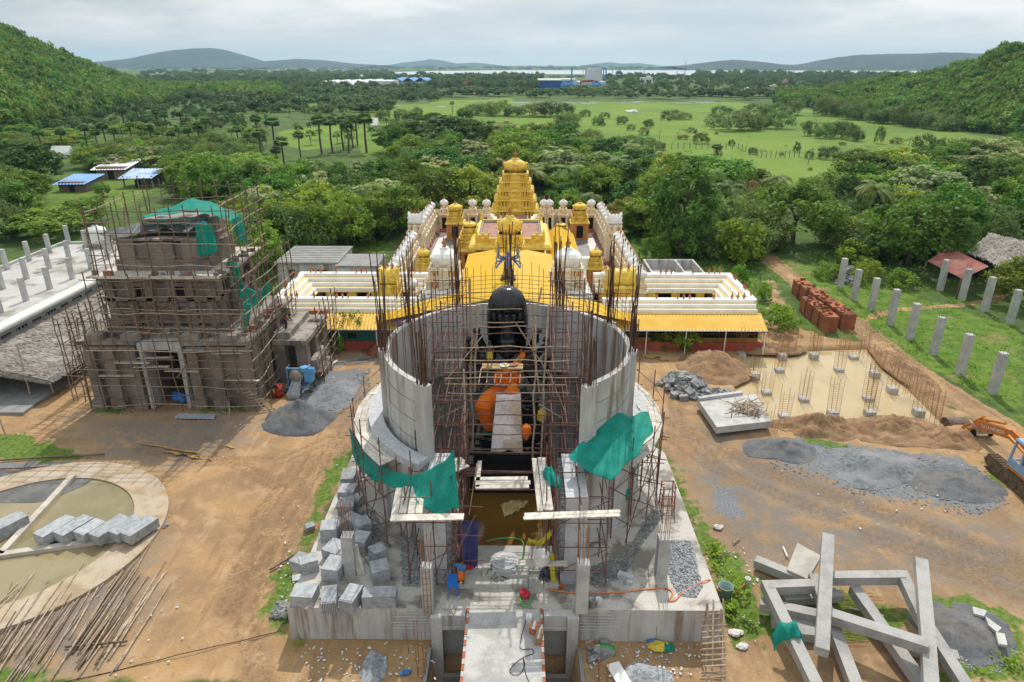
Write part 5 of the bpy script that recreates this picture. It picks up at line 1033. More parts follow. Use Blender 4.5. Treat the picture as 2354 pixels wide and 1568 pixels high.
for sx in (-1, 1):
    mb = MB()
    for k in range(34): mb.m = k % 2; mb.box((sx * 1.47, 21.3 - k * .28, PZ - .2), (.1, .24, .235))
    mb.build('brick_edge', BEM, t)
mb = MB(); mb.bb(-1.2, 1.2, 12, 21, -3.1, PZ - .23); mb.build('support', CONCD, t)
t = thing('round_tower', 'unfinished round concrete tower open at the front, bristling with rebar', 'tower', (RC[0], RC[1], PZ))
mb = MB(); mb.arc(RC, 6.35, 6.62, R(20), R(340), PZ, DZ - .12, 64)
for a in range(30, 340, 18): mb.box(pol(a, 6.66, PZ), (.5, .22, DZ - PZ - .14), rz=R(a))
mb.build('lower_drum', CONCW, t)
mb = MB(); mb.arc(RC, 5.5, 6.75, R(26), R(334), DZ - .118, DZ, 64); mb.build('deck_slab', CONCD, t)
mb = MB(); mb.arc(RC, 6.25, 6.95, R(33), R(327), DZ + .002, DZ + .36, 64); mb.build('stone_course', M('tooled_stone', (.50, .515, .53), (.40, .415, .43), 6, .85, .4, 30), t)
mb = MB(); mb.arc(RC, 5.74, 6., R(34), R(326), DZ + .004, RIM, 96); mb.build('ring_wall', CONCW, t)
for k in range(3): mb = MB(); mb.arc(RC, 5.98, 6.016, R(37), R(323), DZ + .75 + .95 * k, DZ + .78 + .95 * k, 80); mb.build('formwork_ridge', CONCD, t)
PIL = (36, 79, 118, 152, 180, 208, 242, 281, 324)
for a in PIL:
    mb = MB(); mb.box(pol(a, 6.02, DZ + .006), (.62, .42, RIM - DZ + .03), rz=R(a)); mb.build('pilaster', CONCW, t)
for a in PIL:
    mb = MB(); n = 14
    for k in range(n):
        p = pol(a + jit(2.4), 6. + jit(.16), RIM - .1); l = random.uniform(3.2, 5.1) if k < 9 else random.uniform(1.4, 2.6); q = p + Vector((jit(.22) * l / 4, jit(.2) * l / 4, l)); m_ = p.lerp(q, .55) + Vector((jit(.05), jit(.05), 0)); mb.tube([p, m_, q], .024, 4)
    for k in range(6): mb.tube([pol(a - 2.8, 6.1, RIM + .2 + k * .2), pol(a + 2.8, 6.1, RIM + .2 + k * .2)], .012, 4)
    mb.build('rebar_bundle', REBAR, t)
mb = MB(); mb.tube([(0, 0, 0), (.01, .01, 2.3)], .013, 4); rb = mb.mesh('rebar', REBAR)
for k in range(96):
    a = 38 + 284 * k / 95; o = bpy.data.objects.new('rebar', rb); COL.objects.link(o); o.location = pol(a + jit(.8), 5.8 if k % 2 else 5.95, RIM - .05); o.rotation_euler = (jit(.04), jit(.04), 0); o.scale = (1, 1, random.uniform(.7, 1.1)); child(o, t)
for k in range(7):
    mb = MB(); mb.tube([pol(a, 5.88, RIM + .2 + k * .24 + (0)) for a in range(100, 262, 4)], .011, 4); mb.build('rebar_hoop', REBAR, t)
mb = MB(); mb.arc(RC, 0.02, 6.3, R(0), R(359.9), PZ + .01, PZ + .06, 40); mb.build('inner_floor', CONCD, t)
for sx, lab in ((-1, 'tall stepped grey stone pier west of the tower entrance'), (1, 'tall stepped grey stone pier east of the tower entrance')):
    t = thing('stone_pier', lab, 'pier', (sx * 2.8, 24, PZ)); mb = MB(); mb.bb(*sorted((sx * 2.45, sx * 3.35)), 23., 26.4, PZ, DZ + .1); mb.build('pier_body', GRANL, t); mb = MB(); mb.bb(*sorted((sx * 2.3, sx * 3.5)), 22.85, 26.5, PZ, PZ + .5); mb.build('pier_base', GRAN, t)
    mb = MB()
    mb.grid(lambda a, b_: Vector((sx * (2.44 - .16 * (int(a * 39) // 2 % 2) * (1 if int(b_ * 43) // 2 % 2 else .4)), 23.05 + 3.3 * a, PZ + .5 + 3.6 * b_)), 40, 44)
    mb.build('stepped_carving', GRAN, t)
WATB = watermat('brown_standing_water', (.20, .105, .02), .1, (.15, .08, .02)); mb = MB(); mb.bb(-2.28, 2.28, 24.9, 29.2, PZ + .1, PZ + .16); mb.build('entrance_water', WATB, kind='structure')
t = thing('entrance_steps', 'pale stone steps at the tower entrance', 'steps', (0, 23.8, PZ)); mb = MB()
for k in range(7): mb.bb(-2.25 + .645 * k, -2.25 + .64 * (k + 1), 22.55, 23.25, PZ, PZ + .22)
mb.bb(-2.27, 2.27, 23.26, 24.9, PZ, PZ + .34); mb.bb(-1.0, 1.0, 23.0, 23.6, PZ, PZ + .36); mb.build('tread', M('pale_step_stone', (.44, .43, .39), (.36, .35, .32), 1.5, .8), t)
p = P(1160, 1290, PZ + .5); t = thing('lotus_stone', 'round grey lotus-carved stone disc on the entrance steps', 'carved stone', (p.x, p.y, PZ + .3)); mb = MB(); mb.box((p.x, p.y - .1, PZ + .36), (1.0, .9, .14)); mb.build('plinth', GRANL, t)
mb = MB(); mb.lathe([(.55, 0), (.6, .06), (.5, .1), (.42, .08), (.4, .12), (.25, .13), (.2, .1), (.1, .16), (.01, .17)], 64, (p.x, p.y, PZ + .5), rib=.03, nr=16); mb.build('lotus_disc', GRANL, t)
# ================================================================ THE BLACK STATUE
t = thing('black_stone_statue', 'giant seated black stone deity statue under a snake hood, draped in orange cloth', 'statue', (0, 32, PZ)); SX, SY = -.05, 32.
mb = MB(); mb.bb(-2.0, 2.0, 29.2, 34, PZ + .07, 3.2); mb.bb(-1.7, 1.7, 29.7, 34, 3.2, 4.0); mb.bb(-1.4, 1.4, 30.4, 34, 4.0, 4.4)
for y, z in ((29.2, 3.05), (29.7, 3.85), (30.4, 4.3)): mb.tube([(-2.0, y, z), (2.0, y, z)], .14, 10)
mb.bb(-1.3, 1.3, 31.6, 33.6, 4.4, 5.9); mb.build('throne', BLACK, t)
mb = MB()
def S(x, y, z): return Vector((SX + x, SY + y, z))
mb.ball(S(0, -.1, 7.3), .8, 16, 12, (.95, .8, 1.15)); mb.ball(S(0, -.1, 8.05), .62, 14, 10, (1.55, .75, .6)); mb.ball(S(0, -.2, 6.5), .7, 14, 10, (1.5, 1, .7)); mb.tube([S(0, -.12, 8.2), S(0, -.2, 8.6)], .3, 10)
mb.ball(S(0, -.32, 8.78), .5, 18, 14, (.92, .9, 1.12)); mb.ball(S(0, -.8, 8.72), .085, 8, 6, (.8, 1, 1.5)); mb.tube([S(0, -.74, 8.98), S(0, -.82, 8.72)], .05, 6); mb.tube([S(-.13, -.77, 8.5), S(0, -.8, 8.49), S(.13, -.77, 8.5)], .04, 6)
for s in (-1, 1):
    mb.ball(S(s * .19, -.72, 8.88), .08, 8, 6, (1.3, .6, .55)); mb.tube([S(s * .3, -.7, 9.02), S(s * .15, -.78, 9.06), S(s * .05, -.77, 9.02)], .03, 5); mb.ball(S(s * .47, -.25, 8.7), .16, 8, 6, (.5, .8, 1.7)); mb.ball(S(s * .52, -.25, 8.35), .13, 8, 6)
mb.lathe([(.52, 0), (.56, .1), (.46, .18), (.44, .5), (.4, .95), (.34, 1.35), (.24, 1.6), (.1, 1.7)], 16, S(0, -.25, 9.12)); mb.ball(S(0, -.7, 9.6), .16, 8, 6, (1.2, .5, 1.3)); mb.ball(S(0, -.58, 10.05), .12, 8, 6)
ARMS = [((1.25, -.1, 8.75), (1.45, -.35, 9.45)), ((1.5, -.15, 8.3), (1.85, -.45, 8.9)), ((1.6, -.1, 7.8), (1.95, -.5, 8.1)), ((1.55, -.2, 7.2), (1.9, -.55, 7.2)), ((1.35, -.3, 6.8), (1.5, -.7, 6.5))]
for s in (-1, 1):
    for el, ha in ARMS:
        e, h_ = S(s * el[0], el[1], el[2]), S(s * ha[0], ha[1], ha[2]); mb.tube([S(s * .75, -.05, 8.1), e, h_], [.27, .22, .15], 9); mb.ball(h_, .19, 8, 6, (.9, .7, 1)); d = (h_ - e).normalized()
        for f in range(4): q = h_ + Vector((s * (f - 1.5) * .08, -.1, .05)); mb.tube([q, q + d * .16 + Vector((0, -.06, .06)), q + d * .2 + Vector((0, -.14, -.02))], .045, 5)
        mb.tube([h_, h_ + Vector((-s * .16, -.12, .1))], .05, 5)
        mb.tube([e.lerp(h_, .75) + Vector((-s * .02, 0, -.02)), e.lerp(h_, .85)], .2, 8)
    mb.tube([S(s * .5, -.2, 6.3), S(s * 1.05, -1.6, 6.25)], [.46, .4], 12); mb.tube([S(s * 1.05, -1.6, 6.2), S(s * .9, -1.5, 5.4), S(s * .75, -1.5, 4.7)], [.4, .33, .25], 12); mb.ball(S(s * .75, -1.75, 4.58), .25, 10, 6, (.9, 1.7, .7))
    for f in range(5): mb.ball(S(s * (.6 + f * .08), -2.15, 4.5), .065, 6, 4, (1, 1.5, 1))
body = mb.build('body', BLACK, t, smooth=True)
rm = body.modifiers.new('one_skin', 'REMESH'); rm.mode = 'VOXEL'; rm.voxel_size = .045; rm.use_smooth_shade = True
sm = body.modifiers.new('polish', 'SMOOTH'); sm.factor = .5; sm.iterations = 3
# snake hood: a ribbed shell, open at the front below its lip
mb = MB(); prof = [(.86, 8.1), (.98, 8.7), (1.06, 9.5), (1.08, 10.2), (1.04, 10.8), (.93, 11.3), (.74, 11.66), (.45, 11.9), (.02, 12.)]; n = 84; k = len(prof); vs = []
for r_, z in prof:
    for j in range(n):
        a = 2 * math.pi * j / n; q = r_ * (1 + .10 * abs(math.cos(a * 5.5)) ** .5 if z < 11.9 else 1); vs.append((SX + q * .87 * math.sin(a), SY - .2 - q * .86 * math.cos(a), z))
fs = []
for i in range(k - 1):
    for j in range(n):
        a = (j + .5) / n * 360; a = min(a, 360 - a)
        if i < 4 and a < 72 - 5 * i: continue
        fs.append((i * n + j, i * n + (j + 1) % n, (i + 1) * n + (j + 1) % n, (i + 1) * n + j))
mb.add(vs, fs); ho = mb.build('snake_hood', BLACK, t, smooth=True); so_ = ho.modifiers.new('thick', 'SOLIDIFY'); so_.thickness = .12
for k in range(7):
    a = R(-66 + 22 * k); c = Vector((SX + .86 * math.sin(a), SY - .2 - .95 * math.cos(a), 10.72)); mb = MB(); mb.ball(c, .15, 8, 6, (.8, 1., .9)); mb.lathe([(.14, 0), (.1, -.2), (.05, -.42), (.01, -.5)], 8, c)
    for s in (-1, 1): mb.ball(c + Vector((s * .07, -.09, .08)), .05, 6, 4)
    mb.build('snake_head', BLACK, t, smooth=True)
for s in (-1, 1):
    for k, (el, ha) in enumerate(ARMS[:4]):
        c = S(s * ha[0], ha[1] - .1, ha[2]); mb = MB()
        mb.lathe([(.05, -.5), (.05, .25), (.17, .32), (.12, .5), (.02, .62)] if k % 2 else [(.06, -.35), (.06, .1), (.22, .25), (.22, .35), (.02, .5)], 10, c + Vector((s * .08, 0, 0))); mb.build('held_emblem', BLACK, t, smooth=True)
# orange drapery on belly, sash, leg
mb = MB(); mb.ball(S(.02, -.42, 7.15), .68, 18, 12, (1.05, .72, .95)); mb.tube([S(-.2, -.9, 7.6), S(.35, -.86, 8.0), S(.75, -.55, 8.42), S(.8, -.1, 8.6)], [.2, .2, .17, .14], 8); mb.tube([S(-.1, -.95, 6.75), S(.2, -1.1, 6.4), S(.4, -1.2, 6.2)], [.55, .6, .42], 10)
mb.tube([S(-.35, -.55, 6.45), S(-.8, -1.2, 6.4), S(-1.1, -1.65, 6.25)], [.42, .47, .46], 14); mb.tube([S(-1.1, -1.66, 6.25), S(-1.0, -1.62, 5.5), S(-.8, -1.6, 4.85)], [.46, .42, .3], 14); mb.ball(S(-1.12, -1.7, 6.2), .47, 14, 10)
for k in range(14): a = -1.5 + k * .16; mb.tube([S(-1.1 + .5 * math.sin(a), -1.7 - .46 * math.cos(a), 6.3), S(-.98 + .44 * math.sin(a), -1.66 - .42 * math.cos(a), 5.5), S(-.8 + .34 * math.sin(a), -1.62 - .32 * math.cos(a), 4.9)], .035, 5)
for k in range(9): a = -1.2 + k * .3; mb.tube([S(.02 + .7 * math.sin(a), -.42 - .5 * math.cos(a), 7.6), S(.02 + .8 * math.sin(a), -.42 - .56 * math.cos(a), 7.1), S(.02 + .6 * math.sin(a), -.5 - .5 * math.cos(a), 6.6)], .035, 5)
dr = mb.build('orange_drape', ORNG, t, smooth=True); rm = dr.modifiers.new('one_cloth', 'REMESH'); rm.mode = 'VOXEL'; rm.voxel_size = .045; rm.use_smooth_shade = True
mb = MB(); mb.tube([S(.2, -.95, 7.75), S(.6, -.8, 8.3), S(.75, -.5, 8.55)], .08, 6); mb.bar(S(-.62, -1.9, 6.05), S(-.3, -1.85, 6.1), .06, .24); mb.bar(S(-1.2, -1.75, 4.72), S(-.5, -1.8, 4.74), .4, .1); mb.tube([S(-.5, -.85, 6.7), S(.2, -1.2, 6.66), S(.8, -.8, 6.8)], .07, 6); mb.build('green_border', GREEN, t)
# white sheet hanging down the lap
def cloth(name, mat, label, cat, top_, bot, nu=24, nv=16, sag=.12, ripple=.05, group=None, rips=5, thick=.012):
    def at(tab, a):
        a *= len(tab) - 1; i = min(int(a), len(tab) - 2); return tab[i].lerp(tab[i + 1], a - i)
    mb = MB(); ph = random.uniform(0, 6)
    def f(a, b_):
        p = at(top_, a).lerp(at(bot, a), b_); q = math.sin(math.pi * b_) * math.sin(math.pi * a)
        return p + Vector((0, ripple * math.sin(a * rips * 6.28 + ph + b_ * 2) * (.25 + b_), -sag * q + ripple * .8 * math.sin(a * rips * 5 + b_ * 7 + ph)))
    mb.grid(f, nu, nv); o = mb.build(name, mat, None, True, label, cat, group); s_ = o.modifiers.new('thick', 'SOLIDIFY'); s_.thickness = thick; return o
cloth('hanging_sheet', WHITEC, 'long stained white sheet hanging down in front of the black statue', 'sheet', [PY(1141, 906, 29.6), PY(1168, 908, 29.7), PY(1197, 905, 29.6)], [PY(1128, 1040, 28.8), PY(1150, 1043, 28.9), PY(1168, 1034, 28.7), PY(1202, 1044, 28.8)], ripple=.025, sag=-.05, rips=2)
# the priest's plank and what lies on it
t = thing('wooden_plank', 'brown wooden plank lashed across the poles before the statue face', 'plank', (0, 29, 9)); a, b_ = PY(1110, 842, 28.5), PY(1200, 840, 28.5); a.z = b_.z = 9.12
mb = MB(); mb.bb(a.x - .05, b_.x + .05, 28.35, 28.9, 9.08, 9.14); mb.build('board', M('brown_board', (.40, .27, .13), (.3, .19, .09), 5, .8, .2), t)
p = PY(1126, 838, 28.7); person('bare-chested man in yellow waist cloth standing on the plank by the statue', (p.x, 28.7, 9.142), 1.18, 0, 'stand', None, 'yellow', True)
t = thing('offering_basket', 'flat basket of pale offerings resting on the brown plank', 'basket', (0, 28.6, 9.14)); c = PY(1160, 838, 28.6); c.z = 9.142; mb = MB(); mb.lathe([(.15, 0), (.22, .06), (.2, .07), (.13, .02)], 16, c); mb.build('tray', WHITE, t); mb = MB()
for k in range(7): mb.ball(c + Vector((jit(.1), jit(.1), .06)), .045, 6, 4)
mb.build('fruit', CL['yellow'], t); t = thing('offering_cloth', 'crumpled pinkish cloth bundle beside the offering basket', 'cloth bundle', (0, 28.6, 9.14)); c = PY(1178, 838, 28.6); c.z = 9.2; mb = MB(); mb.rock(c, .12, 3, (1.3, 1, .7)); mb.rock(c + Vector((.18, .05, 0)), .1, 4); mb.build('bundle', M('pinkish_cloth', (.5, .27, .2), (.42, .2, .15), 8, .9), t)
t = thing('attendant_figure', 'small dark carved attendant with yellow cloth beside the statue knee', 'statue', (1.4, 30.2, 4.4)); mb = MB(); c = Vector((1.35, 30., 4.4)); mb.lathe([(.3, 0), (.28, .8), (.22, 1.3), (.3, 1.7), (.14, 1.95), (.2, 2.2), (.16, 2.4), (.02, 2.55)], 12, c); mb.build('body', BLACK, t, smooth=True); mb = MB(); mb.lathe([(.24, 0), (.27, .3), (.2, .5)], 10, c + Vector((.3, -.1, 1.3))); mb.build('yellow_wrap', CL['yellow'], t)
mb = MB(); c = PY(1210, 995, 28.4); mb.lathe([(.02, -.42), (.16, -.2), (.22, .05), (.2, .3), (.12, .42)], 12, c, rib=.1, nr=5); mb.build('orange_cloth_bundle', ORNG, None, True, 'orange cloth bundle hanging on a pole beside the white sheet', 'cloth bundle')
# ================================================================ STEEL AND WOOD SCAFFOLDS
class Scaf:
    def __init__(s, name, label, cat='scaffold', mat=RUST, r_=.028, group=None, wob=0.): s.t = thing(name, label, cat, (0, 0, 0), group); s.mat = mat; s.r = r_; s.w = wob; s.n = 0
    def pole(s, nm, p, q, r_=None, mat=None):
        mb = MB(); r_ = r_ or s.r
        if s.w: crooked(p, q, r_, mb, 5, 6, s.w)
        else: mb.tube([p, q], r_, 6)
        o = mb.build(nm, mat or s.mat, s.t); s.n += 1; return o
def ringscaf(label, a0, a1, na, r_in=6.95, r_out=7.75):
    s = Scaf('pipe_scaffold', label); ang = [a0 + (a1 - a0) * i / na for i in range(na + 1)]
    for i, a in enumerate(ang):
        for r_ in (r_in, r_out): s.pole('standard', pol(a + jit(1), r_, PZ), pol(a + jit(1), r_, random.uniform(6.6, 7.9) if r_ == r_out else DZ + .2))
        for z in (2.9, 4.3, 5.55): s.pole('ledger', pol(a, r_in - .25, z), pol(a, r_out + .35, z), .022)
        if i:
            for z in (2.8, 4.2, 5.5): s.pole('ledger', pol(ang[i - 1] - 1, r_out, z), pol(a + 1, r_out, z), .022)
            s.pole('ledger', pol(ang[i - 1] - 1, r_in, 4.25), pol(a + 1, r_in, 4.25), .022); s.pole('ledger', pol(ang[i - 1] - 1, r_out, 6.5), pol(a + 1, r_out, 6.45), .02)
            if i % 2: s.pole('brace', pol(ang[i - 1], r_out, PZ + .2), pol(a, r_out, 5.4), .022)
            else: s.pole('brace', pol(ang[i - 1], r_out, 5.4), pol(a, r_out, PZ + .3), .022)
    return s
ringscaf('rust-red pipe scaffold round the west side of the round tower', -142, -44, 7); ringscaf('rust-red pipe scaffold round the east side of the round tower', 44, 142, 7)
def frame_tower(label, xs, ys, z0, z1, step, group=None, diag=True):
    s = Scaf('pipe_scaffold', label, group=group)
    for x in xs:
        for y in ys: s.pole('standard', (x + jit(.04), y, z0), (x + jit(.06), y + jit(.05), z1 + random.uniform(-.3, .5)))
    z = z0 + .7; k = 0
    while z < z1:
        for x in xs: s.pole('ledger', (x, ys[0] - .3, z), (x, ys[-1] + .3, z + jit(.05)), .022)
        for y in ys: s.pole('ledger', (xs[0] - .15, y, z + .1), (xs[-1] + .15, y, z + .1 + jit(.04)), .022)
        if diag and k % 2 == 0: s.pole('brace', (xs[0], ys[0], z), (xs[-1], ys[0], min(z + step, z1)), .02)
        z += step; k += 1
    return s
frame_tower('tall pipe scaffold standing inside the tower west of the statue', (-3.5, -2.75, -2.1), (27.4, 29.6, 31.8), 2., 12.6, 1.35, diag=False)
frame_tower('tall pipe scaffold standing inside the tower east of the statue', (2.1, 2.75, 3.5), (27.4, 29.6, 31.8), 2., 12.6, 1.35, diag=False)
s = Scaf('pole_scaffold', 'wooden pole lattice tied across the front of the black statue', mat=WOODL, r_=.032, wob=.03)
for i, (v, u0, u1, Y_) in enumerate(((672, 1055, 1450, 33.6), (684, 1000, 1350, 33.4), (713, 1075, 1200, 29.2), (744, 1060, 1205, 29.2), (752, 1050, 1212, 29.2), (768, 1010, 1330, 29.6), (800, 1030, 1310, 27.6), (812, 990, 1320, 27.6), (830, 1000, 1310, 27.4), (856, 1020, 1305, 27.4), (871, 1022, 1330, 27.4), (881, 1024, 1300, 27.4), (905, 1030, 1310, 27.3), (925, 1020, 1330, 27.3), (951, 1030, 1300, 27.3), (975, 1035, 1310, 27.3), (1000, 1030, 1320, 27.3), (1030, 1040, 1310, 27.2), (960, 1040, 1320, 31), (890, 1040, 1320, 31), (838, 1020, 1320, 31))):
    s.pole('crosspole', PY(u0, v + jit(3), Y_), PY(u1, v + jit(4), Y_), .026 if v > 700 else .022, WOODL if v in (713, 744, 752, 800, 830, 856, 871, 881, 905) else RUST)
for k in range(12): v = 700 + 27 * k; y = 33.5; s.pole('crosspole', PY(random.uniform(995, 1035), v + jit(4), y), PY(random.uniform(1295, 1335), v + jit(6), y), .021, RUST)
for u0, v0, u1, v1, Y_ in ((1080, 640, 1086, 1030, 28), (1098, 700, 1092, 900, 28), (1217, 690, 1240, 900, 28.4), (1245, 660, 1220, 780, 28.3), (1262, 700, 1243, 1060, 28), (1232, 730, 1225, 1080, 27.8), (1066, 850, 1070, 1080, 27.4), (1146, 905, 1130, 905, 28)):
    s.pole('upright', PY(u0, v0, Y_), PY(u1, v1, Y_), .045)
for u0, v0, u1, v1 in ((1110, 770, 1020, 880), (1185, 740, 1260, 860), (1012, 960, 1070, 930), (1260, 850, 1300, 950), (1290, 960, 1240, 930)): s.pole('brace', PY(u0, v0, 28), PY(u1, v1, 27.6), .024)
for u in (1104, 1121, 1140, 1153, 1175, 1197): s.pole('plank_bearer', PY(u + 2, 846, 28.9), PY(u - 3, 880, 27.3), .022)
# scaffolds before the two piers and across the entrance
frame_tower('low pipe scaffold before the west pier with a ladder side', (-4.0, -2.9, -2.05), (22.75, 24.6, 26.3), PZ, 6.6, 1.2); frame_tower('low pipe scaffold before the east pier with a ladder side', (2.1, 3.0, 4.15), (22.75, 24.6, 26.3), PZ, 6.6, 1.2)
s = Scaf('pipe_scaffold', 'pipe scaffold spanning the entrance passage between the two piers')
for x in (-2.0, -1.75, 1.7, 2.0):
    for y in (22.8, 25.4, 27.): s.pole('standard', (x, y, PZ), (x + jit(.06), y, random.uniform(6.5, 7.4)), .03)
for y, z in ((22.8, 2.9), (22.8, 4.2), (22.9, 5.55), (25.4, 4.6), (25.4, 5.6), (27, 5.55), (27., 4.4)): s.pole('ledger', (-2.3, y, z), (2.3 if y > 23 else -.9, y, z + jit(.08)), .024)
for k in range(6): s.pole('ledger', (-2.3, 25.1 + k * .32, 5.5 - .12 * k), (-1.1, 25.1 + k * .32, 5.52 - .12 * k), .022)
for x in (-2, 2): s.pole('ledger', (x, 22.5, 5.5), (x, 27.5, 5.5), .024); s.pole('ledger', (x, 22.5, 3.4), (x, 27.5, 3.4), .024)
s.pole('brace', (-2.6, 22.7, 2.), (-1.2, 22.75, 5.2), .024); s.pole('brace', (-1.7, 22.8, 5.4), (-2.9, 22.8, 2.2), .024); s.pole('brace', (-1.55, 24., 4.3), (-1.25, 25.2, 6.1), .028, WOODL)
pn = {}
def plank(a, b_, w_, where, z=None):
    i = pn[where] = pn.get(where, -1) + 1; mb = MB(); mb.bar(a, b_, w_, .045); mb.build('plank', PLANK, None, False, f"white deck plank {where}, {nth(i)} of its run", 'plank', 'deck planks ' + where)
def pq(q, n, where, z=DZ + .12):
    """n planks side by side filling the quad q (pixels), laid along its first edge"""
    a, b_, c, d = [P(u, v, z) for u, v in q]
    for k in range(n):
        f = (k + .5) / n; w_ = (a - d).length / n * .93; e = Vector((jit(.06), jit(.03), k % 2 * .012)); plank(a.lerp(d, f) + e, b_.lerp(c, f) + e, w_, where)
pq([(897, 1183), (1065, 1180), (1065, 1196), (897, 1199)], 2, 'across the west pier scaffold'); pq([(1205, 1180), (1425, 1172), (1428, 1188), (1206, 1195)], 2, 'across the east pier scaffold')
pq([(910, 1122), (899, 1182), (968, 1180), (975, 1118)], 4, 'on the west front deck corner'); pq([(1095, 1098), (1216, 1096), (1217, 1122), (1094, 1124)], 3, 'bridging the entrance passage')
pq([(1222, 1055), (1235, 1176), (1275, 1172), (1258, 1052)], 3, 'running beside the east pier'); pq([(1008, 1068), (1055, 1050), (1082, 1072), (1040, 1090)], 2, 'at the west edge of the opening'); pq([(1098, 1060), (1090, 1120), (1104, 1120), (1108, 1060)], 1, 'upright run at the passage west side')
for sgn, nm in ((-1, 'west'), (1, 'east')):
    for k in range(9):
        a0 = sgn * (46 + 11.2 * k); a1 = a0 + sgn * 12.2
        for j in range(3): plank(pol(a0, 6.98 + .29 * j, DZ - .04 + k % 2 * .02), pol(a1, 6.98 + .29 * j, DZ - .04 + k % 2 * .02), .27, f'round the {nm} side of the tower')
def pts(L_): return [PY(u, v, y) for u, v, y in L_]
cloth('green_net', GREEN, 'green shade net slung along the west front of the tower deck', 'net', pts([(803, 985, 29.2), (828, 1008, 28.6), (855, 1030, 28), (872, 1062, 27.2), (905, 1086, 25.4), (950, 1092, 24.2), (990, 1080, 23.6), (1022, 1058, 23.2), (1043, 1036, 23.2)]), pts([(812, 1048, 28.6), (832, 1083, 27.6), (858, 1104, 26.8), (892, 1116, 24.6), (932, 1132, 23.4), (962, 1152, 22.6), (978, 1174, 22.3), (1012, 1179, 22.2), (1056, 1170, 22.3)]), 60, 24, .16, .055)
cloth('green_net', GREEN, 'narrow green net strip hanging at the west end of the tower deck', 'net', pts([(853, 958, 29.6), (860, 962, 29.4)]), pts([(852, 1028, 28.6), (866, 1034, 28.4)]), 8, 12, .03, .03)
cloth('green_net', GREEN, 'large green shade net stretched from the east wall down over the deck', 'net', pts([(1306, 1046, 24.8), (1350, 1008, 26.0), (1413, 945, 27.6), (1445, 958, 27.9), (1490, 945, 28.4)]), pts([(1312, 1056, 24.4), (1355, 1086, 23.9), (1402, 1106, 23.6), (1465, 1045, 25.2), (1502, 988, 27.0)]), 60, 30, -.1, .06)
cloth('green_net', GREEN, 'small green net scrap dangling off the far east edge of the deck', 'net', pts([(1463, 930, 30.5), (1500, 985, 28.6)]), pts([(1470, 955, 30), (1492, 1020, 28.2)]), 10, 10, .05, .05)
cloth('green_net', GREEN, 'crumpled green net heap lying on the planks beside the east pier', 'net', [P(1244, 1085, 6.05), P(1258, 1070, 6.25), P(1272, 1078, 6.2)], [P(1262, 1112, 5.95), P(1282, 1124, 5.95), P(1293, 1112, 5.95)], 20, 14, -.14, .07, None, 3)
cloth('green_net', GREEN, 'tiny green rag hanging on the east scaffold poles', 'net', pts([(1440, 1125, 26), (1449, 1122, 26)]), pts([(1438, 1150, 25.9), (1450, 1145, 25.9)]), 6, 8, .02, .03)
# ================================================================ WEST SIDE: brick tower, hall, basin, heaps
BRICKG = M('weathered_brick', (.19, .14, .115), (.235, .18, .15), r=.95, brick=(.34, .31, .28), c3=(.13, .115, .10), s3=.7, f3=.75, bump=.3, bs=20)
STONEB = M('weathered_stone', (.30, .265, .235), (.22, .19, .165), 1.6, .92, .3, 12, streak=True, c3=(.36, .33, .3), s3=.5, dark=((.09, .075, .065), 1.2))
BRK2 = M('reddish_brick', (.30, .13, .08), (.24, .10, .065), 3)
TARP = M('black_tarpaulin', (.06, .065, .075), (.09, .095, .105), 1.5, .6, .2, 6)
CORR = M('corrugated_sheet', (.40, .43, .46), (.33, .36, .39), 1., .5, .1, metal=.3)
t = thing('brick_tower', 'unfinished brown brick gateway tower with dark doorway inside wooden scaffolding', 'tower', (-23, 46, 0))
mb = MB(); x0, x1, xd0, xd1 = -28.2, -17.8, -24.45, -22.15
for a in ((x0, xd0, 42, 50.8), (xd1, x1, 42, 50.8), (xd0, xd1, 46, 50.8)): mb.bb(*a, 0, 4.5)
mb.bb(x0, x1, 42.004, 50.796, 4.5, 4.8)
for xx in (-28.2, -26.9, -25.4, -21.3, -19.8, -17.8):
    mb.bb(xx - .35, xx + .35, 41.6, 41.998, 0, 4.3); mb.bb(xx - .5, xx + .5, 41.45, 41.99, 0, .7)
for y in (42.6, 45, 47.5, 50): mb.bb(-17.798, -17.4, y - .35, y + .35, 0, 4.3)
mb.build('base_wall', BRICKG, t)
mb = MB(); mb.bb(xd0 - .3, xd0 + .02, 41.55, 42.6, 0, 4.4); mb.bb(xd1 - .02, xd1 + .3, 41.55, 42.6, 0, 4.4); mb.bb(xd0 - .35, xd1 + .35, 41.5, 42.7, 4.404, 4.9); mb.build('door_frame', CONCW, t)
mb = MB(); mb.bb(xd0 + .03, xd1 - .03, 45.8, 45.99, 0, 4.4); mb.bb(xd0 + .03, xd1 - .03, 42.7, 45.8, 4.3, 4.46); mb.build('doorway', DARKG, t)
mb = MB()
for a, b_ in ((x0 - .5, xd0 - .36), (xd1 + .36, x1 + .5)): mb.bb(a, b_, 41.35, 42.4, 4.804, 5.02); mb.bb(a + .2, b_ - .2, 41.6, 42.5, 4.3, 4.6)
mb.bb(x1 + .002, x1 + .55, 42.45, 51, 4.8, 5.0); mb.bb(x0 + .4, x1 - .4, 42.42, 50.5, 4.81, 5.25)
for xx in (-27.6, -25.2, -21.2, -18.6): mb.bb(xx - .55, xx + .55, 41.5, 42.3, 5.024, 5.45)
mb.build('stone_cornice', STONEB, t)
mb = MB(); mb.bb(-26.9, -19.8, 43.3, 49.8, 5.25, 9.0)
for k, (z, o) in enumerate(((5.25, .4), (5.75, .28), (6.9, .16), (7.3, .3), (8.3, .2), (8.7, .4))): mb.bb(-26.9 - o, -19.8 + o, 43.3 - o, 49.8 + o, z, z + .28)
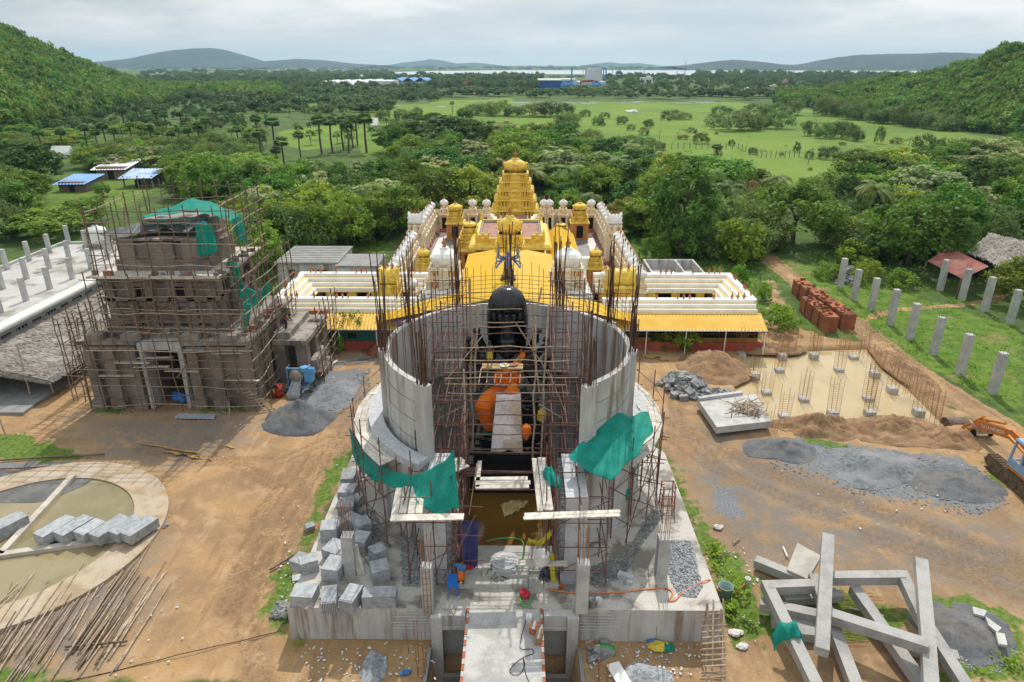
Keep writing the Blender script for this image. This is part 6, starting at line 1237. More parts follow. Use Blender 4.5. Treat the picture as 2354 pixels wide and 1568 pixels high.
for xx in (-26.7, -25.3, -24.1, -22.6, -21.4, -20.0): mb.bb(xx - .28, xx + .28, 43.0, 43.3 - .002, 5.5, 8.7)
for yy in (43.7, 45.5, 47.5, 49.4): mb.bb(-19.798, -19.5, yy - .28, yy + .28, 5.5, 8.7)
mb.build('first_storey', BRICKG, t)
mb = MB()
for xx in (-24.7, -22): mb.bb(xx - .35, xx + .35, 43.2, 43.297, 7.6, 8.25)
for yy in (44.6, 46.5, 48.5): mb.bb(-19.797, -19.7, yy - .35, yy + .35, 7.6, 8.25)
mb.build('recess_shade', DARKG, t)  # black slabs on the wall face stand for shaded recesses
mb = MB(); mb.bb(-27.7, -19., 42.5, 50.4, 9.004, 9.16); mb.build('ledge_planks', PLANK, t)
mb = MB()
for a in ((-25.9, -20.7, 44.2, 44.7), (-25.9, -20.7, 48.5, 49.0), (-25.9, -25.4, 44.7, 48.5), (-21.2, -20.7, 44.7, 48.5)): mb.bb(*a, 9.16, 11.0)
mb.bb(-26.4, -20.2, 43.9, 44.198, 9.162, 9.9); mb.bb(-26.1, -25.0, 43.95, 44.3, 9.9, 11.2); mb.bb(-21.8, -20.5, 43.95, 44.3, 9.9, 11.2); mb.bb(-24.3, -22.4, 43.95, 44.3, 9.9, 11.1); mb.bb(-20.698, -20.3, 44.5, 48.8, 9.16, 10.6)
mb.build('second_storey', BRICKG, t); mb = MB(); mb.bb(-26.2, -20.4, 43.85, 44.75, 11.204, 11.35); mb.bb(-25.6, -21., 46.5, 49.2, 11.0, 12.0); mb.bb(-25.35, -21.25, 44.76, 46.4, 9.2, 9.3); mb.build('stone_coping', STONEB, t)
t = thing('stone_side_porch', 'ruined stone and brick pillar porch on the east flank of the brick tower', 'porch', (-16.4, 49, 0)); mb = MB()
for xx in (-17.0, -15.4):
    for yy in (46.3, 48.6, 51): mb.bb(xx - .4, xx + .4, yy - .4, yy + .4, 0, 3.0); mb.bb(xx - .6, xx + .6, yy - .6, yy + .6, 0, .7)
mb.build('pillar', BRICKG, t); mb = MB(); mb.bb(-17.39, -14.9, 45.8, 51.6, 3.0, 3.35); mb.bb(-17.38, -16.2, 46.2, 51, 3.354, 3.8); mb.build('stone_beam', STONEB, t)
mb = MB(); mb.bb(-15.1, -14.5, 46.5, 49.5, 0, 1.5); mb.bb(-14.5, -14.1, 46.8, 49., 0, .8); mb.build('stone_stack', STONEB, t)
for k in range(3): mb = MB(); mb.bb(-15.9 + .5 * k, -15.5 + .5 * k, 50.2, 50.7, 3.81, 4.1); mb.build('stacked_brick', M('fresh_brick%d' % k, (.40, .14, .07), (.33, .11, .06), 3), t)
for k in range(46): x, y, z = random.choice(((random.uniform(-27.4, -19.2), 42.8, 9.16), (random.uniform(-27.8, -18.2), 42.2, 5.25), (-19.3 + jit(.2), random.uniform(43, 50), 9.16), (-17.6 + jit(.2), random.uniform(43, 50), 5.0))); mb = MB(); mb.box((x, y + jit(.2), z), (random.uniform(.2, .7), random.uniform(.12, .3), random.uniform(.1, .4)), rz=jit(.6)); mb.build('loose_rubble', (BRICKG, STONEB, BRK2)[k % 3], t)
for k in range(9): s_ = random.uniform(-28, -19); plank((s_, 41.5 + jit(.2), 2.2 + k * .32), (s_ + 2.4, 41.5 + jit(.2), 2.25 + k * .32), .25, 'on the front scaffold of the brick tower')
def wface(label, A, B, z0, z1, nx, nz, r_=.04, over=.5, drop=0):
    s = Scaf('wooden_scaffold', label, mat=WOOD, r_=r_, wob=.035); A, B = Vector(A), Vector(B)
    for i in range(nx):
        p = A.lerp(B, i / (nx - 1)); lean = Vector((jit(.15), jit(.15), 0)); s.pole('upright', p + Vector((0, 0, z0)) + lean, p + Vector((0, 0, z1 + random.uniform(0, over))))
    for k in range(nz):
        z = z0 + (z1 - z0) * (k + .7) / nz; e = (B - A).normalized() * .35; s.pole('crosspole', A - e + Vector((0, 0, z + jit(.1))), B + e + Vector((0, 0, z + jit(.12))), r_ * .8, WOOD if k % 2 else WOODL)
    for k in range(nx // 3): a = random.uniform(0, .75); s.pole('brace', A.lerp(B, a) + Vector((0, 0, random.uniform(z0, z1 * .5))), A.lerp(B, a + .25) + Vector((0, 0, random.uniform(z1 * .55, z1 * .95))), r_ * .8)
    return s
wface('wooden pole scaffold across the front of the brick tower', (-28.6, 41.1, 0), (-17.3, 41.1, 0), 0, 7.4, 14, 11); wface('wooden pole cage over the front of the upper brick tower', (-26.9, 42.6, 0), (-17.9, 42.6, 0), 5, 13.6, 11, 12)
wface('wooden pole scaffold along the east flank of the brick tower', (-17.1, 41.5, 0), (-17.1, 51, 0), 0, 9.6, 11, 12); wface('wooden pole cage over the east of the upper brick tower', (-18.3, 42.8, 0), (-18.6, 50.2, 0), 8, 13.9, 7, 7)
wface('wooden pole cage behind the upper brick tower', (-27, 50.6, 0), (-18.8, 50.6, 0), 4, 13.9, 9, 12); wface('wooden pole cage over the west of the upper brick tower', (-27.2, 42.8, 0), (-27.2, 50.4, 0), 4, 13.6, 7, 9)
wface('wooden pole scaffold along the west flank of the brick tower', (-28.9, 41.6, 0), (-28.9, 50.5, 0), 0, 6.5, 8, 6); wface('low outlying wooden pole frame west of the brick tower, front side', (-30.7, 42.6, 0), (-28.9, 42.4, 0), 0, 6, 3, 8); wface('low outlying wooden pole frame west of the brick tower, long side', (-30.5, 42.7, 0), (-30.5, 47.5, 0), 0, 6, 4, 8)
wface('wooden pole scaffold round the side porch of the brick tower', (-14.1, 46., 0), (-14.3, 52.2, 0), 0, 5.4, 6, 7); wface('second row of wooden poles before the brick tower ledge', (-27.6, 42.1, 0), (-19, 42.1, 0), 5, 9.3, 7, 4)
s = Scaf('wooden_ramp', 'wooden pole ramp propped against the east corner of the brick tower', 'ramp', WOODL, .03, wob=.04)
for k in range(3): s.pole('rail', P(635 - 12 * k, 945 + 2 * k, 0), PY(520 + 8 * k, 852 - 4 * k, 42.2), .045)
for k in range(16): f = k / 16; s.pole('rung', P(640, 946, 0).lerp(PY(530, 850, 42.2), f), P(606, 950, 0).lerp(PY(512, 858, 41.6), f))
s = Scaf('bracing_poles', 'crossed pale poles leaning on the front of the brick tower', 'poles', WOODL, .045, wob=.02)
for a, b_ in (((430, 925), (545, 790)), ((610, 935), (480, 780)), ((528, 960), (525, 905)), ((700, 700), (655, 770))): p = P(*a); s.pole('pole', p, PY(b_[0], b_[1], p.y + 1.2))
# tarps and nets on it
cloth('green_net', GREEN, 'green net spread like a roof over the top of the brick tower scaffold', 'net', pts([(328, 496, 47), (390, 476, 47.5), (445, 455, 48.5), (500, 470, 48.5), (548, 492, 48.5)]), pts([(330, 500, 45), (395, 492, 45.5), (448, 484, 46), (508, 500, 45.5), (552, 524, 45.5)]), 40, 14, .1, .06)
cloth('green_net', GREEN, 'green net hanging down the east top side of the brick tower scaffold', 'net', pts([(530, 505, 45), (552, 495, 46.5), (556, 500, 48)]), pts([(545, 555, 44.8), (562, 555, 46.5), (572, 560, 48)]), 14, 20, .02, .08)
cloth('green_net', GREEN, 'green net curtain hanging before the upper storey of the brick tower', 'net', pts([(448, 515, 44), (470, 510, 43.8), (488, 518, 43.8)]), pts([(455, 588, 43.6), (478, 590, 43.4), (500, 575, 43.4)]), 20, 20, .02, .09)
cloth('green_net', GREEN, 'torn green net strip trailing down the east flank of the brick tower', 'net', pts([(522, 600, 43), (545, 604, 43.4)]), pts([(552, 690, 45.5), (572, 688, 46.5)]), 10, 24, .0, .1)
cloth('green_net', GREEN, 'sagging green net hammock beside the brick tower porch', 'net', pts([(550, 655, 45), (585, 668, 46), (605, 662, 47), (620, 645, 47)]), pts([(552, 692, 44.6), (575, 704, 45), (598, 700, 46), (622, 668, 47)]), 24, 16, .5, .08)
cloth('green_net', GREEN, 'dangling green net rag below the hammock net of the brick tower', 'net', pts([(556, 700, 44), (578, 700, 44.2)]), pts([(553, 760, 43.6), (570, 752, 43.8)]), 8, 16, .02, .09)
cloth('tarpaulin', TARP, 'large black tarpaulin sheltering the top of the brick tower', 'tarpaulin', pts([(295, 525, 46.5), (360, 498, 47.5), (420, 500, 47.5), (482, 492, 47.5)]), pts([(320, 540, 44), (375, 525, 44.5), (420, 535, 44.), (460, 520, 44)]), 30, 14, .35, .1)
cloth('tarpaulin', TARP, 'small black tarpaulin flap on the west top corner of the brick tower', 'tarpaulin', pts([(240, 532, 44), (300, 518, 45), (330, 512, 46)]), pts([(230, 540, 43.4), (290, 543, 43.6), (325, 535, 44)]), 20, 8, .15, .06)
# people about the tower
p = PY(486, 530, 45.6); p.z = 11.36; person('person in a blue shirt working on the top of the brick tower', (p.x, 44.6, 11.36), 1.5, 0, 'bend', 'blue', 'dark')
p = PY(560, 700, 46.4); person('person in a pink shirt bending on the side porch of the brick tower', (-16.7, 47, 3.81), 1.5, 1.5, 'bend', 'pink', 'dark')
t = thing('blue_tarp_bundle', 'bright blue tarpaulin bundle lying in the doorway of the brick tower', 'tarpaulin', (0, 0, 0)); p = P(432, 905); mb = MB(); mb.rock((p.x, 42.6, .35), .5, 8, (1.2, .8, .8)); mb.rock((p.x + .4, 42.5, .25), .35, 9); mb.build('bundle', BLUE, t)
mb = MB(); a, b_, c, d = P(400, 962, .08), P(492, 964, .08), P(496, 952, .12), P(412, 950, .12); corr(mb, a, b_, c, d, 9, .02); o = mb.build('corrugated_sheet', CORR, None, False, 'grey corrugated sheet lying flat before the brick tower doorway', 'metal sheet')
WALLB = M('pale_blue_wall', (.42, .46, .50), (.36, .40, .44), 1., .8); t = thing('roof_terrace_building', 'long white building with wet flat roof, rounded white eave and thatched lean-to', 'building', (-43, 55, 0))
mb = MB(); mb.bb(-48.6, -38.6, 38, 72, 0, 3.55); mb.build('wall', WALLB, t); mb = MB(); mb.bb(-48.9, -38.3, 37.7, 72.3, 3.554, 3.95); mb.mi[1] = 1; mb.build('roof_slab', [WHITE, M('wet_roof', (.40, .395, .37), (.22, .205, .175), .4, .6, .1, 12, c3=(.50, .49, .46), s3=.25, f3=.6, lo=.47, hi=.58)], t)
mb = MB(); mb.grid(lambda a, b_: Vector((-38.3 + .5 * math.sin(2.6 * b_), 37.7 + 34.6 * a, 4.05 - .35 * (1 - math.cos(2.6 * b_)))), 10, 10); mb.build('rounded_eave', WHITE, t, smooth=True); mb = MB(); mb.bb(-48.9, -48.6, 37.8, 72.2, 3.952, 4.2); mb.bb(-48.58, -38.4, 71.9, 72.2, 3.952, 4.15); mb.build('parapet', CONC, t)
for k in range(8):
    y = 42 + 3.6 * k; mb = MB(); mb.bb(-38.62, -38.52, y, y + 1.2, 1.6, 2.9); wd = mb.build('window', DARKG, t); mb = MB()
    for q in (0, .4, .8, 1.2): mb.bb(-38.518, -38.48, y + q - .04, y + q + .04, 1.6, 2.9)
    mb.build('frame', WALLB, wd); mb = MB(); mb.bb(-38.62, -38.53, y + 1.9, y + 2.9, 0, 2.9); mb.build('door', M('brown_door', (.10, .08, .065), r=.7) if k == 0 else bpy.data.materials['brown_door'], t)
for zx, zy in ((50, 755), (205, 695), (345, 640), (185, 820), (340, 750), (480, 690), (630, 750), (500, 820), (345, 890), (180, 970), (20, 890), (600, 610), (745, 680), (475, 575), (5, 1055), (765, 620)):
    p = P(zx / 1.839 / 1.631, (600 + zy / 1.839) / 1.631, 3.95); mb = MB(); mb.box((p.x, p.y, 3.955), (.34, .34, 1.95)); mb.build('roof_column', CONC, t)
p = P(228, 566, 3.95); t2 = thing('water_tank', 'white plastic water tank on the flat roof of the white building', 'water tank', (p.x, p.y, 3.95)); mb = MB(); mb.lathe([(.95, .35), (1., .5), (.96, .8), (1., 1.1), (.96, 1.4), (1., 1.7), (.9, 1.95), (.3, 2.15), (.28, 2.25), (.02, 2.26)], 20, (p.x, p.y, 3.955)); mb.build('tank', WHITE, t2, smooth=True); mb = MB(); mb.box((p.x, p.y, 3.955), (2.2, 2.2, .36)); mb.build('stand', CONCD, t2)
mb = MB(); p = P(338, 562, 3.95); mb.tube([(p.x, p.y, 3.96), (p.x - .3, p.y, 6.)], .09, 8); mb.build('white_pipe', WHITE, None, False, 'upright white pipe at the back of the white building roof', 'pipe')
THATCH = M('grey_thatch', (.33, .30, .265), (.21, .185, .16), 5, .95, .8, 16, c3=(.40, .375, .34), s3=.7, f3=.6)
t = thing('thatched_lean_to', 'grey palm-thatch lean-to roof along the white building', 'thatched roof', (-35, 52, 0)); mb = MB()
mb.grid(lambda a, b_: Vector((-38.5 + 6.2 * b_, 43.2 + 19 * a - .5 * b_ * (1 - a), 2.75 - 1.15 * b_ + .1 * mnoise.noise((a * 30, b_ * 12, 0)))), 90, 30); th = mb.build('thatch_surface', THATCH, t)
V_ = []
for k in range(5200):
    a, b_ = random.random(), random.random() ** .8 if k > 1500 else 1.; q = Vector((-38.5 + 6.2 * b_, 43.2 + 19 * a - .5 * b_, 2.82 - 1.15 * b_)); dr = Vector((1, jit(.5), -.25 - (.5 if b_ > .97 else 0))).normalized() * random.uniform(.3, .6); sd_ = Vector((-dr.y, dr.x, jit(.3))).normalized() * .035; V_ += [q, q + dr * .5 + sd_, q + dr, q + dr * .5 - sd_]
for k in range(700): b_ = random.random(); q = Vector((-38.5 + 6.2 * b_, 43.0, 2.78 - 1.15 * b_)); dr = Vector((jit(.5), -.5, -.8)) * .55; V_ += [q, q + dr * .5 + Vector((.03, 0, 0)), q + dr, q + dr * .5 - Vector((.03, 0, 0))]
o = bpy.data.objects.new('thatch_fronds', quads('thatch_fronds', np.array([tuple(v) for v in V_]), THATCH)); COL.objects.link(o); child(o, t)
mb = MB(); mb.bb(-38.58, -32.9, 40.5, 62, 0, .22); mb.build('veranda_floor', CONCD, t)
mb = MB()
for y in (43.6, 48, 52.5, 57): mb.tube([(-32.8, y, .1), (-32.9, y, 1.7)], .06, 6)
mb.build('post', WOODL, t)
for (a, b_) in (((70, 912), (38, 790)), ((205, 858), (155, 760)), ((15, 1005), (-15, 930))):
    p = P(*a); mb = MB(); crooked(p, PY(b_[0], b_[1], p.y + .3), .06, mb, 6, 5, .02); mb.build('bamboo_pole', WOODL, None, False, {70: 'tall bamboo pole before the near end of the thatch roof', 205: 'bamboo pole with a white card beside the thatch eave', 15: 'bamboo pole at the edge of the yard below the thatch roof'}[a[0]], 'pole')
def outb(label, x0, x1, y0, y1, h, ribs=True, open_=False):
    t = thing('concrete_outbuilding', label, 'building', ((x0 + x1) / 2, y0, 0)); mb = MB()
    if open_:
        for a in ((x0, x1, y0, y0 + .2), (x0, x1, y1 - .2, y1), (x0, x0 + .2, y0 + .2, y1 - .2), (x1 - .2, x1, y0 + .2, y1 - .2), ((x0 + x1) / 2 + .6, (x0 + x1) / 2 + .8, y0 + .2, y1 - .2)): mb.bb(*a, 0, h)
        mb.bb(x0 + .2, x1 - .2, y0 + .2, y1 - .2, h - 1.1, h - 1.)
    else: mb.bb(x0, x1, y0, y1, 0, h)
    mb.build('wall', CONCW, t)
    if not open_:
        mb = MB(); mb.bb(x0 - .12, x1 + .12, y0 - .12, y1 + .12, h + .002, h + .18); mb.build('roof', CONCD, t); mb = MB()
        if ribs:
            for k in range(9): yy = y0 + .4 + (y1 - y0 - .8) * k / 8; mb.bb(x0 + .2, x1 - .2, yy - .05, yy + .05, h + .182, h + .24)
            mb.build('roof_rib', CONC, t)
        for q in (.2, .6): xx = x0 + (x1 - x0) * q; mb = MB(); mb.bb(xx, xx + (.6 if q < .5 else 1.4), y0 - .03, y0 + .05, 1.5 if q < .5 else 2., 2.4); mb.build('window', M('brown_shutter', (.09, .05, .04), r=.8) if 'brown_shutter' not in bpy.data.materials else bpy.data.materials['brown_shutter'], t)
    return t
outb('grey concrete building with ribbed flat roof behind the west wing', -24.4, -18.1, 67.6, 74.2, 3.); outb('low grey concrete annex adjoining the ribbed-roof building', -18.05, -13.9, 66.9, 71.4, 2.85, False); outb('small roofless grey concrete enclosure behind the east wing', 13.9, 19.3, 66.2, 71.6, 2.5, open_=True)
BC = Vector((-24.5, 27.6, 0)); EARTHC = M('basin_rim_plaster', (.42, .335, .235), (.32, .235, .15), 1., .9, .25, 12, c3=(.46, .40, .33), s3=.4)
t = thing('round_basin', 'large half-buried circular plastered basin with radial dividing walls', 'basin', BC); mb = MB(); mb.arc((BC.x, BC.y), 5.25, 6.9, 0, 6.2831, -.1, .16, 72); mb.build('rim', EARTHC, t); mb = MB(); c0 = Vector((-24.3, 26.2, 0))
for e in (P(170, 1100), P(330, 1236), P(-60, 1300), P(-200, 1180)): e.z = 0; mb.bar(c0 + Vector((0, 0, .1)), e + Vector((0, 0, .1)), .34, .36)
mb.build('dividing_wall', M('pale_cement', (.52, .48, .42), (.42, .38, .32), 1.5, .9), t)
mb = MB(); mb.arc((BC.x, BC.y), .01, 5.27, 0, 6.2831, -.05, .085, 48); mb.build('basin_water', watermat('olive_basin_water', (.19, .165, .075), .12, (.27, .22, .12), .04, 2.), kind='structure')
mb = MB(); ctr = P(60, 1120); mb.prism([(ctr.x + 3.2 * math.cos(a) * (1 + .15 * math.sin(3 * a)), ctr.y + 2.0 * math.sin(a) * (1 + .2 * math.cos(2 * a))) for a in [6.283 * k / 24 for k in range(24)]], 0, .10); mb.build('basin_mud', M('dark_mud', (.095, .095, .09), (.14, .14, .13), .8, .5, .3, 4), kind='structure')
def block(label, c, d, rz, group=None, mat=GRAN, tilt=0., name='granite_block', tex=0):
    mb = MB(); m_ = Matrix.Rotation(rz, 3, 'Z') @ Matrix.Rotation(tilt, 3, 'X'); dx, dy, dz = d; n = 7; vs = []
    b_ = MB()
    def sheet_(o, u_, v_, k):
        b_.grid(lambda a, q: o + u_ * a + v_ * q + Vector((mnoise.noise((a * 5 + c[0] * 9, q * 5, k)), mnoise.noise((a * 5, q * 5 + c[1] * 9, k + 3)), mnoise.noise((a * 4, q * 4, k + 7)))) * .018 * (1 if tex == 0 else 1.), n, n)
    X_, Y_, Z_ = Vector((dx, 0, 0)), Vector((0, dy, 0)), Vector((0, 0, dz)); o = Vector((-dx / 2, -dy / 2, 0))
    for k, (a, u_, v_) in enumerate(((o, X_, Z_), (o + X_, Y_, Z_), (o + X_ + Y_, -X_, Z_), (o + Y_, -Y_, Z_), (o + Z_, X_, Y_), (o + Y_, X_, -Y_))): sheet_(a, u_, v_, k)
    b_.v = [tuple(m_ @ Vector(v) + Vector(c)) for v in b_.v]
    if tex: # sawn teeth along one long edge
        for k in range(9): q = m_ @ Vector((-dx / 2 + dx * (k + .5) / 9, -dy / 2 - .03, dz * .02)) + Vector(c); b_.box(q, (dx / 14, .09, dz * .96), mat=m_)
    return b_.build(name, mat, None, False, label, 'stone block', group)
for i, (u, v, l) in enumerate(((97, 1250, 1.7), (142, 1247, 1.6), (184, 1246, 1.2), (224, 1250, 1.75), (264, 1244, 1.45), (294, 1248, 1.6))):
    p = P(u, v, .26); block(f"long grey granite block on the basin wall, {nth(i)} from the left", (p.x + .3, p.y + l * .42, .29), (.76, l, .52), R(-24), 'granite blocks on the basin wall')
p = P(0, 1240, .1); block('long grey granite block alone in the basin water', (p.x, p.y + .6, .1), (.9, 1.7, .62), R(-30))
for i in range(56):
    k = random.uniform(.6, 1.08); du, dv = (155 + jit(22)) * k, -(235 + jit(12)) * k; u0, v0 = (random.uniform(-70, 120), random.uniform(1500, 1600)) if i < 28 else (random.uniform(150, 275), random.uniform(1465, 1560))
    if i < 51: a = P(u0, v0, .06); b_ = P(u0 + du, v0 + dv, .06)
    else: a = P(random.uniform(-40, 30), random.uniform(1390, 1450), .06); b_ = P(random.uniform(20, 60), random.uniform(1335, 1350), .08)
    z = .05 + .05 * random.random() + (.1 if i % 3 == 0 else 0); a.z = z; b_.z = z + jit(.03); mb = MB(); crooked(a, b_, random.uniform(.03, .05), mb, 6, 6, .012, .022); mb.build('wooden_pole', WOODL if i % 4 else WOOD, None, True, 'long thin wooden pole in the heap strewn on the bare dirt by the basin', 'pole', 'wooden poles strewn by the basin')
for (a, b_, lab) in (((0, 1078), (245, 1066), 'long dark pole lying across the top of the basin rim'), ((15, 1085), (270, 1082), 'dark pole lying just inside the basin rim top'), ((0, 1058), (240, 1044), 'dark pole lying on the grass above the basin'), ((150, 1487), (292, 1474), 'thick brown cross pole under the heap of poles'), ((620, 1310), (680, 1272), 'short dark stick leaning at the grass by the platform')):
    mb = MB(); crooked(P(*a, .1), P(*b_, .12), .05, mb, 6, 5, .01); mb.build('wooden_pole', WOOD, None, True, lab, 'pole')
mb = MB(); crooked(P(60, 1590, .04), P(640, 1452, .04), .02, mb, 4, 12, .01); mb.build('black_cable', DARKG, None, True, 'thin dark cable lying across the bare dirt yard', 'cable')
def heap(name, label, u, v, rx, ry, h, mat, rough=.12, cat='heap', kind=None, grp=None, seed=0, peak=1.3):
    c = P(u, v); mb = MB(); n = 44; k = 18
    def f(a, b_):
        th = a * 2 * math.pi; e = 1 + .3 * mnoise.noise((math.cos(th) * 1.2 + seed, math.sin(th) * 1.2, seed)) + .06 * mnoise.noise((math.cos(th) * 5 + seed, math.sin(th) * 5, 2)); x, y = rx * b_ * e * math.cos(th), ry * b_ * e * math.sin(th)
        z = h * max(0, 1 - b_) ** peak * (1 + .35 * mnoise.noise((x * .5 + seed, y * .5, 4))) + rough * (mnoise.noise((x * 1.6, y * 1.6, seed)) + .6 * mnoise.noise((x * 4, y * 4, seed + 2))) * min(1, (1 - b_) * 4)
        return Vector((c.x + x, c.y + y, z if b_ < 1 else -.12))
    mb.grid(f, n, k); return mb.build(name, mat, None, True, label, cat, grp, kind)
heap('sand_heap', 'tall dark grey sand heap in front of the blue mixer', 690, 968, 2.5, 2.1, 1.55, SANDD, .16, 'sand heap', seed=3, peak=1.05)
heap('gravel_heap', 'flat spread of grey gravel beside the dark sand heap', 770, 905, 1.9, 2.6, .35, GRAVM, .06, 'gravel heap', seed=5)
heap('brick_rubble_heap', 'rust-brown broken brick heap by the west foot of the round tower', 868, 808, 1.5, 1.2, .8, M('brick_rubble', (.22, .085, .045), (.15, .055, .03), 7, .95, 1., 6, lo=.45, hi=.55), .3, 'rubble heap', seed=8)
heap('brick_rubble_heap', 'small brown broken brick heap before the west gallery wing', 735, 822, .8, .5, .3, bpy.data.materials['brick_rubble'], .2, 'rubble heap', seed=9)
BLM = M('blue_machine_paint', (.12, .36, .62), (.09, .28, .5), 2, .5, .1, rnd=0, c3=(.3, .38, .42), s3=1.5, f3=.4); q = P(684, 905); t = thing('concrete_mixer', 'sky-blue concrete mixer with drum and grey loading skip', 'concrete mixer', q); x, y = q.x, q.y + .6
mb = MB()
for sx in (-.75, .75): mb.bar((x + sx, y - .6, .5), (x + sx, y + .7, .5), .1); mb.bar((x + sx, y - .1, .5), (x + sx, y - .1, 1.75), .1); mb.bar((x + sx, y - .1, 1.75), (x + sx, y + .6, 1.75), .08)
mb.bar((x - .75, y - .1, 1.75), (x + .75, y - .1, 1.75), .1); mb.bar((x - .75, y - .6, .5), (x + .75, y - .6, .5), .1); mb.build('frame', BLM, t)
mb = MB(); mb.lathe([(.3, -.62), (.5, -.3), (.56, 0), (.5, .35), (.3, .6)], 18); m_ = Matrix.Rotation(R(68), 3, 'X'); mb.v = [tuple(m_ @ Vector(v) + Vector((x - .1, y + .1, 1.15))) for v in mb.v]; mb.build('drum', M('dusty_drum', (.30, .28, .24), (.22, .2, .17), 3, .8), t, smooth=True)
mb = MB(); mb.box((x + .75, y + .2, .7), (.55, .8, .9)); mb.box((x + .95, y + .1, 1.3), (.5, .5, .4), top=.8); mb.lathe([(.3, 0), (.3, .3)], 14, (x + .5, y, 1.55)); mb.build('engine_cover', BLM, t)
mb = MB(); mb.add([(x - .35, y - 1.5, .08), (x + .35, y - 1.5, .08), (x + .18, y - .3, .95), (x - .18, y - .3, .95), (x - .45, y - 1.5, .35), (x + .45, y - 1.5, .35), (x + .26, y - .3, 1.15), (x - .26, y - .3, 1.15)], [(0, 1, 2, 3), (0, 3, 7, 4), (1, 5, 6, 2), (0, 4, 5, 1)]); sk_ = mb.build('loading_skip', STEELG, t); sk_.modifiers.new('thick', 'SOLIDIFY').thickness = .03
for sx, sy in ((-.8, .5), (.95, -.25), (.95, .7), (-.8, -.5)):
    mb = MB(); mb.lathe([(.12, -.07), (.27, -.08), (.29, 0), (.27, .08), (.12, .07)], 16); m_ = Matrix.Rotation(R(90), 3, 'Y'); mb.v = [tuple(m_ @ Vector(v) + Vector((x + sx, y + sy, .28))) for v in mb.v]; mb.build('wheel', M('mixer_tyre', (.06, .055, .05), (.14, .12, .1), 4, .9) if 'mixer_tyre' not in bpy.data.materials else bpy.data.materials['mixer_tyre'], t)
p = P(641, 912); mb = MB(); mb.lathe([(.3, 0), (.3, .28), (.32, .3), (.3, .32), (.3, .6), (.32, .62), (.3, .64), (.3, .9), (.26, .9), (.25, .86), (.01, .86)], 18, p); mb.build('red_barrel', M('red_plastic', (.42, .03, .03), (.34, .025, .025), 3, .5), None, True, 'red barrel standing beside the blue mixer', 'barrel')
p = P(632, 915); person('person in a dark shirt and yellow waist cloth beside the red barrel', p, 1.5, .6, 'bend', 'dark', 'yellow', True)
p = P(718, 872); t = thing('wheelbarrow', 'rusty two-wheeled barrow behind the blue mixer', 'wheelbarrow', p); mb = MB(); mb.box((p.x + .3, p.y, .45), (1., .7, .35), top=1.25); mb.build('tray', M('rusty_tray', (.22, .15, .11), (.16, .1, .07), 4, .9), t); mb = MB(); mb.bar((p.x + .6, p.y - .25, .5), (p.x + 1.3, p.y - .25, .75), .05); mb.bar((p.x + .6, p.y + .25, .5), (p.x + 1.3, p.y + .25, .75), .05); mb.build('handle', RUST, t); mb = MB(); mb.tube([(p.x + .3, p.y - .35, .28), (p.x + .3, p.y - .28, .28)], .26, 14); mb.tube([(p.x + .3, p.y + .28, .28), (p.x + .3, p.y + .35, .28)], .26, 14); mb.build('wheel', bpy.data.materials['mixer_tyre'], t)
p = P(727, 836); block('pale grey cut stone block on the rubble near the west wing', (p.x, p.y, 0), (.85, .7, .62), .1, None, GRANL)
for i, (a, b_) in enumerate((((745, 852), (775, 828)), ((700, 856), (712, 838)), ((756, 838), (880, 818)), ((790, 838), (850, 832)))): mb = MB(); mb.bar(P(*a, .1), P(*b_, .1), .2 if i < 2 else .06, .05); mb.build('loose_board', PLANK if i < 2 else WOOD, None, False, ['pale board lying on the grey rubble behind the mixer', 'short pale board by the cut stone block', 'long dark rod lying toward the round tower', 'short dark rod lying on the wet ground behind the mixer'][i], 'board')
# plants and pots before the west wing
for i, (u, v, w_, h, kd) in enumerate(((748, 805, 44, 88, 'lean'), (775, 806, 40, 40, 'bush'), (810, 800, 62, 84, 'lean'), (870, 800, 40, 66, 'lean'), (765, 790, 36, 40, 'light'))): pxtree(kd, u, v, w_, h, '', ['tall thin shrub before the yellow awning of the west wing', 'low leafy bush at the foot of the west wing', 'pink-flowering oleander shrub before the teal board', 'thin bare-stemmed shrub near the round tower and west wing', 'bright young plant before the dark opening of the west wing'][i])
def hut(label, u, v, wpx, hpx, dpt, mat, wall, tilt=.35, open_=False, z=0):
    c = P(u, v, z); s = mpp(c); W_, H_ = wpx * s, hpx * s; t = thing('hut', label, 'hut', c); mb = MB()
    if open_:
        for sx in (-.46, 0, .46): mb.box((c.x + sx * W_, c.y, 0), (.25, .25, H_)); mb.box((c.x + sx * W_, c.y + dpt, 0), (.25, .25, H_))
        mb.bb(c.x - W_ / 2, c.x + W_ / 2, c.y + dpt - .2, c.y + dpt, 0, H_)
    else: mb.bb(c.x - W_ / 2 * .9, c.x + W_ / 2 * .9, c.y, c.y + dpt, 0, H_)
    mb.build('wall', wall, t); mb = MB(); corr(mb, (c.x - W_ * .56, c.y - .8, H_ - tilt), (c.x + W_ * .56, c.y - .8, H_ - tilt * .7), (c.x + W_ * .56, c.y + dpt + .5, H_ + tilt * 1.6), (c.x - W_ * .56, c.y + dpt + .5, H_ + tilt * 1.6), int(W_ * 2), .06); mb.build('roof', mat, t)
    mb = MB(); mb.bb(c.x - W_ * .1, c.x + W_ * .08, c.y - .06, c.y - .01, 0, H_ * .7); mb.build('door', DARKG, t); return t
BLT = M('blue_tarp_roof', (.06, .22, .55), (.1, .3, .6), .4, .5); BLT2 = M('grey_blue_roof_sheet', (.34, .42, .52), (.08, .22, .5), .5, .5)
BRW = M('dull_brick_wall', (.24, .15, .12), (.2, .17, .15), .8, .9)
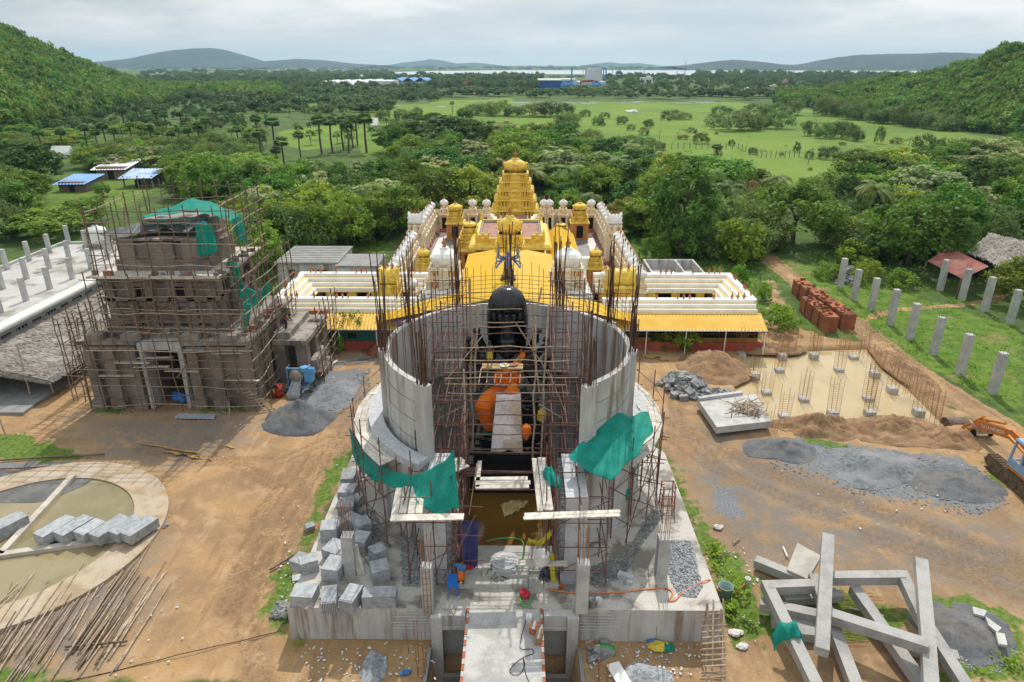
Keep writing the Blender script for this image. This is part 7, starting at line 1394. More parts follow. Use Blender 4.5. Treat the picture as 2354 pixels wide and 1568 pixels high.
hut('small hut with bright blue tarpaulin roof and brick wall', 168, 441, 68, 22, 6, BLT, BRW); hut('hut with pale grey sheet roof and brick side among trees', 258, 412, 74, 27, 7, CORR, BRW, .5); hut('open shed with blue-edged sheet roof and dark interior', 320, 432, 72, 27, 5, BLT2, CONCD, .4, True)
for u, v, w_, lab in ((132, 362, 44, 'large white sheet tent glimpsed between fan palms'), (860, 288, 14, 'tiny white and blue shed at the edge of the paddy')):
    c = P(u, v); s = mpp(c); t = thing('sheet_tent', lab, 'tent', c); mb = MB(); w_ *= s; mb.add([(c.x - w_ / 2, c.y, 0), (c.x + w_ / 2, c.y, 0), (c.x + w_ / 2, c.y + 5, 0), (c.x - w_ / 2, c.y + 5, 0), (c.x - w_ / 2, c.y + 2.5, 2.6), (c.x + w_ / 2, c.y + 2.5, 2.6)], [(0, 1, 5, 4), (2, 3, 4, 5), (0, 4, 3), (1, 2, 5)]); mb.build('canvas', WHITE, t)
# ================================================================ EAST SIDE: pond, columns, bricks, excavator, beams
def PX(u, v, X_):
    d = ray(u, v); t_ = (X_ - CX) / d[0]; return Vector((X_, CY + d[1] * t_, CZ + d[2] * t_))
def Z3(x, y): return (2560 + x / 1.839) / 1.631, (1250 + y / 1.839) / 1.631      # crops used while measuring
def Z6(x, y): return (2560 + x / 1.839) / 1.631, (600 + y / 1.839) / 1.631
def Z8(x, y): return (2560 + x / 1.839) / 1.631, (1850 + y / 1.839) / 1.631
cols = [(1930, 664), (1962, 690), (2002, 712), (2045, 746), (2090, 780), (2145, 814), (2205, 862), (2280, 905), (2160, 668), (2210, 690), (2262, 715), (2320, 745)]
for i, (u, v) in enumerate(cols):
    p = P(u, v); h = random.uniform(3.15, 3.4); t = thing('concrete_column', f"grey concrete column in the {'long front' if i < 8 else 'short rear'} row on the grass, {nth(i if i < 8 else i - 8)} from the far end", 'column', p, 'free-standing concrete columns on the grass'); mb = MB()
    for k in range(4): mb.box((p.x, p.y, -.1 + k * (h + .1) / 4), (.5 - .006 * (k % 2), .5 - .006 * (k % 2), (h + .1) / 4 - .012))
    mb.build('shaft', CONC, t); mb = MB()
    for dx in (-.15, .15):
        for dy in (-.15, .15): mb.tube([(p.x + dx, p.y + dy, h - .05), (p.x + dx * 1.1 + jit(.05), p.y + dy, h + random.uniform(.3, .9))], .014, 4)
    mb.build('rebar_stub', REBAR, t)
def cage(h, w_=.3, n=6):
    mb = MB(); ps = [(-w_, -w_), (w_, -w_), (w_, w_), (-w_, w_), (0, -w_), (0, w_)][:n]; lx, ly = jit(.12), jit(.12)
    for x, y in ps: mb.tube([(x, y, 0), (x + lx + jit(.05), y + ly + jit(.05), h * random.uniform(.88, 1.1))], .011, 4)
    for k in range(int(h / .16 * .7)):
        z = .15 + k * .17; f = z / h
        q = [(x + lx * f, y + ly * f, z) for x, y in ((-w_, -w_), (w_, -w_), (w_, w_), (-w_, w_), (-w_, -w_))]
        for a, b_ in zip(q, q[1:]): mb.tube([a, b_], .008, 3, cap=False)
    return mb.mesh('rebar_cage', REBARO)
CG = [cage(2.3), cage(2.6), cage(2., n=4)]; fb = MB(); fb.box((0, 0, -.9), (.62, .62, 1.25)); fb.box((0, 0, .35), (.56, .56, .04)); FBM = fb.mesh('block', CONC)
foot = [(685, 175), (900, 172), (1175, 172), (665, 262), (1075, 258), (575, 415), (833, 463), (1030, 572), (695, 578), (1285, 570), (1275, 457), (1320, 298), (1440, 405), (1620, 562), (495, 305), (400, 165)]
for i, z in enumerate(foot):
    p = P(*Z3(*z), -.33); low = i in (2, 3, 4, 5, 6, 8, 10); r_ = thing('column_footing', f"concrete footing with rusty rebar cage in the muddy pond, {nth(i)} from the back bank", 'footing', (p.x, p.y, -.33), 'column footings in the muddy pond'); r_.location.z = -.5 if low else -.3
    for nm, m_ in (('block', FBM), ('rebar_cage', CG[i % 3])): o = bpy.data.objects.new(nm, m_); COL.objects.link(o); o.parent = r_; o.location.z = 0 if nm == 'block' else .36
for i, (u, v) in enumerate(((1752, 796), (1820, 800), (1878, 795), (1940, 800), (1985, 815), (2015, 850), (2090, 905), (2150, 965), (1770, 990))):
    p = P(*((u, v))); o = bpy.data.objects.new('rebar_cage', CG[i % 3]); COL.objects.link(o); o.location = (p.x, p.y, -.2); o.rotation_euler = (jit(.06), jit(.06), jit(1)); tag(o, f"slim rusty rebar cage on the bank of the muddy pond, {nth(i)} from its west corner", 'rebar cage', 'rebar cages on the pond bank')
t = thing('starter_bars', 'rows of thin rusty starter bars along the edges of the muddy pond', 'rebar', P(1900, 800)); mb = MB()
for a, b_, n in ((P(1740, 985), P(2160, 975), 44), (P(2000, 800), P(2170, 965), 36), (P(1730, 830), P(1755, 960), 22)):
    for k in range(n): p = a.lerp(b_, k / n); mb.tube([(p.x + jit(.15), p.y + jit(.1), -.5), (p.x + jit(.2), p.y + jit(.15), random.uniform(.3, .8))], .01, 3)
ob_ = mb.build('bars', REBARO, t); ob_['kind'] = 'stuff'
# earth mounds and gravel
for u, v, rx, ry, h, lab, sd_ in ((1640, 845, 2.9, 3.4, 1.5, 'tall brown earth mound at the west corner of the muddy pond', 1), (1885, 985, 3.1, 1.7, 1.15, 'brown earth mound on the near bank of the muddy pond beside the concrete slab', 2), (2045, 990, 4.2, 2.0, 1.0, 'long lumpy earth mound on the near bank by the digger bucket', 4), (2170, 1010, 2.6, 1.6, .7, 'low broken earth mound under the digger arm', 6), (1760, 800, 3.5, 1.2, .45, 'low dug earth ridge behind the muddy pond by the east wing', 7), (2080, 850, 1.3, 5.2, .5, 'low dug earth ridge along the track side of the muddy pond', 9)): heap('earth_mound', lab, u, v, rx, ry, h, DIRTM, .3, 'earth mound', seed=sd_)
for u, v, rx, ry, h, lab, mt, sd_ in ((1800, 1035, 2.4, 1.6, .7, 'dark gravel heap on the near side of the pond bank', SANDD, 11), (2010, 1075, 3.6, 2.3, .75, 'broad pale grey gravel heap between the dark heap and the digger', GRAVM, 12), (2190, 1110, 3.0, 2.1, .4, 'flat dark gravel spread near the digger tracks', SANDD, 13), (2215, 1455, 2.2, 1.9, .55, 'dark gravel heap beyond the crossed concrete beams', SANDD, 14), (858, 1545, .55, 1.1, .4, 'small heap of grey stone chips below the platform wall, west of the walkway', RUBM, 15), (1490, 1560, 1.0, .8, .4, 'small heap of grey stone chips below the platform wall, east of the walkway', RUBM, 16)): heap('gravel_heap', lab, u, v, rx, ry, h, mt, .1, 'gravel heap', seed=sd_)
def rocks(name, label, polys, n, r0, r1, mat, zf, cat, kind='stuff', z=0., flat=.7):
    mb = MB(); q = W2(polys) if z == 0 else [tuple(P(u, v, z)[:2]) for u, v in polys]; xs = [a for a, _ in q]; ys = [b_ for _, b_ in q]; k = 0
    while k < n:
        x, y = random.uniform(min(xs), max(xs)), random.uniform(min(ys), max(ys))
        if not inpoly(np.array([x]), np.array([y]), q)[0]: continue
        r_ = random.uniform(r0, r1); d = min(1, dline(np.array([x]), np.array([y]), q, True)[0] / 1.2); zz = z + zf * d * random.random() + r_ * .3; k += 1
        if r1 < .12: mb.box((x, y, zz), (r_ * 2.4, r_ * 1.1, r_ * .8), mat=Matrix.Rotation(random.uniform(0, 6), 3, 'Z') @ Matrix.Rotation(jit(.7), 3, 'X'))
        elif random.random() < .6: mb.box((x, y, zz - r_ * .4), (r_ * 2, r_ * random.uniform(1, 1.6), r_ * 1.2), mat=Matrix.Rotation(random.uniform(0, 6), 3, 'Z') @ Matrix.Rotation(jit(.6), 3, 'X') @ Matrix.Rotation(jit(.5), 3, 'Y'))
        else: mb.rock((x, y, zz), r_, k, (1.2, .9, .8))
    o = mb.build(name, mat, None, False); return tag(o, label if kind != 'stuff' else None, cat if kind != 'stuff' else None, kind=kind)
STONEG = M('broken_stone', (.26, .27, .28), (.17, .175, .18), 5, .9, .4, 16, lo=.42, hi=.55, c3=(.36, .34, .31), s3=1.5)
for q in ([(1730, 1010), (1990, 1025), (2270, 1085), (2320, 1160), (2240, 1190), (1980, 1140), (1780, 1075)], [(600, 965), (700, 900), (850, 850), (850, 900), (780, 960), (640, 1010)], [(2110, 1425), (2230, 1395), (2345, 1500), (2300, 1550), (2160, 1530)]): rocks('loose_gravel', '', q, 900, .02, .055, STONEG, .0, '')
rocks('rubble', '', [(1515, 885), (1535, 865), (1600, 868), (1630, 900), (1700, 905), (1610, 915), (1560, 920)], 210, .1, .32, STONEG, .8, '')
rocks('rubble', '', [(1905, 625), (1950, 610), (1985, 630), (1970, 660), (1920, 655)], 110, .12, .35, STONEG, .7, '')
rocks('stone_chips', '', [(1535, 1240), (1590, 1245), (1615, 1350), (1600, 1375), (1560, 1370), (1535, 1320)], 2400, .012, .045, RUBM, .06, '', z=PZ)
rocks('stone_chips', '', [(1345, 1310), (1440, 1270), (1500, 1170), (1530, 1180), (1470, 1260), (1430, 1330), (1370, 1350)], 2000, .012, .045, STONEG, .05, '', z=PZ)
rocks('stone_chips', '', [(920, 1240), (975, 1240), (975, 1345), (925, 1350)], 1100, .012, .045, RUBM, .05, '', z=PZ)
rocks('stone_chips', '', [(800, 1180), (860, 1170), (900, 1260), (850, 1300), (810, 1260)], 900, .012, .05, STONEG, .05, '', z=PZ)
rocks('rubble', '', [(640, 1380), (668, 1395), (668, 1420), (620, 1425)], 60, .04, .16, STONEG, .1, '')
rocks('rubble', '', [(1350, 1490), (1400, 1480), (1400, 1520), (1355, 1520)], 16, .08, .22, STONEG, .1, '')
rocks('rubble', '', [(700, 830), (760, 815), (770, 850), (690, 865)], 90, .04, .2, STONEG, .2, '')
LITW = M('white_litter', (.66, .66, .66), (.45, .5, .55), 3, .7); mb = MB()
for (u0, u1, v0, v1, n) in ((690, 1000, 1478, 1568, 110), (1355, 1620, 1480, 1560, 130), (1640, 1760, 1240, 1480, 60), (1660, 2330, 1020, 1240, 22), (640, 700, 1150, 1420, 40), (280, 800, 1040, 1300, 10), (1560, 1640, 1180, 1360, 24), (1900, 2350, 600, 900, 36), (180, 420, 1350, 1560, 24), (690, 880, 800, 870, 30), (480, 640, 935, 990, 16)):
    for _ in range(n):
        p = P(random.uniform(u0, u1), random.uniform(v0, v1), .05); s_ = random.uniform(.015, .075); mb.box(p, (s_ * 1.6, s_, s_ * .35), mat=Matrix.Rotation(random.uniform(0, 6), 3, 'Z') @ Matrix.Rotation(jit(.5), 3, 'X'))
mb.build('litter', LITW, kind='stuff')
for i, (u, v, s_, nm, mt, lab) in enumerate(((1512, 1490, .55, 'cloth', 'yellow', 'pale crumpled sack among the rubbish below the platform wall'), (1500, 1475, .4, 'cloth', 'blue', 'bright blue rag among the rubbish below the platform wall'), (1690, 1460, .45, 'cloth', 'white', 'white plastic rubbish heap beside the bamboo ladder'), (1705, 1490, .35, 'cloth', 'white', 'white plastic tub lid in the rubbish by the ladder'), (1380, 1495, .4, 'cloth', 'white', 'white torn sack by the east pit wall'), (1648, 1215, .4, 'cloth', 'white', 'white paper scraps on the grass strip by the platform'), (930, 1550, .3, 'cloth', 'blue', 'blue plastic bag near the rebar post below the platform'), (380, 1212, .16, 'cloth', 'blue', 'tiny blue cup on the bare dirt by the basin'))):
    p = P(u, v); mb = MB(); mb.rock((p.x, p.y, .1), s_ * .5, i, (1.3, 1, .5)); mb.rock((p.x + s_ * .5, p.y + .1, .06), s_ * .35, i + 9, (1.2, 1, .5)); mb.build('rubbish', CL[mt], None, False, lab, 'rubbish')
p = P(1520, 1490); cloth('green_net', GREEN, 'torn green cloth in the rubbish below the platform wall', 'net', [p + Vector((-.3, .1, .1)), p + Vector((.5, .15, .12))], [p + Vector((-.25, -.25, .06)), p + Vector((.5, -.2, .07))], 10, 8, -.06, .05); p = P(1395, 1500); cloth('green_net', M('lime_sheet', (.05, .4, .1), (.04, .3, .08), 3, .6), 'lime green plastic sheet on the grey stones by the east pit', 'sheet', [p + Vector((-.3, .2, .25)), p + Vector((.3, .1, .25))], [p + Vector((-.15, -.05, .15)), p + Vector((.35, -.2, .1))], 8, 6, -.06, .05)
# concrete slab on blocks with a heap of sticks
q4 = [P(u, v, .75) for u, v in ((1604, 918), (1648, 982), (1773, 968), (1738, 906))]; t = thing('raised_slab', 'thick grey concrete slab lying raised beside the muddy pond', 'concrete slab', (q4[0] + q4[2]) / 2 * 1); mb = MB(); mb.prism([p[:2] for p in q4], .28, .75); mb.build('slab', CONC, t); mb = MB(); mb.bar(q4[0] + Vector((0, -.1, .1)), q4[3] + Vector((-1, 0, .1)), .3, .2); mb.build('edge_beam', CONC, t); mb = MB(); mb.box(((q4[0].x + q4[2].x) / 2, (q4[0].y + q4[2].y) / 2, 0), (1.6, 2.6, .28)); mb.build('support', CONCD, t)
for k in range(42): c = P(random.uniform(1680, 1745), random.uniform(925, 955), .8); a = random.uniform(0, 3.14); l = random.uniform(.4, .9); d = Vector((math.cos(a) * l, math.sin(a) * l, jit(.12))); c.z += random.uniform(0, .25); mb = MB(); mb.tube([c - d, c + d], .03, 5); mb.build('stick', WOODL if k % 3 else WOOD, None, False, 'short cut wooden stick in the jumbled heap on the raised slab', 'stick', 'cut sticks heaped on the raised slab')
# brick stacks
BRK = M('new_red_brick', (.36, .125, .055), (.27, .09, .04), brick=(.10, .035, .02), r=.95, c3=(.44, .17, .08), s3=.7, f3=.4, bump=.6, bs=9)
for i, (x, y, w_, l, h) in enumerate([(29.35 + .11 * k, 66.9 - 1.78 * k, 1.25, 1.7, 1.5 - .06 * (k % 2)) for k in range(6)] + [(28.05 + .0 * k, 61.6 - 1.5 * k, 1.15, 1.42, 1.42 + .06 * (k % 2)) for k in range(4)]):
    mb = MB(); rz = R(-4)
    for k in range(5): mb.box((x + jit(.02), y, k * h / 5), (w_ - .02 * (k % 2), l - .02 * (k % 2), h / 5 - .004), rz=rz)
    for k in range(5): mb.box((x + jit(w_ * .4), y + jit(l * .4), h), (.24, .12 + .2 * (k % 2), .1 + .09 * (k % 3)), rz=jit(.4))
    mb.build('brick_stack', BRK, None, False, f"red brick stack in the {'rear' if i < 6 else 'front'} row beside the dirt track, {nth(i if i < 6 else i - 6)} from the far end", 'brick stack', 'red brick stacks by the dirt track')
EXO = M('orange_machine_paint', (.56, .20, .03), (.46, .15, .025), 2, .5, .1, c3=(.33, .16, .06), s3=.9, f3=.5); EXB = M('pale_blue_cab_paint', (.28, .42, .58), (.24, .36, .5), 2, .45); TRK = M('muddy_track', (.11, .075, .045), (.17, .115, .07), 3, .95, .6, 10); BKT = M('worn_bucket', (.09, .06, .05), (.16, .11, .085), 3, .7, .2); GLS = M('cab_glass', (.05, .055, .05), r=.15, spec=.6)
ex = thing('excavator', 'orange excavator with pale blue cab reaching its bucket over the earth mound', 'excavator', (29.4, 31.8, 0)); xl = 28.0
for xx in (28.3, 30.5):
    mb = MB(); prof = [(-2.2, .25), (-2.4, .5), (-2.2, .78), (0, .86), (2.2, .78), (2.42, .5), (2.2, .25), (1.6, .05), (-1.6, .05)]; mb.loft([[(xx + o, 32.6 + a, z) for a, z in prof] for o in (-.3, .3)])
    for k in range(26): y = 30.4 + k * .175; mb.box((xx, y, .82), (.62, .09, .07)); mb.box((xx, y, .0), (.62, .09, .06))
    tk = mb.build('track', TRK, ex); mb = MB()
    for k in range(6): y = 30.8 + k * .72; mb.lathe([(.18, 0), (.18, .05)], 10); mb.v[-20:] = [tuple(Matrix.Rotation(R(-90), 3, 'Y') @ Vector(v) + Vector((xx - .31, y, .42))) for v in mb.v[-20:]]
    mb.build('track_roller', TRK, tk)
mb = MB(); mb.bb(28.05, 30.75, 29.3, 33.2, .95, 1.12); mb.bb(28.7, 30.2, 31.6, 33.4, .55, .95); mb.build('turntable', EXO, ex); mb = MB(); mb.bb(28.08, 30.7, 28.9, 31.4, 1.124, 2.1); mb.bb(29.3, 30.7, 31.4, 33, 1.124, 1.7); mb.build('engine_housing', EXO, ex); mb = MB(); mb.bb(28.02, 28.078, 29., 31., 1.3, 1.6); mb.build('white_stripe', WHITE, ex)
mb = MB(); cx0, cx1, cy0, cy1 = 28.1, 29.2, 31.5, 33.3
for x in (cx0, cx1):
    for y in (cy0, (cy0 + cy1) / 2, cy1): mb.bar((x, y, 1.13), (x, y - (.18 if y == cy1 else 0), 2.75), .1)
for x in (cx0, cx1): mb.bar((x, cy0, 1.35), (x, cy1, 1.35), .08, .5); mb.bar((x, cy0, 2.75), (x, cy1 - .2, 2.75), .1)
mb.bar((cx0, cy1, 1.4), (cx1, cy1, 1.4), .08); mb.bar((cx0, cy0, 2.0), (cx1, cy0, 2.0), .08, 1.5); mb.box(((cx0 + cx1) / 2, (cy0 + cy1) / 2 - .1, 2.78), (1.25, 1.85, .1), top=.92); cb = mb.build('cab', EXB, ex)
mb = MB(); mb.bb(cx0 + .02, cx0 + .03, cy0 + .06, cy0 + .8, 1.65, 2.65); mb.bb(cx1 - .03, cx1 - .02, cy0 + .06, cy1 - .2, 1.65, 2.65); mb.build('cab_glass', GLS, cb); mb = MB(); mb.bb(28.4, 28.9, 31.8, 32.4, 1.3, 1.55); mb.bb(28.4, 28.9, 31.75, 31.9, 1.55, 2.2); mb.build('seat', DARKG, cb)
XB = 29.6; b0, b1, b2 = Vector((XB, 33.0, 1.5)), PX(2330, 1000, XB), PX(2252, 976, XB); s0, s1 = b2 + Vector((0, -.3, .25)), PX(2212, 990, XB)
mb = MB()
for a, b_, w0 in ((b0, b1, .62), (b1, b2, .56)): mb.bar(a, b_, .34, w0)
mb.ball(b1, .34, 10, 6, (.5, 1, 1)); mb.ball(b2, .25, 10, 6, (.7, 1, 1)); bo = mb.build('boom', EXO, ex); mb = MB(); mb.bar(s0, s1, .3, .42); mb.add([tuple(s0 + Vector((o, .0, .35))) for o in (-.12, .12)] + [tuple(s0 + Vector((o, -.5, .2))) for o in (-.12, .12)] + [tuple(s0.lerp(s1, .5) + Vector((o, 0, .2))) for o in (-.12, .12)], [(0, 2, 3, 1), (0, 1, 5, 4), (0, 4, 2), (1, 3, 5)]); mb.build('stick_arm', EXO, ex)
mb = MB(); mb.tube([b1.lerp(b2, .3) + Vector((0, 0, .55)), b2 + Vector((0, -.2, .5))], .09, 8); mb.tube([b2.lerp(b1, .5) + Vector((0, 0, .5)), b2 + Vector((0, .1, .45))], .05, 8); mb.tube([b0 + Vector((-.3, .3, -.1)), b1 + Vector((-.25, 0, -.05))], .09, 8); mb.tube([s0 + Vector((0, .1, .4)), s1 + Vector((0, .0, .35))], .08, 8); mb.build('hydraulic_ram', EXO, ex)
bc = s1 + Vector((0, .75, -.05)); mb = MB(); rings = []
for o in (-.65, -.3, .3, .65): rings.append([(bc.x + o, bc.y + .62 * math.cos(a) * (1 if a < 3 else .9), bc.z + .55 * math.sin(a)) for a in [R(-40 + 24 * k) for k in range(11)]])
mb.loft(rings, closed=False, cap=False)
for o in (-.65, .65): mb.add([(bc.x + o, bc.y + .62 * math.cos(a), bc.z + .55 * math.sin(a)) for a in [R(-40 + 24 * k) for k in range(11)]], [tuple(range(11))])
for k in range(5): mb.box((bc.x - .56 + .28 * k, bc.y + .5, bc.z - .5), (.1, .12, .2))
bk = mb.build('bucket', BKT, ex); bk.modifiers.new('thick', 'SOLIDIFY').thickness = .05
fc = bpy.data.curves.new('lettering', 'FONT'); fc.body = 'TATA HITACHI'; fc.size = .30; fc.extrude = .004; fc.align_x = 'CENTER'; fc.align_y = 'CENTER'; lo_ = bpy.data.objects.new('lettering', fc); COL.objects.link(lo_); fc.materials.append(WHITE); bpy.context.view_layer.update(); lm = bpy.data.meshes.new_from_object(lo_.evaluated_get(bpy.context.evaluated_depsgraph_get())); bpy.data.objects.remove(lo_); lo_ = bpy.data.objects.new('lettering', lm); COL.objects.link(lo_)
d = (b1 - b2).normalized(); up = Vector((-1, 0, 0)).cross(d); m4 = Matrix((d, up, Vector((-1, 0, 0)))).transposed().to_4x4(); m4.translation = b1.lerp(b2, .52) + Vector((-.178, 0, 0)); lo_.parent = bo; lo_.matrix_basis = m4
c = s0.lerp(s1, .55) + Vector((-.156, 0, .02)); mb = MB(); e = (s1 - s0).normalized(); mb.add([tuple(c + e * .35), tuple(c - e * .35 + Vector((0, 0, .12))), tuple(c - e * .2), tuple(c - e * .35 + Vector((0, 0, -.05)))], [(0, 1, 2), (0, 2, 3)]); mb.build('white_arrow_mark', WHITE, ex)
p = P(2318, 1012); t = thing('handcart', 'small grey two-wheeled handcart behind the excavator boom', 'handcart', PX(2235, 1020, 31.)); c = P(2255, 1003); t.location = c; mb = MB(); mb.box((c.x, c.y, .4), (1., .8, .4), top=1.2); mb.build('tray', STEELG, t); mb = MB()
for sx in (-.5, .5): mb.tube([(c.x + sx, c.y, .25), (c.x + sx * 1.15, c.y, .25)], .25, 12)
mb.build('wheel', DARKG, t)
BM = M('precast_concrete', (.36, .355, .34), (.29, .285, .275), 1.5, .9, .2, 14, c3=(.41, .40, .38), s3=.5)
def beam(label, pts_, w_=.46, h=.42, name='concrete_beam', cat='concrete beam'):
    mb = MB(); L_ = [P(*Z8(x, y), z) for x, y, z in pts_]
    for i, (a, b_) in enumerate(zip(L_, L_[1:])): d = (b_ - a).normalized(); mb.bar(a - (d * w_ * .5 if i else Vector()), b_ + Vector((0, 0, .002 * i)), w_ - .004 * i, h - .004 * i)
    mb.build(name, BM, None, False, label, cat)
beam('long concrete beam lying on top, tilted from the far slab towards the viewer', [(1000, 300, 2.05), (957, 1095, 1.45)], .5); beam('right-most upright-lying concrete beam crossing the pile', [(1640, 470, 1.7), (1690, 1040, 1.25), (1712, 1400, 1.05)], .5)
beam('cranked concrete beam with the green rag, left side of the pile', [(890, 640, 1.05), (585, 650, 1.1), (960, 1420, .75)]); beam('large cranked concrete frame forming the far corner of the pile', [(1020, 585, 1.2), (1515, 580, 1.2), (1650, 870, .95), (2000, 1420, .5)])
beam('concrete beam running from the far slab to the bottom of the pile', [(900, 575, .95), (1215, 1400, .45)]); beam('concrete beam slanting beneath the long diagonal one', [(1180, 660, .75), (1700, 1390, .35)]); beam('long diagonal concrete beam crossing the whole pile', [(985, 835, 1.25), (1690, 1060, 1.5)], .5); beam('concrete beam end jutting out at the left of the pile', [(530, 765, .5), (930, 850, .6)])
beam('short concrete beam lying behind the slab at the far left of the pile', [(500, 470, .35), (850, 610, .4)]); beam('low concrete beam stub under the cranked beam', [(610, 880, .2), (920, 925, .25)]); beam('low concrete beam stub near the green rag', [(790, 965, .3), (1000, 985, .3)]); beam('short concrete beam end sticking out at the right of the pile', [(1560, 1060, .3), (1895, 1140, .3)]); beam('tapered concrete beam under the frame', [(690, 730, .45), (1090, 700, .45)], .5, .35)
q4 = [P(*Z8(x, y), z) for x, y, z in ((790, 340, .95), (955, 430, 1.1), (862, 590, .8), (718, 525, .7))]; mb = MB(); mb.add([tuple(p) for p in q4] + [tuple(p - Vector((0, 0, .3))) for p in q4], [(0, 1, 2, 3)[::-1], (4, 5, 6, 7), (0, 4, 5, 1), (1, 5, 6, 2), (2, 6, 7, 3), (3, 7, 4, 0)]); mb.build('tilted_slab', M('pale_slab', (.47, .45, .40), (.38, .36, .32), 1, .9, .2), None, False, 'pale tilted concrete slab propped behind the crossed beams', 'concrete slab')
p = P(*Z8(735, 960), 1.15); cloth('green_net', GREEN, 'green net rag draped over the cranked concrete beam', 'net', [p + Vector((-.62, .1, -.2)), p + Vector((-.3, .32, .2)), p + Vector((.3, .32, .2)), p + Vector((.45, .1, .0))], [p + Vector((-.65, -.3, -.6)), p + Vector((-.2, -.35, .05)), p + Vector((.25, -.3, .1)), p + Vector((.5, -.3, -.2))], 24, 14, -.25, .06, None, 3)
mb = MB()
for k in range(26): a = P(*Z8(1010 + jit(30), 690 + k * 14), .1); mb.tube([a, a + Vector((random.uniform(1.2, 2.2), jit(.1), jit(.03)))], .012, 4)
t = thing('rebar_bundle', 'bundle of thin orange rebar lying beneath the crossed concrete beams', 'rebar', P(*Z8(1100, 800))); o = mb.build('bars', REBARO, t); o['kind'] = 'stuff'
for i, z in enumerate((((1980, 830), (2080, 860), (2060, 900), (1990, 880)), ((2070, 900), (2180, 980), (2150, 1010), (2090, 960)), ((2140, 1010), (2200, 1020), (2220, 1100), (2160, 1090)))): mb = MB(); mb.prism([tuple(P(*Z8(*a))[:2]) for a in z], .3, .42); mb.build('cracked_slab', CONC, None, False, f"cracked pale slab fragment on the dark gravel heap, {nth(i)} from the far end", 'slab fragment', 'slab fragments on the gravel heap')
for i, (a, b_) in enumerate((((692, 370), (722, 438)), ((250, 430), (328, 405)), ((1150, 790), (1385, 845)), ((350, 345), (395, 300)))): mb = MB(); mb.tube([P(*Z8(*a), .08), P(*Z8(*b_), .1)], .045, 6); mb.build('loose_pipe', WHITE if i % 2 == 0 else WOODL, None, False, ['white pipe offcut on the dirt behind the tilted slab', 'pale stick on the grass strip by the platform', 'white pipe under the concrete frame', 'thin pale stick at the edge of the grass strip'][i], 'pipe')
REDT = M('rusty_red_roof_sheet', (.34, .11, .085), (.27, .10, .08), 1.2, .6, .15, c3=(.40, .22, .18), s3=.5)
t = thing('thatched_shed', 'ramshackle shed with red tin roof and torn grey thatch at the east edge', 'shed', P(2240, 640)); c4 = [P(*Z6(x, y), z) for x, y, z in ((1690, 700, 2.2), (1930, 820, 2.1), (2115, 735, 3.1), (1835, 600, 3.2))]; mb = MB(); corr(mb, c4[0], c4[1], c4[2], c4[3], 22, .05); mb.build('tin_roof', REDT, t)
c5 = [P(*Z6(x, y), z) for x, y, z in ((1955, 640, 3.1), (2190, 730, 2.7), (2480, 660, 2.6), (2480, 590, 4.2), (2115, 505, 4.4))]; mb = MB(); mb.grid(lambda a, b_: c5[0].lerp(c5[1], a).lerp(c5[4].lerp(c5[3], a), b_) + Vector((0, 0, .25 * mnoise.noise((a * 9, b_ * 6, 3)))), 40, 24); mb.build('thatch', THATCH, t); V_ = []
for k in range(900):
    a, b_ = random.random(), random.random(); q = c5[0].lerp(c5[1], a).lerp(c5[4].lerp(c5[3], a), b_) + Vector((0, 0, .15)); dr = Vector((jit(.6), -.7, -.2)) * random.uniform(.5, 1.1); sd_ = Vector((.07, jit(.03), .02)); V_ += [q, q + dr * .5 + sd_, q + dr, q + dr * .5 - sd_]
o = bpy.data.objects.new('loose_frond', quads('loose_frond', np.array([tuple(v) for v in V_]), THATCH)); COL.objects.link(o); child(o, t); mb = MB()
for p in (c4[0], c4[1], c5[1], c4[0].lerp(c4[1], .5)): mb.tube([(p.x, p.y + .2, 0), (p.x, p.y + .2, p.z)], .08, 6)
mb.build('post', WOOD, t); mb = MB(); a, b_ = c4[3], c5[3]; mb.bb(a.x, a.x + 12, a.y - 1, a.y - .8, 0, 2.6); mb.build('rear_wall', DARKG, t)
c = P(2128, 412); s_ = mpp(c); t = thing('rusty_shed', 'small shed with rusty grey tin roof among the trees by the green field', 'shed', c); mb = MB(); mb.bb(c.x - 18 * s_, c.x + 18 * s_, c.y, c.y + 4, 0, 2.2); mb.build('wall', DARKG, t); mb = MB(); corr(mb, (c.x - 20 * s_, c.y - .6, 1.9), (c.x + 20 * s_, c.y - .6, 1.9), (c.x + 18 * s_, c.y + 3, 3.4), (c.x - 21 * s_, c.y + 3, 3.4), 14, .05); mb.build('roof', M('rust_grey_sheet', (.28, .28, .29), (.24, .13, .1), .8, .6), t)
# ================================================================ ON AND AROUND THE PLATFORM
def Q(u, v, z=PZ): return P(u, v, z)
BL = [(697, 1393, .95, .8, .52, -4, 0), (754, 1407, .6, .95, .6, 12, 1), (806, 1404, .6, .95, .6, -14, 1), (872, 1396, 1.35, .62, .58, 3, 0), (708, 1318, .75, .6, .6, 25, 0), (690, 1316, .7, .7, .55, -20, 0), (766, 1334, .8, .95, .62, -12, 0), (871, 1340, .75, .8, .65, 20, 0), (755, 1245, .72, .8, .7, 8, 0), (768, 1288, .8, .85, .55, -25, 0), (790, 1300, .6, .7, .5, 15, 0), (795, 1188, .75, .8, .65, 5, 0), (797, 1155, .8, .9, .6, 0, 0), (832, 1235, .7, .7, .7, 30, 0), (828, 1268, .7, .8, .6, -10, 0), (868, 1296, .62, .7, .6, 35, 0), (806, 1215, .6, .7, .5, 60, 0), (775, 1225, .7, .6, .5, -35, 0), (800, 1120, .7, .9, .6, 4, 0), (815, 1170, .6, .7, .5, -20, 0)]
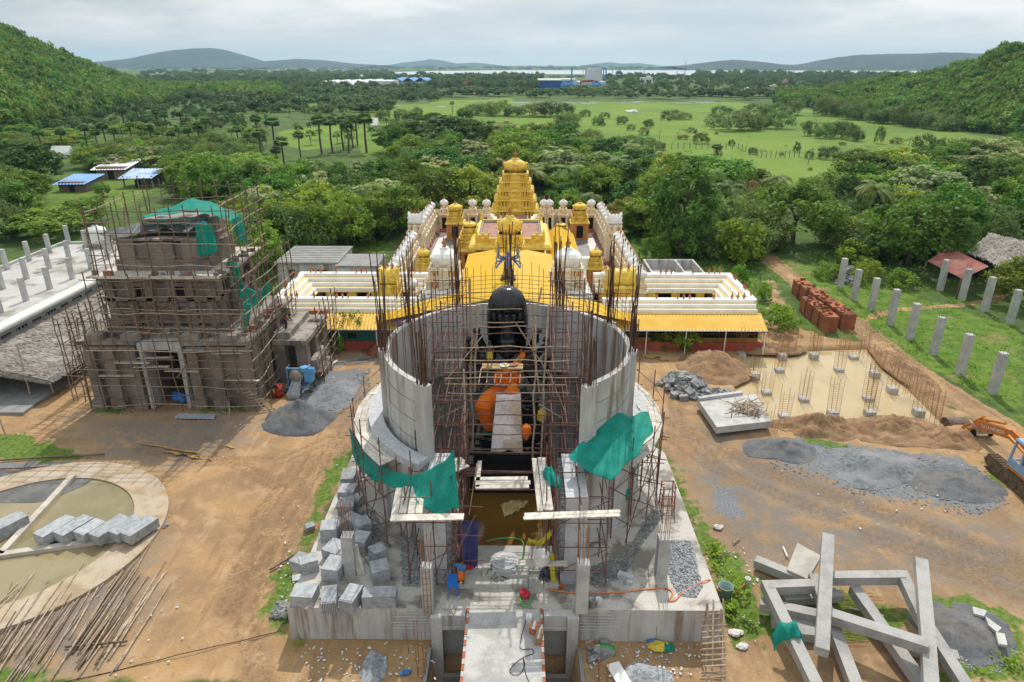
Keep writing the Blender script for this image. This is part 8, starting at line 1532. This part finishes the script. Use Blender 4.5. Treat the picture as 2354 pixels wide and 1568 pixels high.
for i, (u, v, w_, l, h, rz, tx) in enumerate(BL):
    p = Q(u, v); block(f"{'ridged' if tx else 'rough'} granite block on the west side of the platform, {nth(i)} from the front", (p.x, p.y + l * .4, PZ + .003), (w_, l, h), R(rz), 'granite blocks on the west side of the platform', GRAN, jit(.08) if i > 8 else 0, tex=tx)
for lab, u, v, d in (('small pale stone block lying on the east side of the platform', 1437, 1330, (.62, .28, .22)), ('flat stone chunk beside the small pale block on the platform', 1446, 1342, (.25, .2, .14)), ('triangular stone offcut on the grass west of the platform', 0, 0, 0)):
    if u: p = Q(u, v); block(lab, (p.x, p.y, PZ + .003), d, R(-25), None, GRANL)
    else: p = P(712, 1215); block(lab, (p.x, p.y, 0), (.45, .3, .35), .6, None, GRAN, .4)
p = P(688, 1330); block('flat grey stone slab on the grass below the platform edge', (p.x, p.y, 0), (.6, .35, .12), .3, None, GRANL, .2)
for lab, u, v, vt, w_, rbh in (('grey concrete column among the granite blocks on the platform', 805, 1326, 1240, .48, 1.9), ('grey concrete column beside the stone chips on the platform', 1521, 1328, 1240, .48, 2.2), ('slim concrete column with exposed rebar at the west front edge', 984, 1413, 1310, .42, 1.6), ('slim grey concrete column with tall rebar at the east front edge', 1337, 1412, 1300, .48, 2.)):
    p = Q(u, v); h = vat(p, vt) - PZ; t = thing('platform_column', lab, 'column', (p.x, p.y, PZ)); mb = MB(); mb.box((p.x, p.y + .25, PZ), (w_, w_, h)); mb.build('shaft', CONC, t); mb = MB()
    for dx in (-.16, 0, .16):
        for dy in (.1, .4): mb.tube([(p.x + dx, p.y + dy, PZ + h - .1), (p.x + dx * .9 + jit(.08), p.y + dy + jit(.08), PZ + h + rbh * random.uniform(.75, 1.05))], .014, 4)
    if u == 984:
        for dx in (-.14, .0, .14): mb.tube([(p.x + dx, p.y + .02, PZ), (p.x + dx, p.y + .02, PZ + h)], .014, 4)
        for k in range(8): mb.tube([(p.x - .18, p.y + .01, PZ + .1 + k * h / 8), (p.x + .18, p.y + .01, PZ + .1 + k * h / 8)], .008, 3)
    mb.build('rebar', REBARO, t)
for k in range(3): p = Q(826 + 5 * k, 1322); q = PY(806 + 6 * k, 1252, p.y + .25); mb = MB(); mb.bar(p, q, .14, .03); mb.build('leaning_plank', PLANK, None, False, 'pale plank leaning on the column among the granite blocks', 'plank', 'planks leaning on the platform column')
for a, b_, lab in (((735, 1372), (848, 1366), 'warped pale plank lying between the front granite blocks'), ((703, 1400), (726, 1372), 'short rust-brown batten by the first granite block')): mb = MB(); mb.bar(Q(*a, PZ + .05), Q(*b_, PZ + .06), .13, .04); mb.build('loose_plank', PLANK, None, False, lab, 'plank')
# people, chair, cloths, vessels
p = Q(1060, 1350); person('person in a blue striped shirt and orange waist cloth standing by the entrance steps', p, 1.5, R(160), 'stand', 'blue', 'orange', True); p = Q(1080, 1322); person('person in a red garment and pink head cloth squatting by the entrance steps', (p.x, p.y, PZ), 1.5, R(200), 'sit', 'red', 'pink'); p = Q(1258, 1345); person('person in dark blue squatting under the plank with the white tub', (p.x, p.y + .3, PZ), 1.45, R(-30), 'sit', 'denim', 'denim')
p = Q(1041, 1362); t = thing('plastic_chair', 'bright blue plastic stool chair beside the standing person', 'chair', (p.x, p.y, PZ)); mb = MB(); mb.box((p.x, p.y, PZ + .42), (.4, .4, .04)); mb.build('seat', BLUE, t)
for dx in (-.17, .17):
    for dy in (-.17, .17): mb = MB(); mb.bar((p.x + dx * 1.15, p.y + dy * 1.15, PZ), (p.x + dx, p.y + dy, PZ + .43), .05); mb.build('leg', BLUE, t)
mb = MB(); mb.bb(p.x - .19, p.x + .19, p.y + .16, p.y + .2, PZ + .463, PZ + .8); mb.build('backrest', BLUE, t)
PURP = M('purple_cloth', (.07, .075, .22), (.05, .05, .16), 2, .8, .3, 6, trans=.2); cloth('purple_cloth', PURP, 'dark purple cloth hung as a screen on the scaffold west of the entrance', 'cloth', [PY(1062, 1196, 23.6), PY(1085, 1198, 23.6), PY(1100, 1196, 23.6)], [PY(1055, 1290, 23.), PY(1080, 1298, 23.1), PY(1098, 1306, 23.2)], 16, 16, .02, .05)
YEL = M('yellow_sari_cloth', (.60, .52, .03), (.5, .42, .02), 3, .8, .3); cloth('yellow_cloth', YEL, 'yellow and maroon cloth slung like a hammock east of the entrance water', 'cloth', [PY(1214, 1238, 24.4), PY(1240, 1244, 24.4), PY(1266, 1218, 24.4)], [PY(1216, 1246, 24.2), PY(1242, 1256, 24.2), PY(1270, 1230, 24.2)], 16, 8, .12, .03); cloth('yellow_cloth', YEL, 'long yellow cloth hanging on the east scaffold pole', 'cloth', [PY(1263, 1272, 22.8), PY(1280, 1272, 22.8)], [PY(1268, 1358, 22.7), PY(1277, 1362, 22.7)], 8, 20, .02, .03); cloth('floating_cloth', M('pale_gold_cloth', (.55, .48, .25), (.42, .3, .1), 3, .7), 'pale yellow cloth floating crumpled on the brown entrance water', 'cloth', [Q(1150, 1160, PZ + .2), Q(1178, 1150, PZ + .28), Q(1215, 1152, PZ + .2)], [Q(1160, 1188, PZ + .2), Q(1172, 1184, PZ + .22), Q(1205, 1166, PZ + .2)], 16, 10, -.05, .05)
zb = PZ + 1.3; a, b_ = PY(1188, 1300, 22.6), PY(1305, 1297, 22.6); a.z = b_.z = zb; mb = MB(); mb.bar(a, b_, .3, .05); mb.build('plank', PLANK, None, False, 'pale plank across the scaffold carrying the white tub', 'plank'); c = a.lerp(b_, .48); mb = MB(); mb.lathe([(.27, .026), (.3, .1), (.31, .48), (.33, .5), (.3, .5), (.28, .3), (.01, .28)], 20, c); mb.build('white_tub', WHITE, None, True, 'large round white tub of water standing on the scaffold plank', 'tub')
def hose(lab, L_, mat, r_=.022):
    pts_ = [Q(u, v, z) for u, v, z in L_]; o = []
    for i in range(len(pts_) - 1):
        for k in range(5):
            f = k / 5; p0 = pts_[max(i - 1, 0)]; p1, p2 = pts_[i], pts_[i + 1]; p3 = pts_[min(i + 2, len(pts_) - 1)]; o.append(.5 * ((2 * p1) + (p2 - p0) * f + (2 * p0 - 5 * p1 + 4 * p2 - p3) * f * f + (3 * p1 - p0 - 3 * p2 + p3) * f ** 3))
    o.append(pts_[-1]); mb = MB(); mb.tube(o, r_, 6); return mb.build('hose', mat, None, True, lab, 'hose')
z0 = PZ + .03; hose('bright green hose looping down over the entrance steps', [(1118, 1245, PZ + .4), (1145, 1238, PZ + .42), (1188, 1238, PZ + .4), (1204, 1252, PZ + .4), (1200, 1300, PZ + .4), (1199, 1345, z0), (1195, 1370, z0), (1202, 1392, z0), (1216, 1390, z0), (1219, 1375, z0), (1212, 1365, z0)], M('green_hose', (.06, .5, .08), r=.5), .025)
hose('long orange hose snaking across the platform to a pipe on the grass', [(1228, 1352, z0), (1245, 1348, z0), (1275, 1358, z0), (1340, 1364, z0), (1420, 1362, z0), (1490, 1354, z0), (1530, 1352, z0), (1546, 1364, z0), (1538, 1380, z0), (1552, 1380, z0), (1570, 1362, z0), (1600, 1345, z0), (1632, 1333, z0), (1645, 1352, 1.), (1665, 1362, .5), (1690, 1362, .3), (1712, 1342, .5)], M('orange_hose', (.65, .2, .05), r=.5), .03)
def pot(name, lab, u, v, r_, h, mat, z=PZ, lean=0, cat='bucket'):
    p = P(u, v, z); mb = MB(); mb.lathe([(r_ * .85, 0), (r_, h), (r_ * 1.06, h + .01), (r_ * .9, h), (r_ * .75, h * .3), (.01, h * .3)], 16)
    if lean: m_ = Matrix.Rotation(lean, 3, 'X'); mb.v = [tuple(m_ @ Vector(x)) for x in mb.v]
    mb.v = [tuple(Vector(x) + p + Vector((0, 0, .15 * abs(math.sin(lean))))) for x in mb.v]; mb.build(name, mat, None, True, lab, cat)
pot('bucket', 'white bucket beside the grey pipe stub near the front edge', 1376, 1390, .14, .28, WHITE); pot('pipe_stub', 'grey pipe stub standing beside the white bucket', 1361, 1396, .15, .4, STEELG, cat='pipe'); pot('paint_tin', 'small orange tin at the foot of the east pier', 1289, 1352, .09, .16, CL['orange'], cat='tin'); pot('pipe_sleeve', 'wide green-grey pipe sleeve standing in the weeds east of the platform', 1664, 1378, .32, .75, M('pale_green_pipe', (.2, .3, .3), r=.6), 0, cat='pipe'); pot('pipe_stub', 'slim pale pipe stub on the grass where the orange hose ends', 1716, 1352, .13, .55, WHITE, 0, cat='pipe')
p = Q(1206, 1370); mb = MB()
for k in range(10): mb.lathe([(.17 - .01 * (k % 3), 0), (.19 - .012 * (k % 3), .025), (.17 - .01 * (k % 3), .05)], 16, (p.x + jit(.07), p.y + jit(.07), PZ + .02 + k * .014))
mb.build('rope_coil', CL['red'], None, True, 'red coil of rope at the end of the green hose', 'rope')
for lab, a, d in (('crushed brown and orange cardboard carton on the walkway', (1228, 1455), (.34, .42, .3)), ('brown cardboard carton by the brick edge of the walkway', (1239, 1478), (.24, .46, .34)), ('white square tin on the walkway near the platform', (1216, 1432), (.22, .22, .28))):
    p = Q(*a); t = thing('carton' if 'carton' in lab else 'square_tin', lab, 'box', (p.x, p.y, PZ)); mt = WHITE if 'tin' in lab else M('brown_cardboard' + str(a[0]), (.36, .20, .10), (.42, .13, .06) if a[0] == 1228 else (.3, .17, .09), 6, .9); mb = MB(); mb.box((p.x, p.y + .1, PZ + .004), d, rz=R(-12)); mb.build('carton_body' if 'carton' in lab else 'tin_body', mt, t); mb = MB(); mb.box((p.x, p.y + .1, PZ + .005 + d[2]), (d[0] * .3, d[1] * 1.01, .006), rz=R(-12)); mb.build('tape_strip' if 'carton' in lab else 'lid', LITW, t)
hose('thin black cable looped over the pale walkway', [(1216, 1408, PZ + .3), (1205, 1440, z0), (1196, 1478, z0), (1199, 1492, z0), (1223, 1492, z0), (1226, 1502, z0), (1210, 1508, z0), (1190, 1520, z0), (1172, 1540, z0), (1180, 1551, z0), (1196, 1548, z0), (1206, 1530, z0), (1203, 1512, z0), (1206, 1540, z0), (1216, 1568, z0), (1222, 1590, z0)], DARKG, .012)
hose('thin dark wire tangle on the entrance steps', [(1118, 1320, PZ + .38), (1126, 1308, PZ + .4), (1140, 1316, PZ + .38), (1128, 1330, PZ + .38), (1145, 1326, PZ + .37), (1135, 1336, PZ + .36), (1165, 1332, PZ + .36), (1150, 1324, PZ + .37), (1170, 1330, PZ + .36)], DARKG, .012)
# red steel frame stool on the platform's east edge, bamboo ladder, rebar posts
s = Scaf('steel_frame', 'small red steel trestle frame on the east edge of the platform', 'trestle', M('red_oxide_steel', (.28, .05, .03), (.2, .04, .03), 4, .7), .03); p = Q(1532, 1165)
for dx in (-.32, .32):
    for dy in (-.3, .3): s.pole('leg', p + Vector((dx, dy, 0)), p + Vector((dx * .85, dy * .85, 1.35)))
for z in (.25, .8, 1.3):
    for a, b_ in (((-.32, -.3), (.32, -.3)), ((.32, -.3), (.32, .3)), ((.32, .3), (-.32, .3)), ((-.32, .3), (-.32, -.3))): s.pole('rail', p + Vector((a[0], a[1], z)), p + Vector((b_[0], b_[1], z)), .022)
s = Scaf('bamboo_ladder', 'wide bamboo ladder leaning from the ground onto the east corner of the platform', 'ladder', WOODL, .04, wob=.02)
for (a, b_) in (((1622, 1600), (1627, 1395)), ((1636, 1600), (1640, 1378)), ((1656, 1600), (1658, 1400)), ((1668, 1590), (1662, 1375))): p = P(*a); s.pole('rail', p, PY(b_[0], b_[1], 21.2) if b_[1] > 1390 else PY(b_[0], b_[1], 21.25))
s.pole('prop', P(1607, 1510), PY(1627, 1385, 21.2))
for k in range(14): v = 1412 + k * 13.2; f = k / 14; y = 21.15 - 2.9 * f; s.pole('rung', PY(1612 + 6 * f + jit(3), v + 2, y), PY(1662 + 12 * f + jit(3), v - 2 + jit(2), y), .032)
for i, (u, v, h, n) in enumerate(((960, 1555, 2.6, 4), (1378, 1600, 1.6, 5), (940, 1500, 1.5, 1), (1507, 1475, .8, 1))):
    p = P(u, v); mb = MB()
    for k in range(n): mb.tube([(p.x + (k % 2) * .3, p.y + (k // 2) * .3, -.2), (p.x + (k % 2) * .3 + jit(.08), p.y + (k // 2) * .3, h * random.uniform(.8, 1.1))], .016, 4)
    if n > 3:
        for k in range(7): mb.tube([(p.x - .02, p.y, .1 + k * .11), (p.x + .34, p.y, .1 + k * .11)], .01, 3)
    mb.build('rebar_post', REBARO, None, False, ['cluster of rusty rebar rising before the west pit wall', 'cluster of rusty rebar rising before the east pit wall', 'lone rusty rod in the dirt below the west platform wall', 'lone rusty rod at the foot of the east platform wall'][i], 'rebar')
p = P(1425, 1560); mb = MB(); mb.bar(P(1408, 1525, .1), P(1440, 1580, .1), .55, .06); mb.build('white_board', WHITE, None, False, 'white board lying on the dirt east of the walkway', 'board')
p = P(1362, 1490); mb = MB(); mb.bar(P(1335 + 10, 1480, .06), P(1382, 1462, .1), .1, .05); mb.build('pale_batten', WOODL, None, False, 'pale batten on the rubbish-strewn dirt by the east pit', 'batten')
for sx, lab in ((-1, 'bundle of thin steel bars sticking from the west front wall'), (1, 'bundle of thin steel bars sticking from the east front wall')):
    mb = MB()
    for k in range(6): mb.tube([(sx * 2.9, 21.33 - .03 * k, 1.45 - .12 * k), (sx * random.uniform(3.9, 4.7), 21.3 - .03 * k, 1.47 - .12 * k)], .012, 4)
    t = thing('projecting_bars', lab, 'rebar', (sx * 3.5, 21.3, 1)); mb.build('bars', STEELG, t)
# ================================================================ FAR PLAIN: fences, poles, factories, town
t = thing('wire_fence', 'long wire fence of thin posts crossing the green field', 'fence', P(1368, 343)); fl = [(1368, 343), (1558, 342), (1697, 343), (1750, 363), (1836, 362), (2118, 359)]; fp = []
for (a, b_), n in zip(zip(fl, fl[1:]), (13, 10, 6, 8, 18)):
    for k in range(n): p = P(*a).lerp(P(*b_), k / n); fp.append(p)
pm = MB(); pm.box((0, 0, -.2), (.16, .16, 1.9)); pmm = pm.mesh('fence_post', CONCD)
for p in fp: o = bpy.data.objects.new('fence_post', pmm); COL.objects.link(o); o.location = p; o.rotation_euler = (jit(.06), jit(.06), 0); child(o, t)
mb = MB()
for z in (.6, 1.2): mb.tube([p + Vector((0, 0, z)) for p in fp], .012, 3)
mb.build('wire', REBAR, t)
UPM = M('pole_concrete', (.22, .21, .20), (.16, .15, .14), 2, .9)
poles = [(1857, 378, 338, 'leaning dark power pole at the near edge of the green field'), (2079, 364, 313, 'tall leaning power pole by the fence of the green field'), (1515, 330, 298, 'power pole alone in the middle of the green field'), (1346, 260, 242, 'slender power pole at the far edge of the green field'), (894, 343, 308, 'power pole among the trees north of the temple'), (984, 392, 366, 'dark power pole rising behind the temple trees'), (1938, 250, 231, 'pale roadside pole at the bend below the east hill'), (2000, 260, 240, 'second pale roadside pole below the east hill'), (2105, 276, 246, 'third pale roadside pole below the east hill'), (2247, 292, 258, 'fourth pale roadside pole below the east hill')]
tops = []
for i, (u, v, vt, lab) in enumerate(poles):
    p = P(u, v); h = vat(p, vt); r_ = max(.1, mpp(p) * .55); t = thing('power_pole', lab, 'power pole', p); mb = MB(); tip = Vector((p.x + (.6 if i < 2 else 0), p.y, h)); mb.tube([p, tip], r_, 6, r_ * .7); mb.build('shaft', UPM if i < 6 else CONC, t); mb = MB(); mb.bar(tip + Vector((-.7, 0, -.5)), tip + Vector((.7, 0, -.5)), r_ * .8); mb.build('crossarm', UPM, t)
    if i > 5: tops.append(tip)
mb = MB(); mb.tube([p + Vector((0, 0, -.4)) for p in tops] + [tops[-1] + Vector((60, -60, 0))], .05, 3); mb.build('overhead_line', UPM, None, False, 'sagging overhead line along the roadside poles', 'power line')
rd = [(1925, 247), (1950, 254), (2000, 264), (2100, 280), (2200, 296), (2354, 316), (2500, 336)]; L_ = []
mb = MB(); c = [P(*a) for a in rd]; mb.loft([[p + Vector((-2, -2, .25)), p + Vector((2, 2, .25))] for p in c], closed=False, cap=False); mb.build('road', M('road_asphalt', (.16, .155, .145), (.12, .118, .11), .3, .9), kind='structure')
# factories
FB, FG, FWH = M('factory_blue', (.02, .10, .36), (.018, .085, .3), .05, .6), M('factory_grey', (.50, .52, .54), (.45, .47, .5), .05, .6), M('factory_white', (.66, .68, .70), (.58, .6, .63), .05, .6)
def fbox(mb, u0, u1, v0, v1, Y_, d): a, b_ = PY(u0, v1, Y_), PY(u1, v0, Y_); mb.bb(a.x, b_.x, Y_, Y_ + d, min(0, a.z) if a.z < 2 else 0, b_.z)
YF = 690; t = thing('blue_factory', 'blue and grey factory with a tall grey block and chimney tower', 'factory', PY(1310, 205, YF)); mb = MB(); fbox(mb, 1240, 1291, 186, 206, YF, 40); mb.build('blue_hall', FB, t); mb = MB(); a, b_ = PY(1240, 186, YF), PY(1325, 181, YF); mb.prism([(a.x - 1, YF - 1), (b_.x, YF - 1), (b_.x, YF + 42), (a.x - 1, YF + 42)], a.z + .01, a.z + 1.2); mb.build('roof', FWH, t)
mb = MB(); fbox(mb, 1291.5, 1325, 182, 206, YF + 1, 38); fbox(mb, 1348.5, 1385, 157, 206, YF + 25, 24); mb.build('grey_block', FG, t); mb = MB(); fbox(mb, 1326, 1392, 190, 206, YF + 2, 20); mb.build('blue_annex', FB, t); mb = MB(); fbox(mb, 1325.5, 1393, 187.5, 189.6, YF, 24); mb.build('annex_roof', FWH, t)
FCY = M('factory_light_blue', (.06, .24, .5), (.05, .2, .45), .1, .6)
for u0, u1, vt in ((1386, 1389.5, 156), (1391, 1395, 157)): mb = MB(); fbox(mb, u0, u1, vt, 206, YF + 24, 4); mb.build('chimney_tower', FCY, t)
mb = MB(); a = PY(1313, 206, YF); mb.tube([(a.x, YF - 2, 0), (a.x, YF - 2, PY(1313, 157, YF).z)], .7, 8); mb.build('stack_pipe', FCY, t)
for u in (1296, 1313, 1364, 1377): p = PY(u, 205, YF - 10); mb = MB(); mb.lathe([(3.2, 0), (3.2, 4), (1.2, 6.5), (.2, 6.7)], 12, (p.x, p.y, 0)); mb.build('storage_tank', FCY, t)
mb = MB(); p = PY(1348, 200, YF - 6); mb.tube([(p.x - 6, p.y, 2), (p.x - 5, p.y, 7), (p.x + 5, p.y, 7.5), (p.x + 12, p.y, 6)], 1., 8); mb.build('red_duct', M('red_duct', (.22, .05, .04), r=.7), t); mb = MB(); fbox(mb, 1319, 1324, 188, 208, YF - 8, 6); mb.build('stair_tower', FWH, t)
t = thing('white_factory', 'row of long white sawtooth factory sheds on the plain', 'factory', PY(810, 205, 700))
for k in range(5):
    u0 = 732 + 27 * k; mb = MB(); a, b_ = PY(u0, 207, 680), PY(u0 + 26.4, 190 - .6 * k, 680); mb.bb(a.x, b_.x, 680, 740, 0, b_.z - 3); mb.build('bay_wall', FWH, t); mb = MB(); mb.prism([(a.x, 679), (b_.x, 679), (b_.x, 741), (a.x, 741)], b_.z - 2.99, b_.z - 2.2, [(a.x + 5, 679), (b_.x, 679), (b_.x, 741), (a.x + 5, 741)]); mb.v[-1] = (mb.v[-1][0], mb.v[-1][1], b_.z + 1.5); mb.v[-4] = (mb.v[-4][0], mb.v[-4][1], b_.z + 1.5); mb.build('sawtooth_roof', FG, t); mb = MB(); mb.bb(b_.x - 3, b_.x - 1.5, 678.7, 679.98, 0, b_.z - 3); mb.build('dark_gap', DARKG, t)
mb = MB(); fbox(mb, 868, 898, 186, 205, 690, 50); mb.build('end_hall', FWH, t)
t = thing('arched_factory', 'white factory hall with blue arched roof beside the sawtooth sheds', 'factory', PY(940, 200, 740))
for u0, u1 in ((898, 925), (926, 953), (954, 982)):
    a, b_ = PY(u0, 201, 740), PY(u1, 188, 740); mb = MB(); mb.bb(a.x, b_.x, 740, 790, 0, b_.z); mb.build('hall', FWH, t); mb = MB(); n = 10; mb.loft([[(a.x + (b_.x - a.x) * i / n, y, b_.z + .01 + 3.4 * math.sin(math.pi * i / n)) for i in range(n + 1)] for y in (738, 792)], closed=False, cap=False); mb.build('arched_roof', FCY, t)
HC = [M('house_paint_%s' % n, c, r=.8) for n, c in (('white', (.7, .7, .68)), ('pink', (.6, .25, .25)), ('teal', (.1, .45, .45)), ('cream', (.62, .55, .42)), ('blue', (.25, .35, .55)), ('orange', (.6, .28, .1)))]
def house(lab, u, v, wp, hp, m_, grp=None, d=8, far=False, name='house'):
    p = P(u, v); s_ = mpp(p); w_, h = wp * s_, hp * s_ * 1.02; mb = MB(); mb.box((p.x, p.y, -.3), (w_, d, h)); mb.box((p.x, p.y, h - .3), (w_ * 1.03, d * 1.03, h * .08))
    if far: return mb.build(name, m_, None, False, lab, 'house', grp)
    t = thing(name, lab, 'house', p, grp); mb.build('wall', m_, t); mb = MB()
    for k in range(3):
        mb.box((p.x - w_ * .3 + w_ * .3 * k, p.y - d / 2 - .06, h * .45), (w_ * .12, .1, h * .25))
    mb.build('window', DARKG, t); mb = MB(); mb.box((p.x + w_ * .2, p.y, h), (w_ * .35, d * .5, h * .25)); mb.build('roof_room', m_, t); return t
house('white two-storey house on the plain east of the blue factory', 1485, 195, 26, 15, HC[0]); house('pink and teal house among the trees', 1804, 204, 8, 12, HC[2]); house('pink-topped house rising behind the teal one', 1803, 200, 7, 14, HC[1]); house('pale blue and white house among the trees', 1838, 203, 14, 12, HC[4]); house('small orange house among the trees', 1847, 212, 7, 6, HC[5]); house('low white shed at the far edge of the trees', 1716, 210, 22, 7, HC[0]); house('cream house half hidden in trees', 1776, 206, 12, 9, HC[3]); house('tiny blue-roofed house near the east hill', 1938, 205, 10, 4, HC[4]); house('low pale shed in the middle of the green field', 1452, 258, 24, 4, HC[0]); house('white house in the trees below the west mountain', 729, 197, 14, 8, HC[0])
for k in range(230):
    f = random.random(); u = 330 + 560 * f; v = 174 - 18 * f ** 1.1 + jit(4.5); house('pale house in the distant town below the mountain', u, v, random.uniform(1.8, 5.), random.uniform(1.5, 3.2), random.choice([HC[0], HC[0], HC[3], HC[4], HC[1]]), 'houses of the distant town', 14, True)
for k in range(40): house('tiny pale house on the far lake shore', random.uniform(900, 2150), 160 + jit(1.2), random.uniform(1.5, 4), random.uniform(1., 2.2), HC[0], 'houses on the far lake shore', 18, True)
PYL = M('pylon_steel', (.3, .3, .31), r=.7)
for i, (u, v, vt) in enumerate(((1572, 196, 140), (1408, 176, 158), (1340, 176, 160), (1615, 180, 160), (1690, 180, 158), (1748, 178, 158), (1822, 180, 160), (1480, 178, 160), (1555, 180, 164), (1012, 190, 152))):
    p = P(u, v); h = vat(p, vt); s_ = mpp(p); mb = MB(); w_ = 3.2 * s_
    for sx in (-1, 1):
        for sy in (-1, 1): mb.tube([(p.x + sx * w_ / 2, p.y + sy * w_ / 2, 0), (p.x + sx * w_ * .06, p.y + sy * w_ * .06, h)], .16 * s_, 4)
    for k in range(6):
        a, b_ = k / 6, (k + 1) / 6; q = lambda f: w_ / 2 * (1 - f) + w_ * .06 * f; mb.tube([(p.x - q(a), p.y - q(a), h * a), (p.x + q(b_), p.y - q(b_), h * b_)], .09 * s_, 3); mb.tube([(p.x + q(a), p.y - q(a), h * a), (p.x - q(b_), p.y - q(b_), h * b_)], .09 * s_, 3)
    t = thing('lattice_pylon', f"faint steel lattice mast on the lake plain, {nth(i)} in the row", 'pylon', p, 'lattice masts by the lake'); mb.build('mast', PYL, t); mb = MB()
    for z in (.72, .84, .95): mb.bar((p.x - w_ * .8, p.y, h * z), (p.x + w_ * .8, p.y, h * z), .2 * s_)
    mb.build('crossarm', PYL, t)
mb = MB(); p = PY(1140, 196, 900)
# orange-flowering tree by the white sheds
pxtree('drytree', 1078, 203, 26, 15, '', 'orange-flowering tree in the belt between the white and blue factories'); pxtree('dark', 1446, 205, 36, 24, '', 'big rounded dark tree just east of the blue factory'); pxtree('broad', 1525, 203, 30, 18, '', 'rounded tree beside the white two-storey house')
# ================================================================ haze over the whole valley
hb = MB(); hb.bb(-9300, 9300, -80, 9300, -6, 152)
hm = bpy.data.materials.new('haze_air'); hm.use_nodes = True; t_ = hm.node_tree; t_.nodes.clear()
pv = t_.nodes.new('ShaderNodeVolumePrincipled'); pv.inputs['Color'].default_value = (.50, .80, 1., 1); pv.inputs['Density'].default_value = 1.0e-4; pv.inputs['Anisotropy'].default_value = .1
om = t_.nodes.new('ShaderNodeOutputMaterial'); t_.links.new(pv.outputs[0], om.inputs['Volume'])
hz_ = hb.build('haze', hm, kind='stuff')
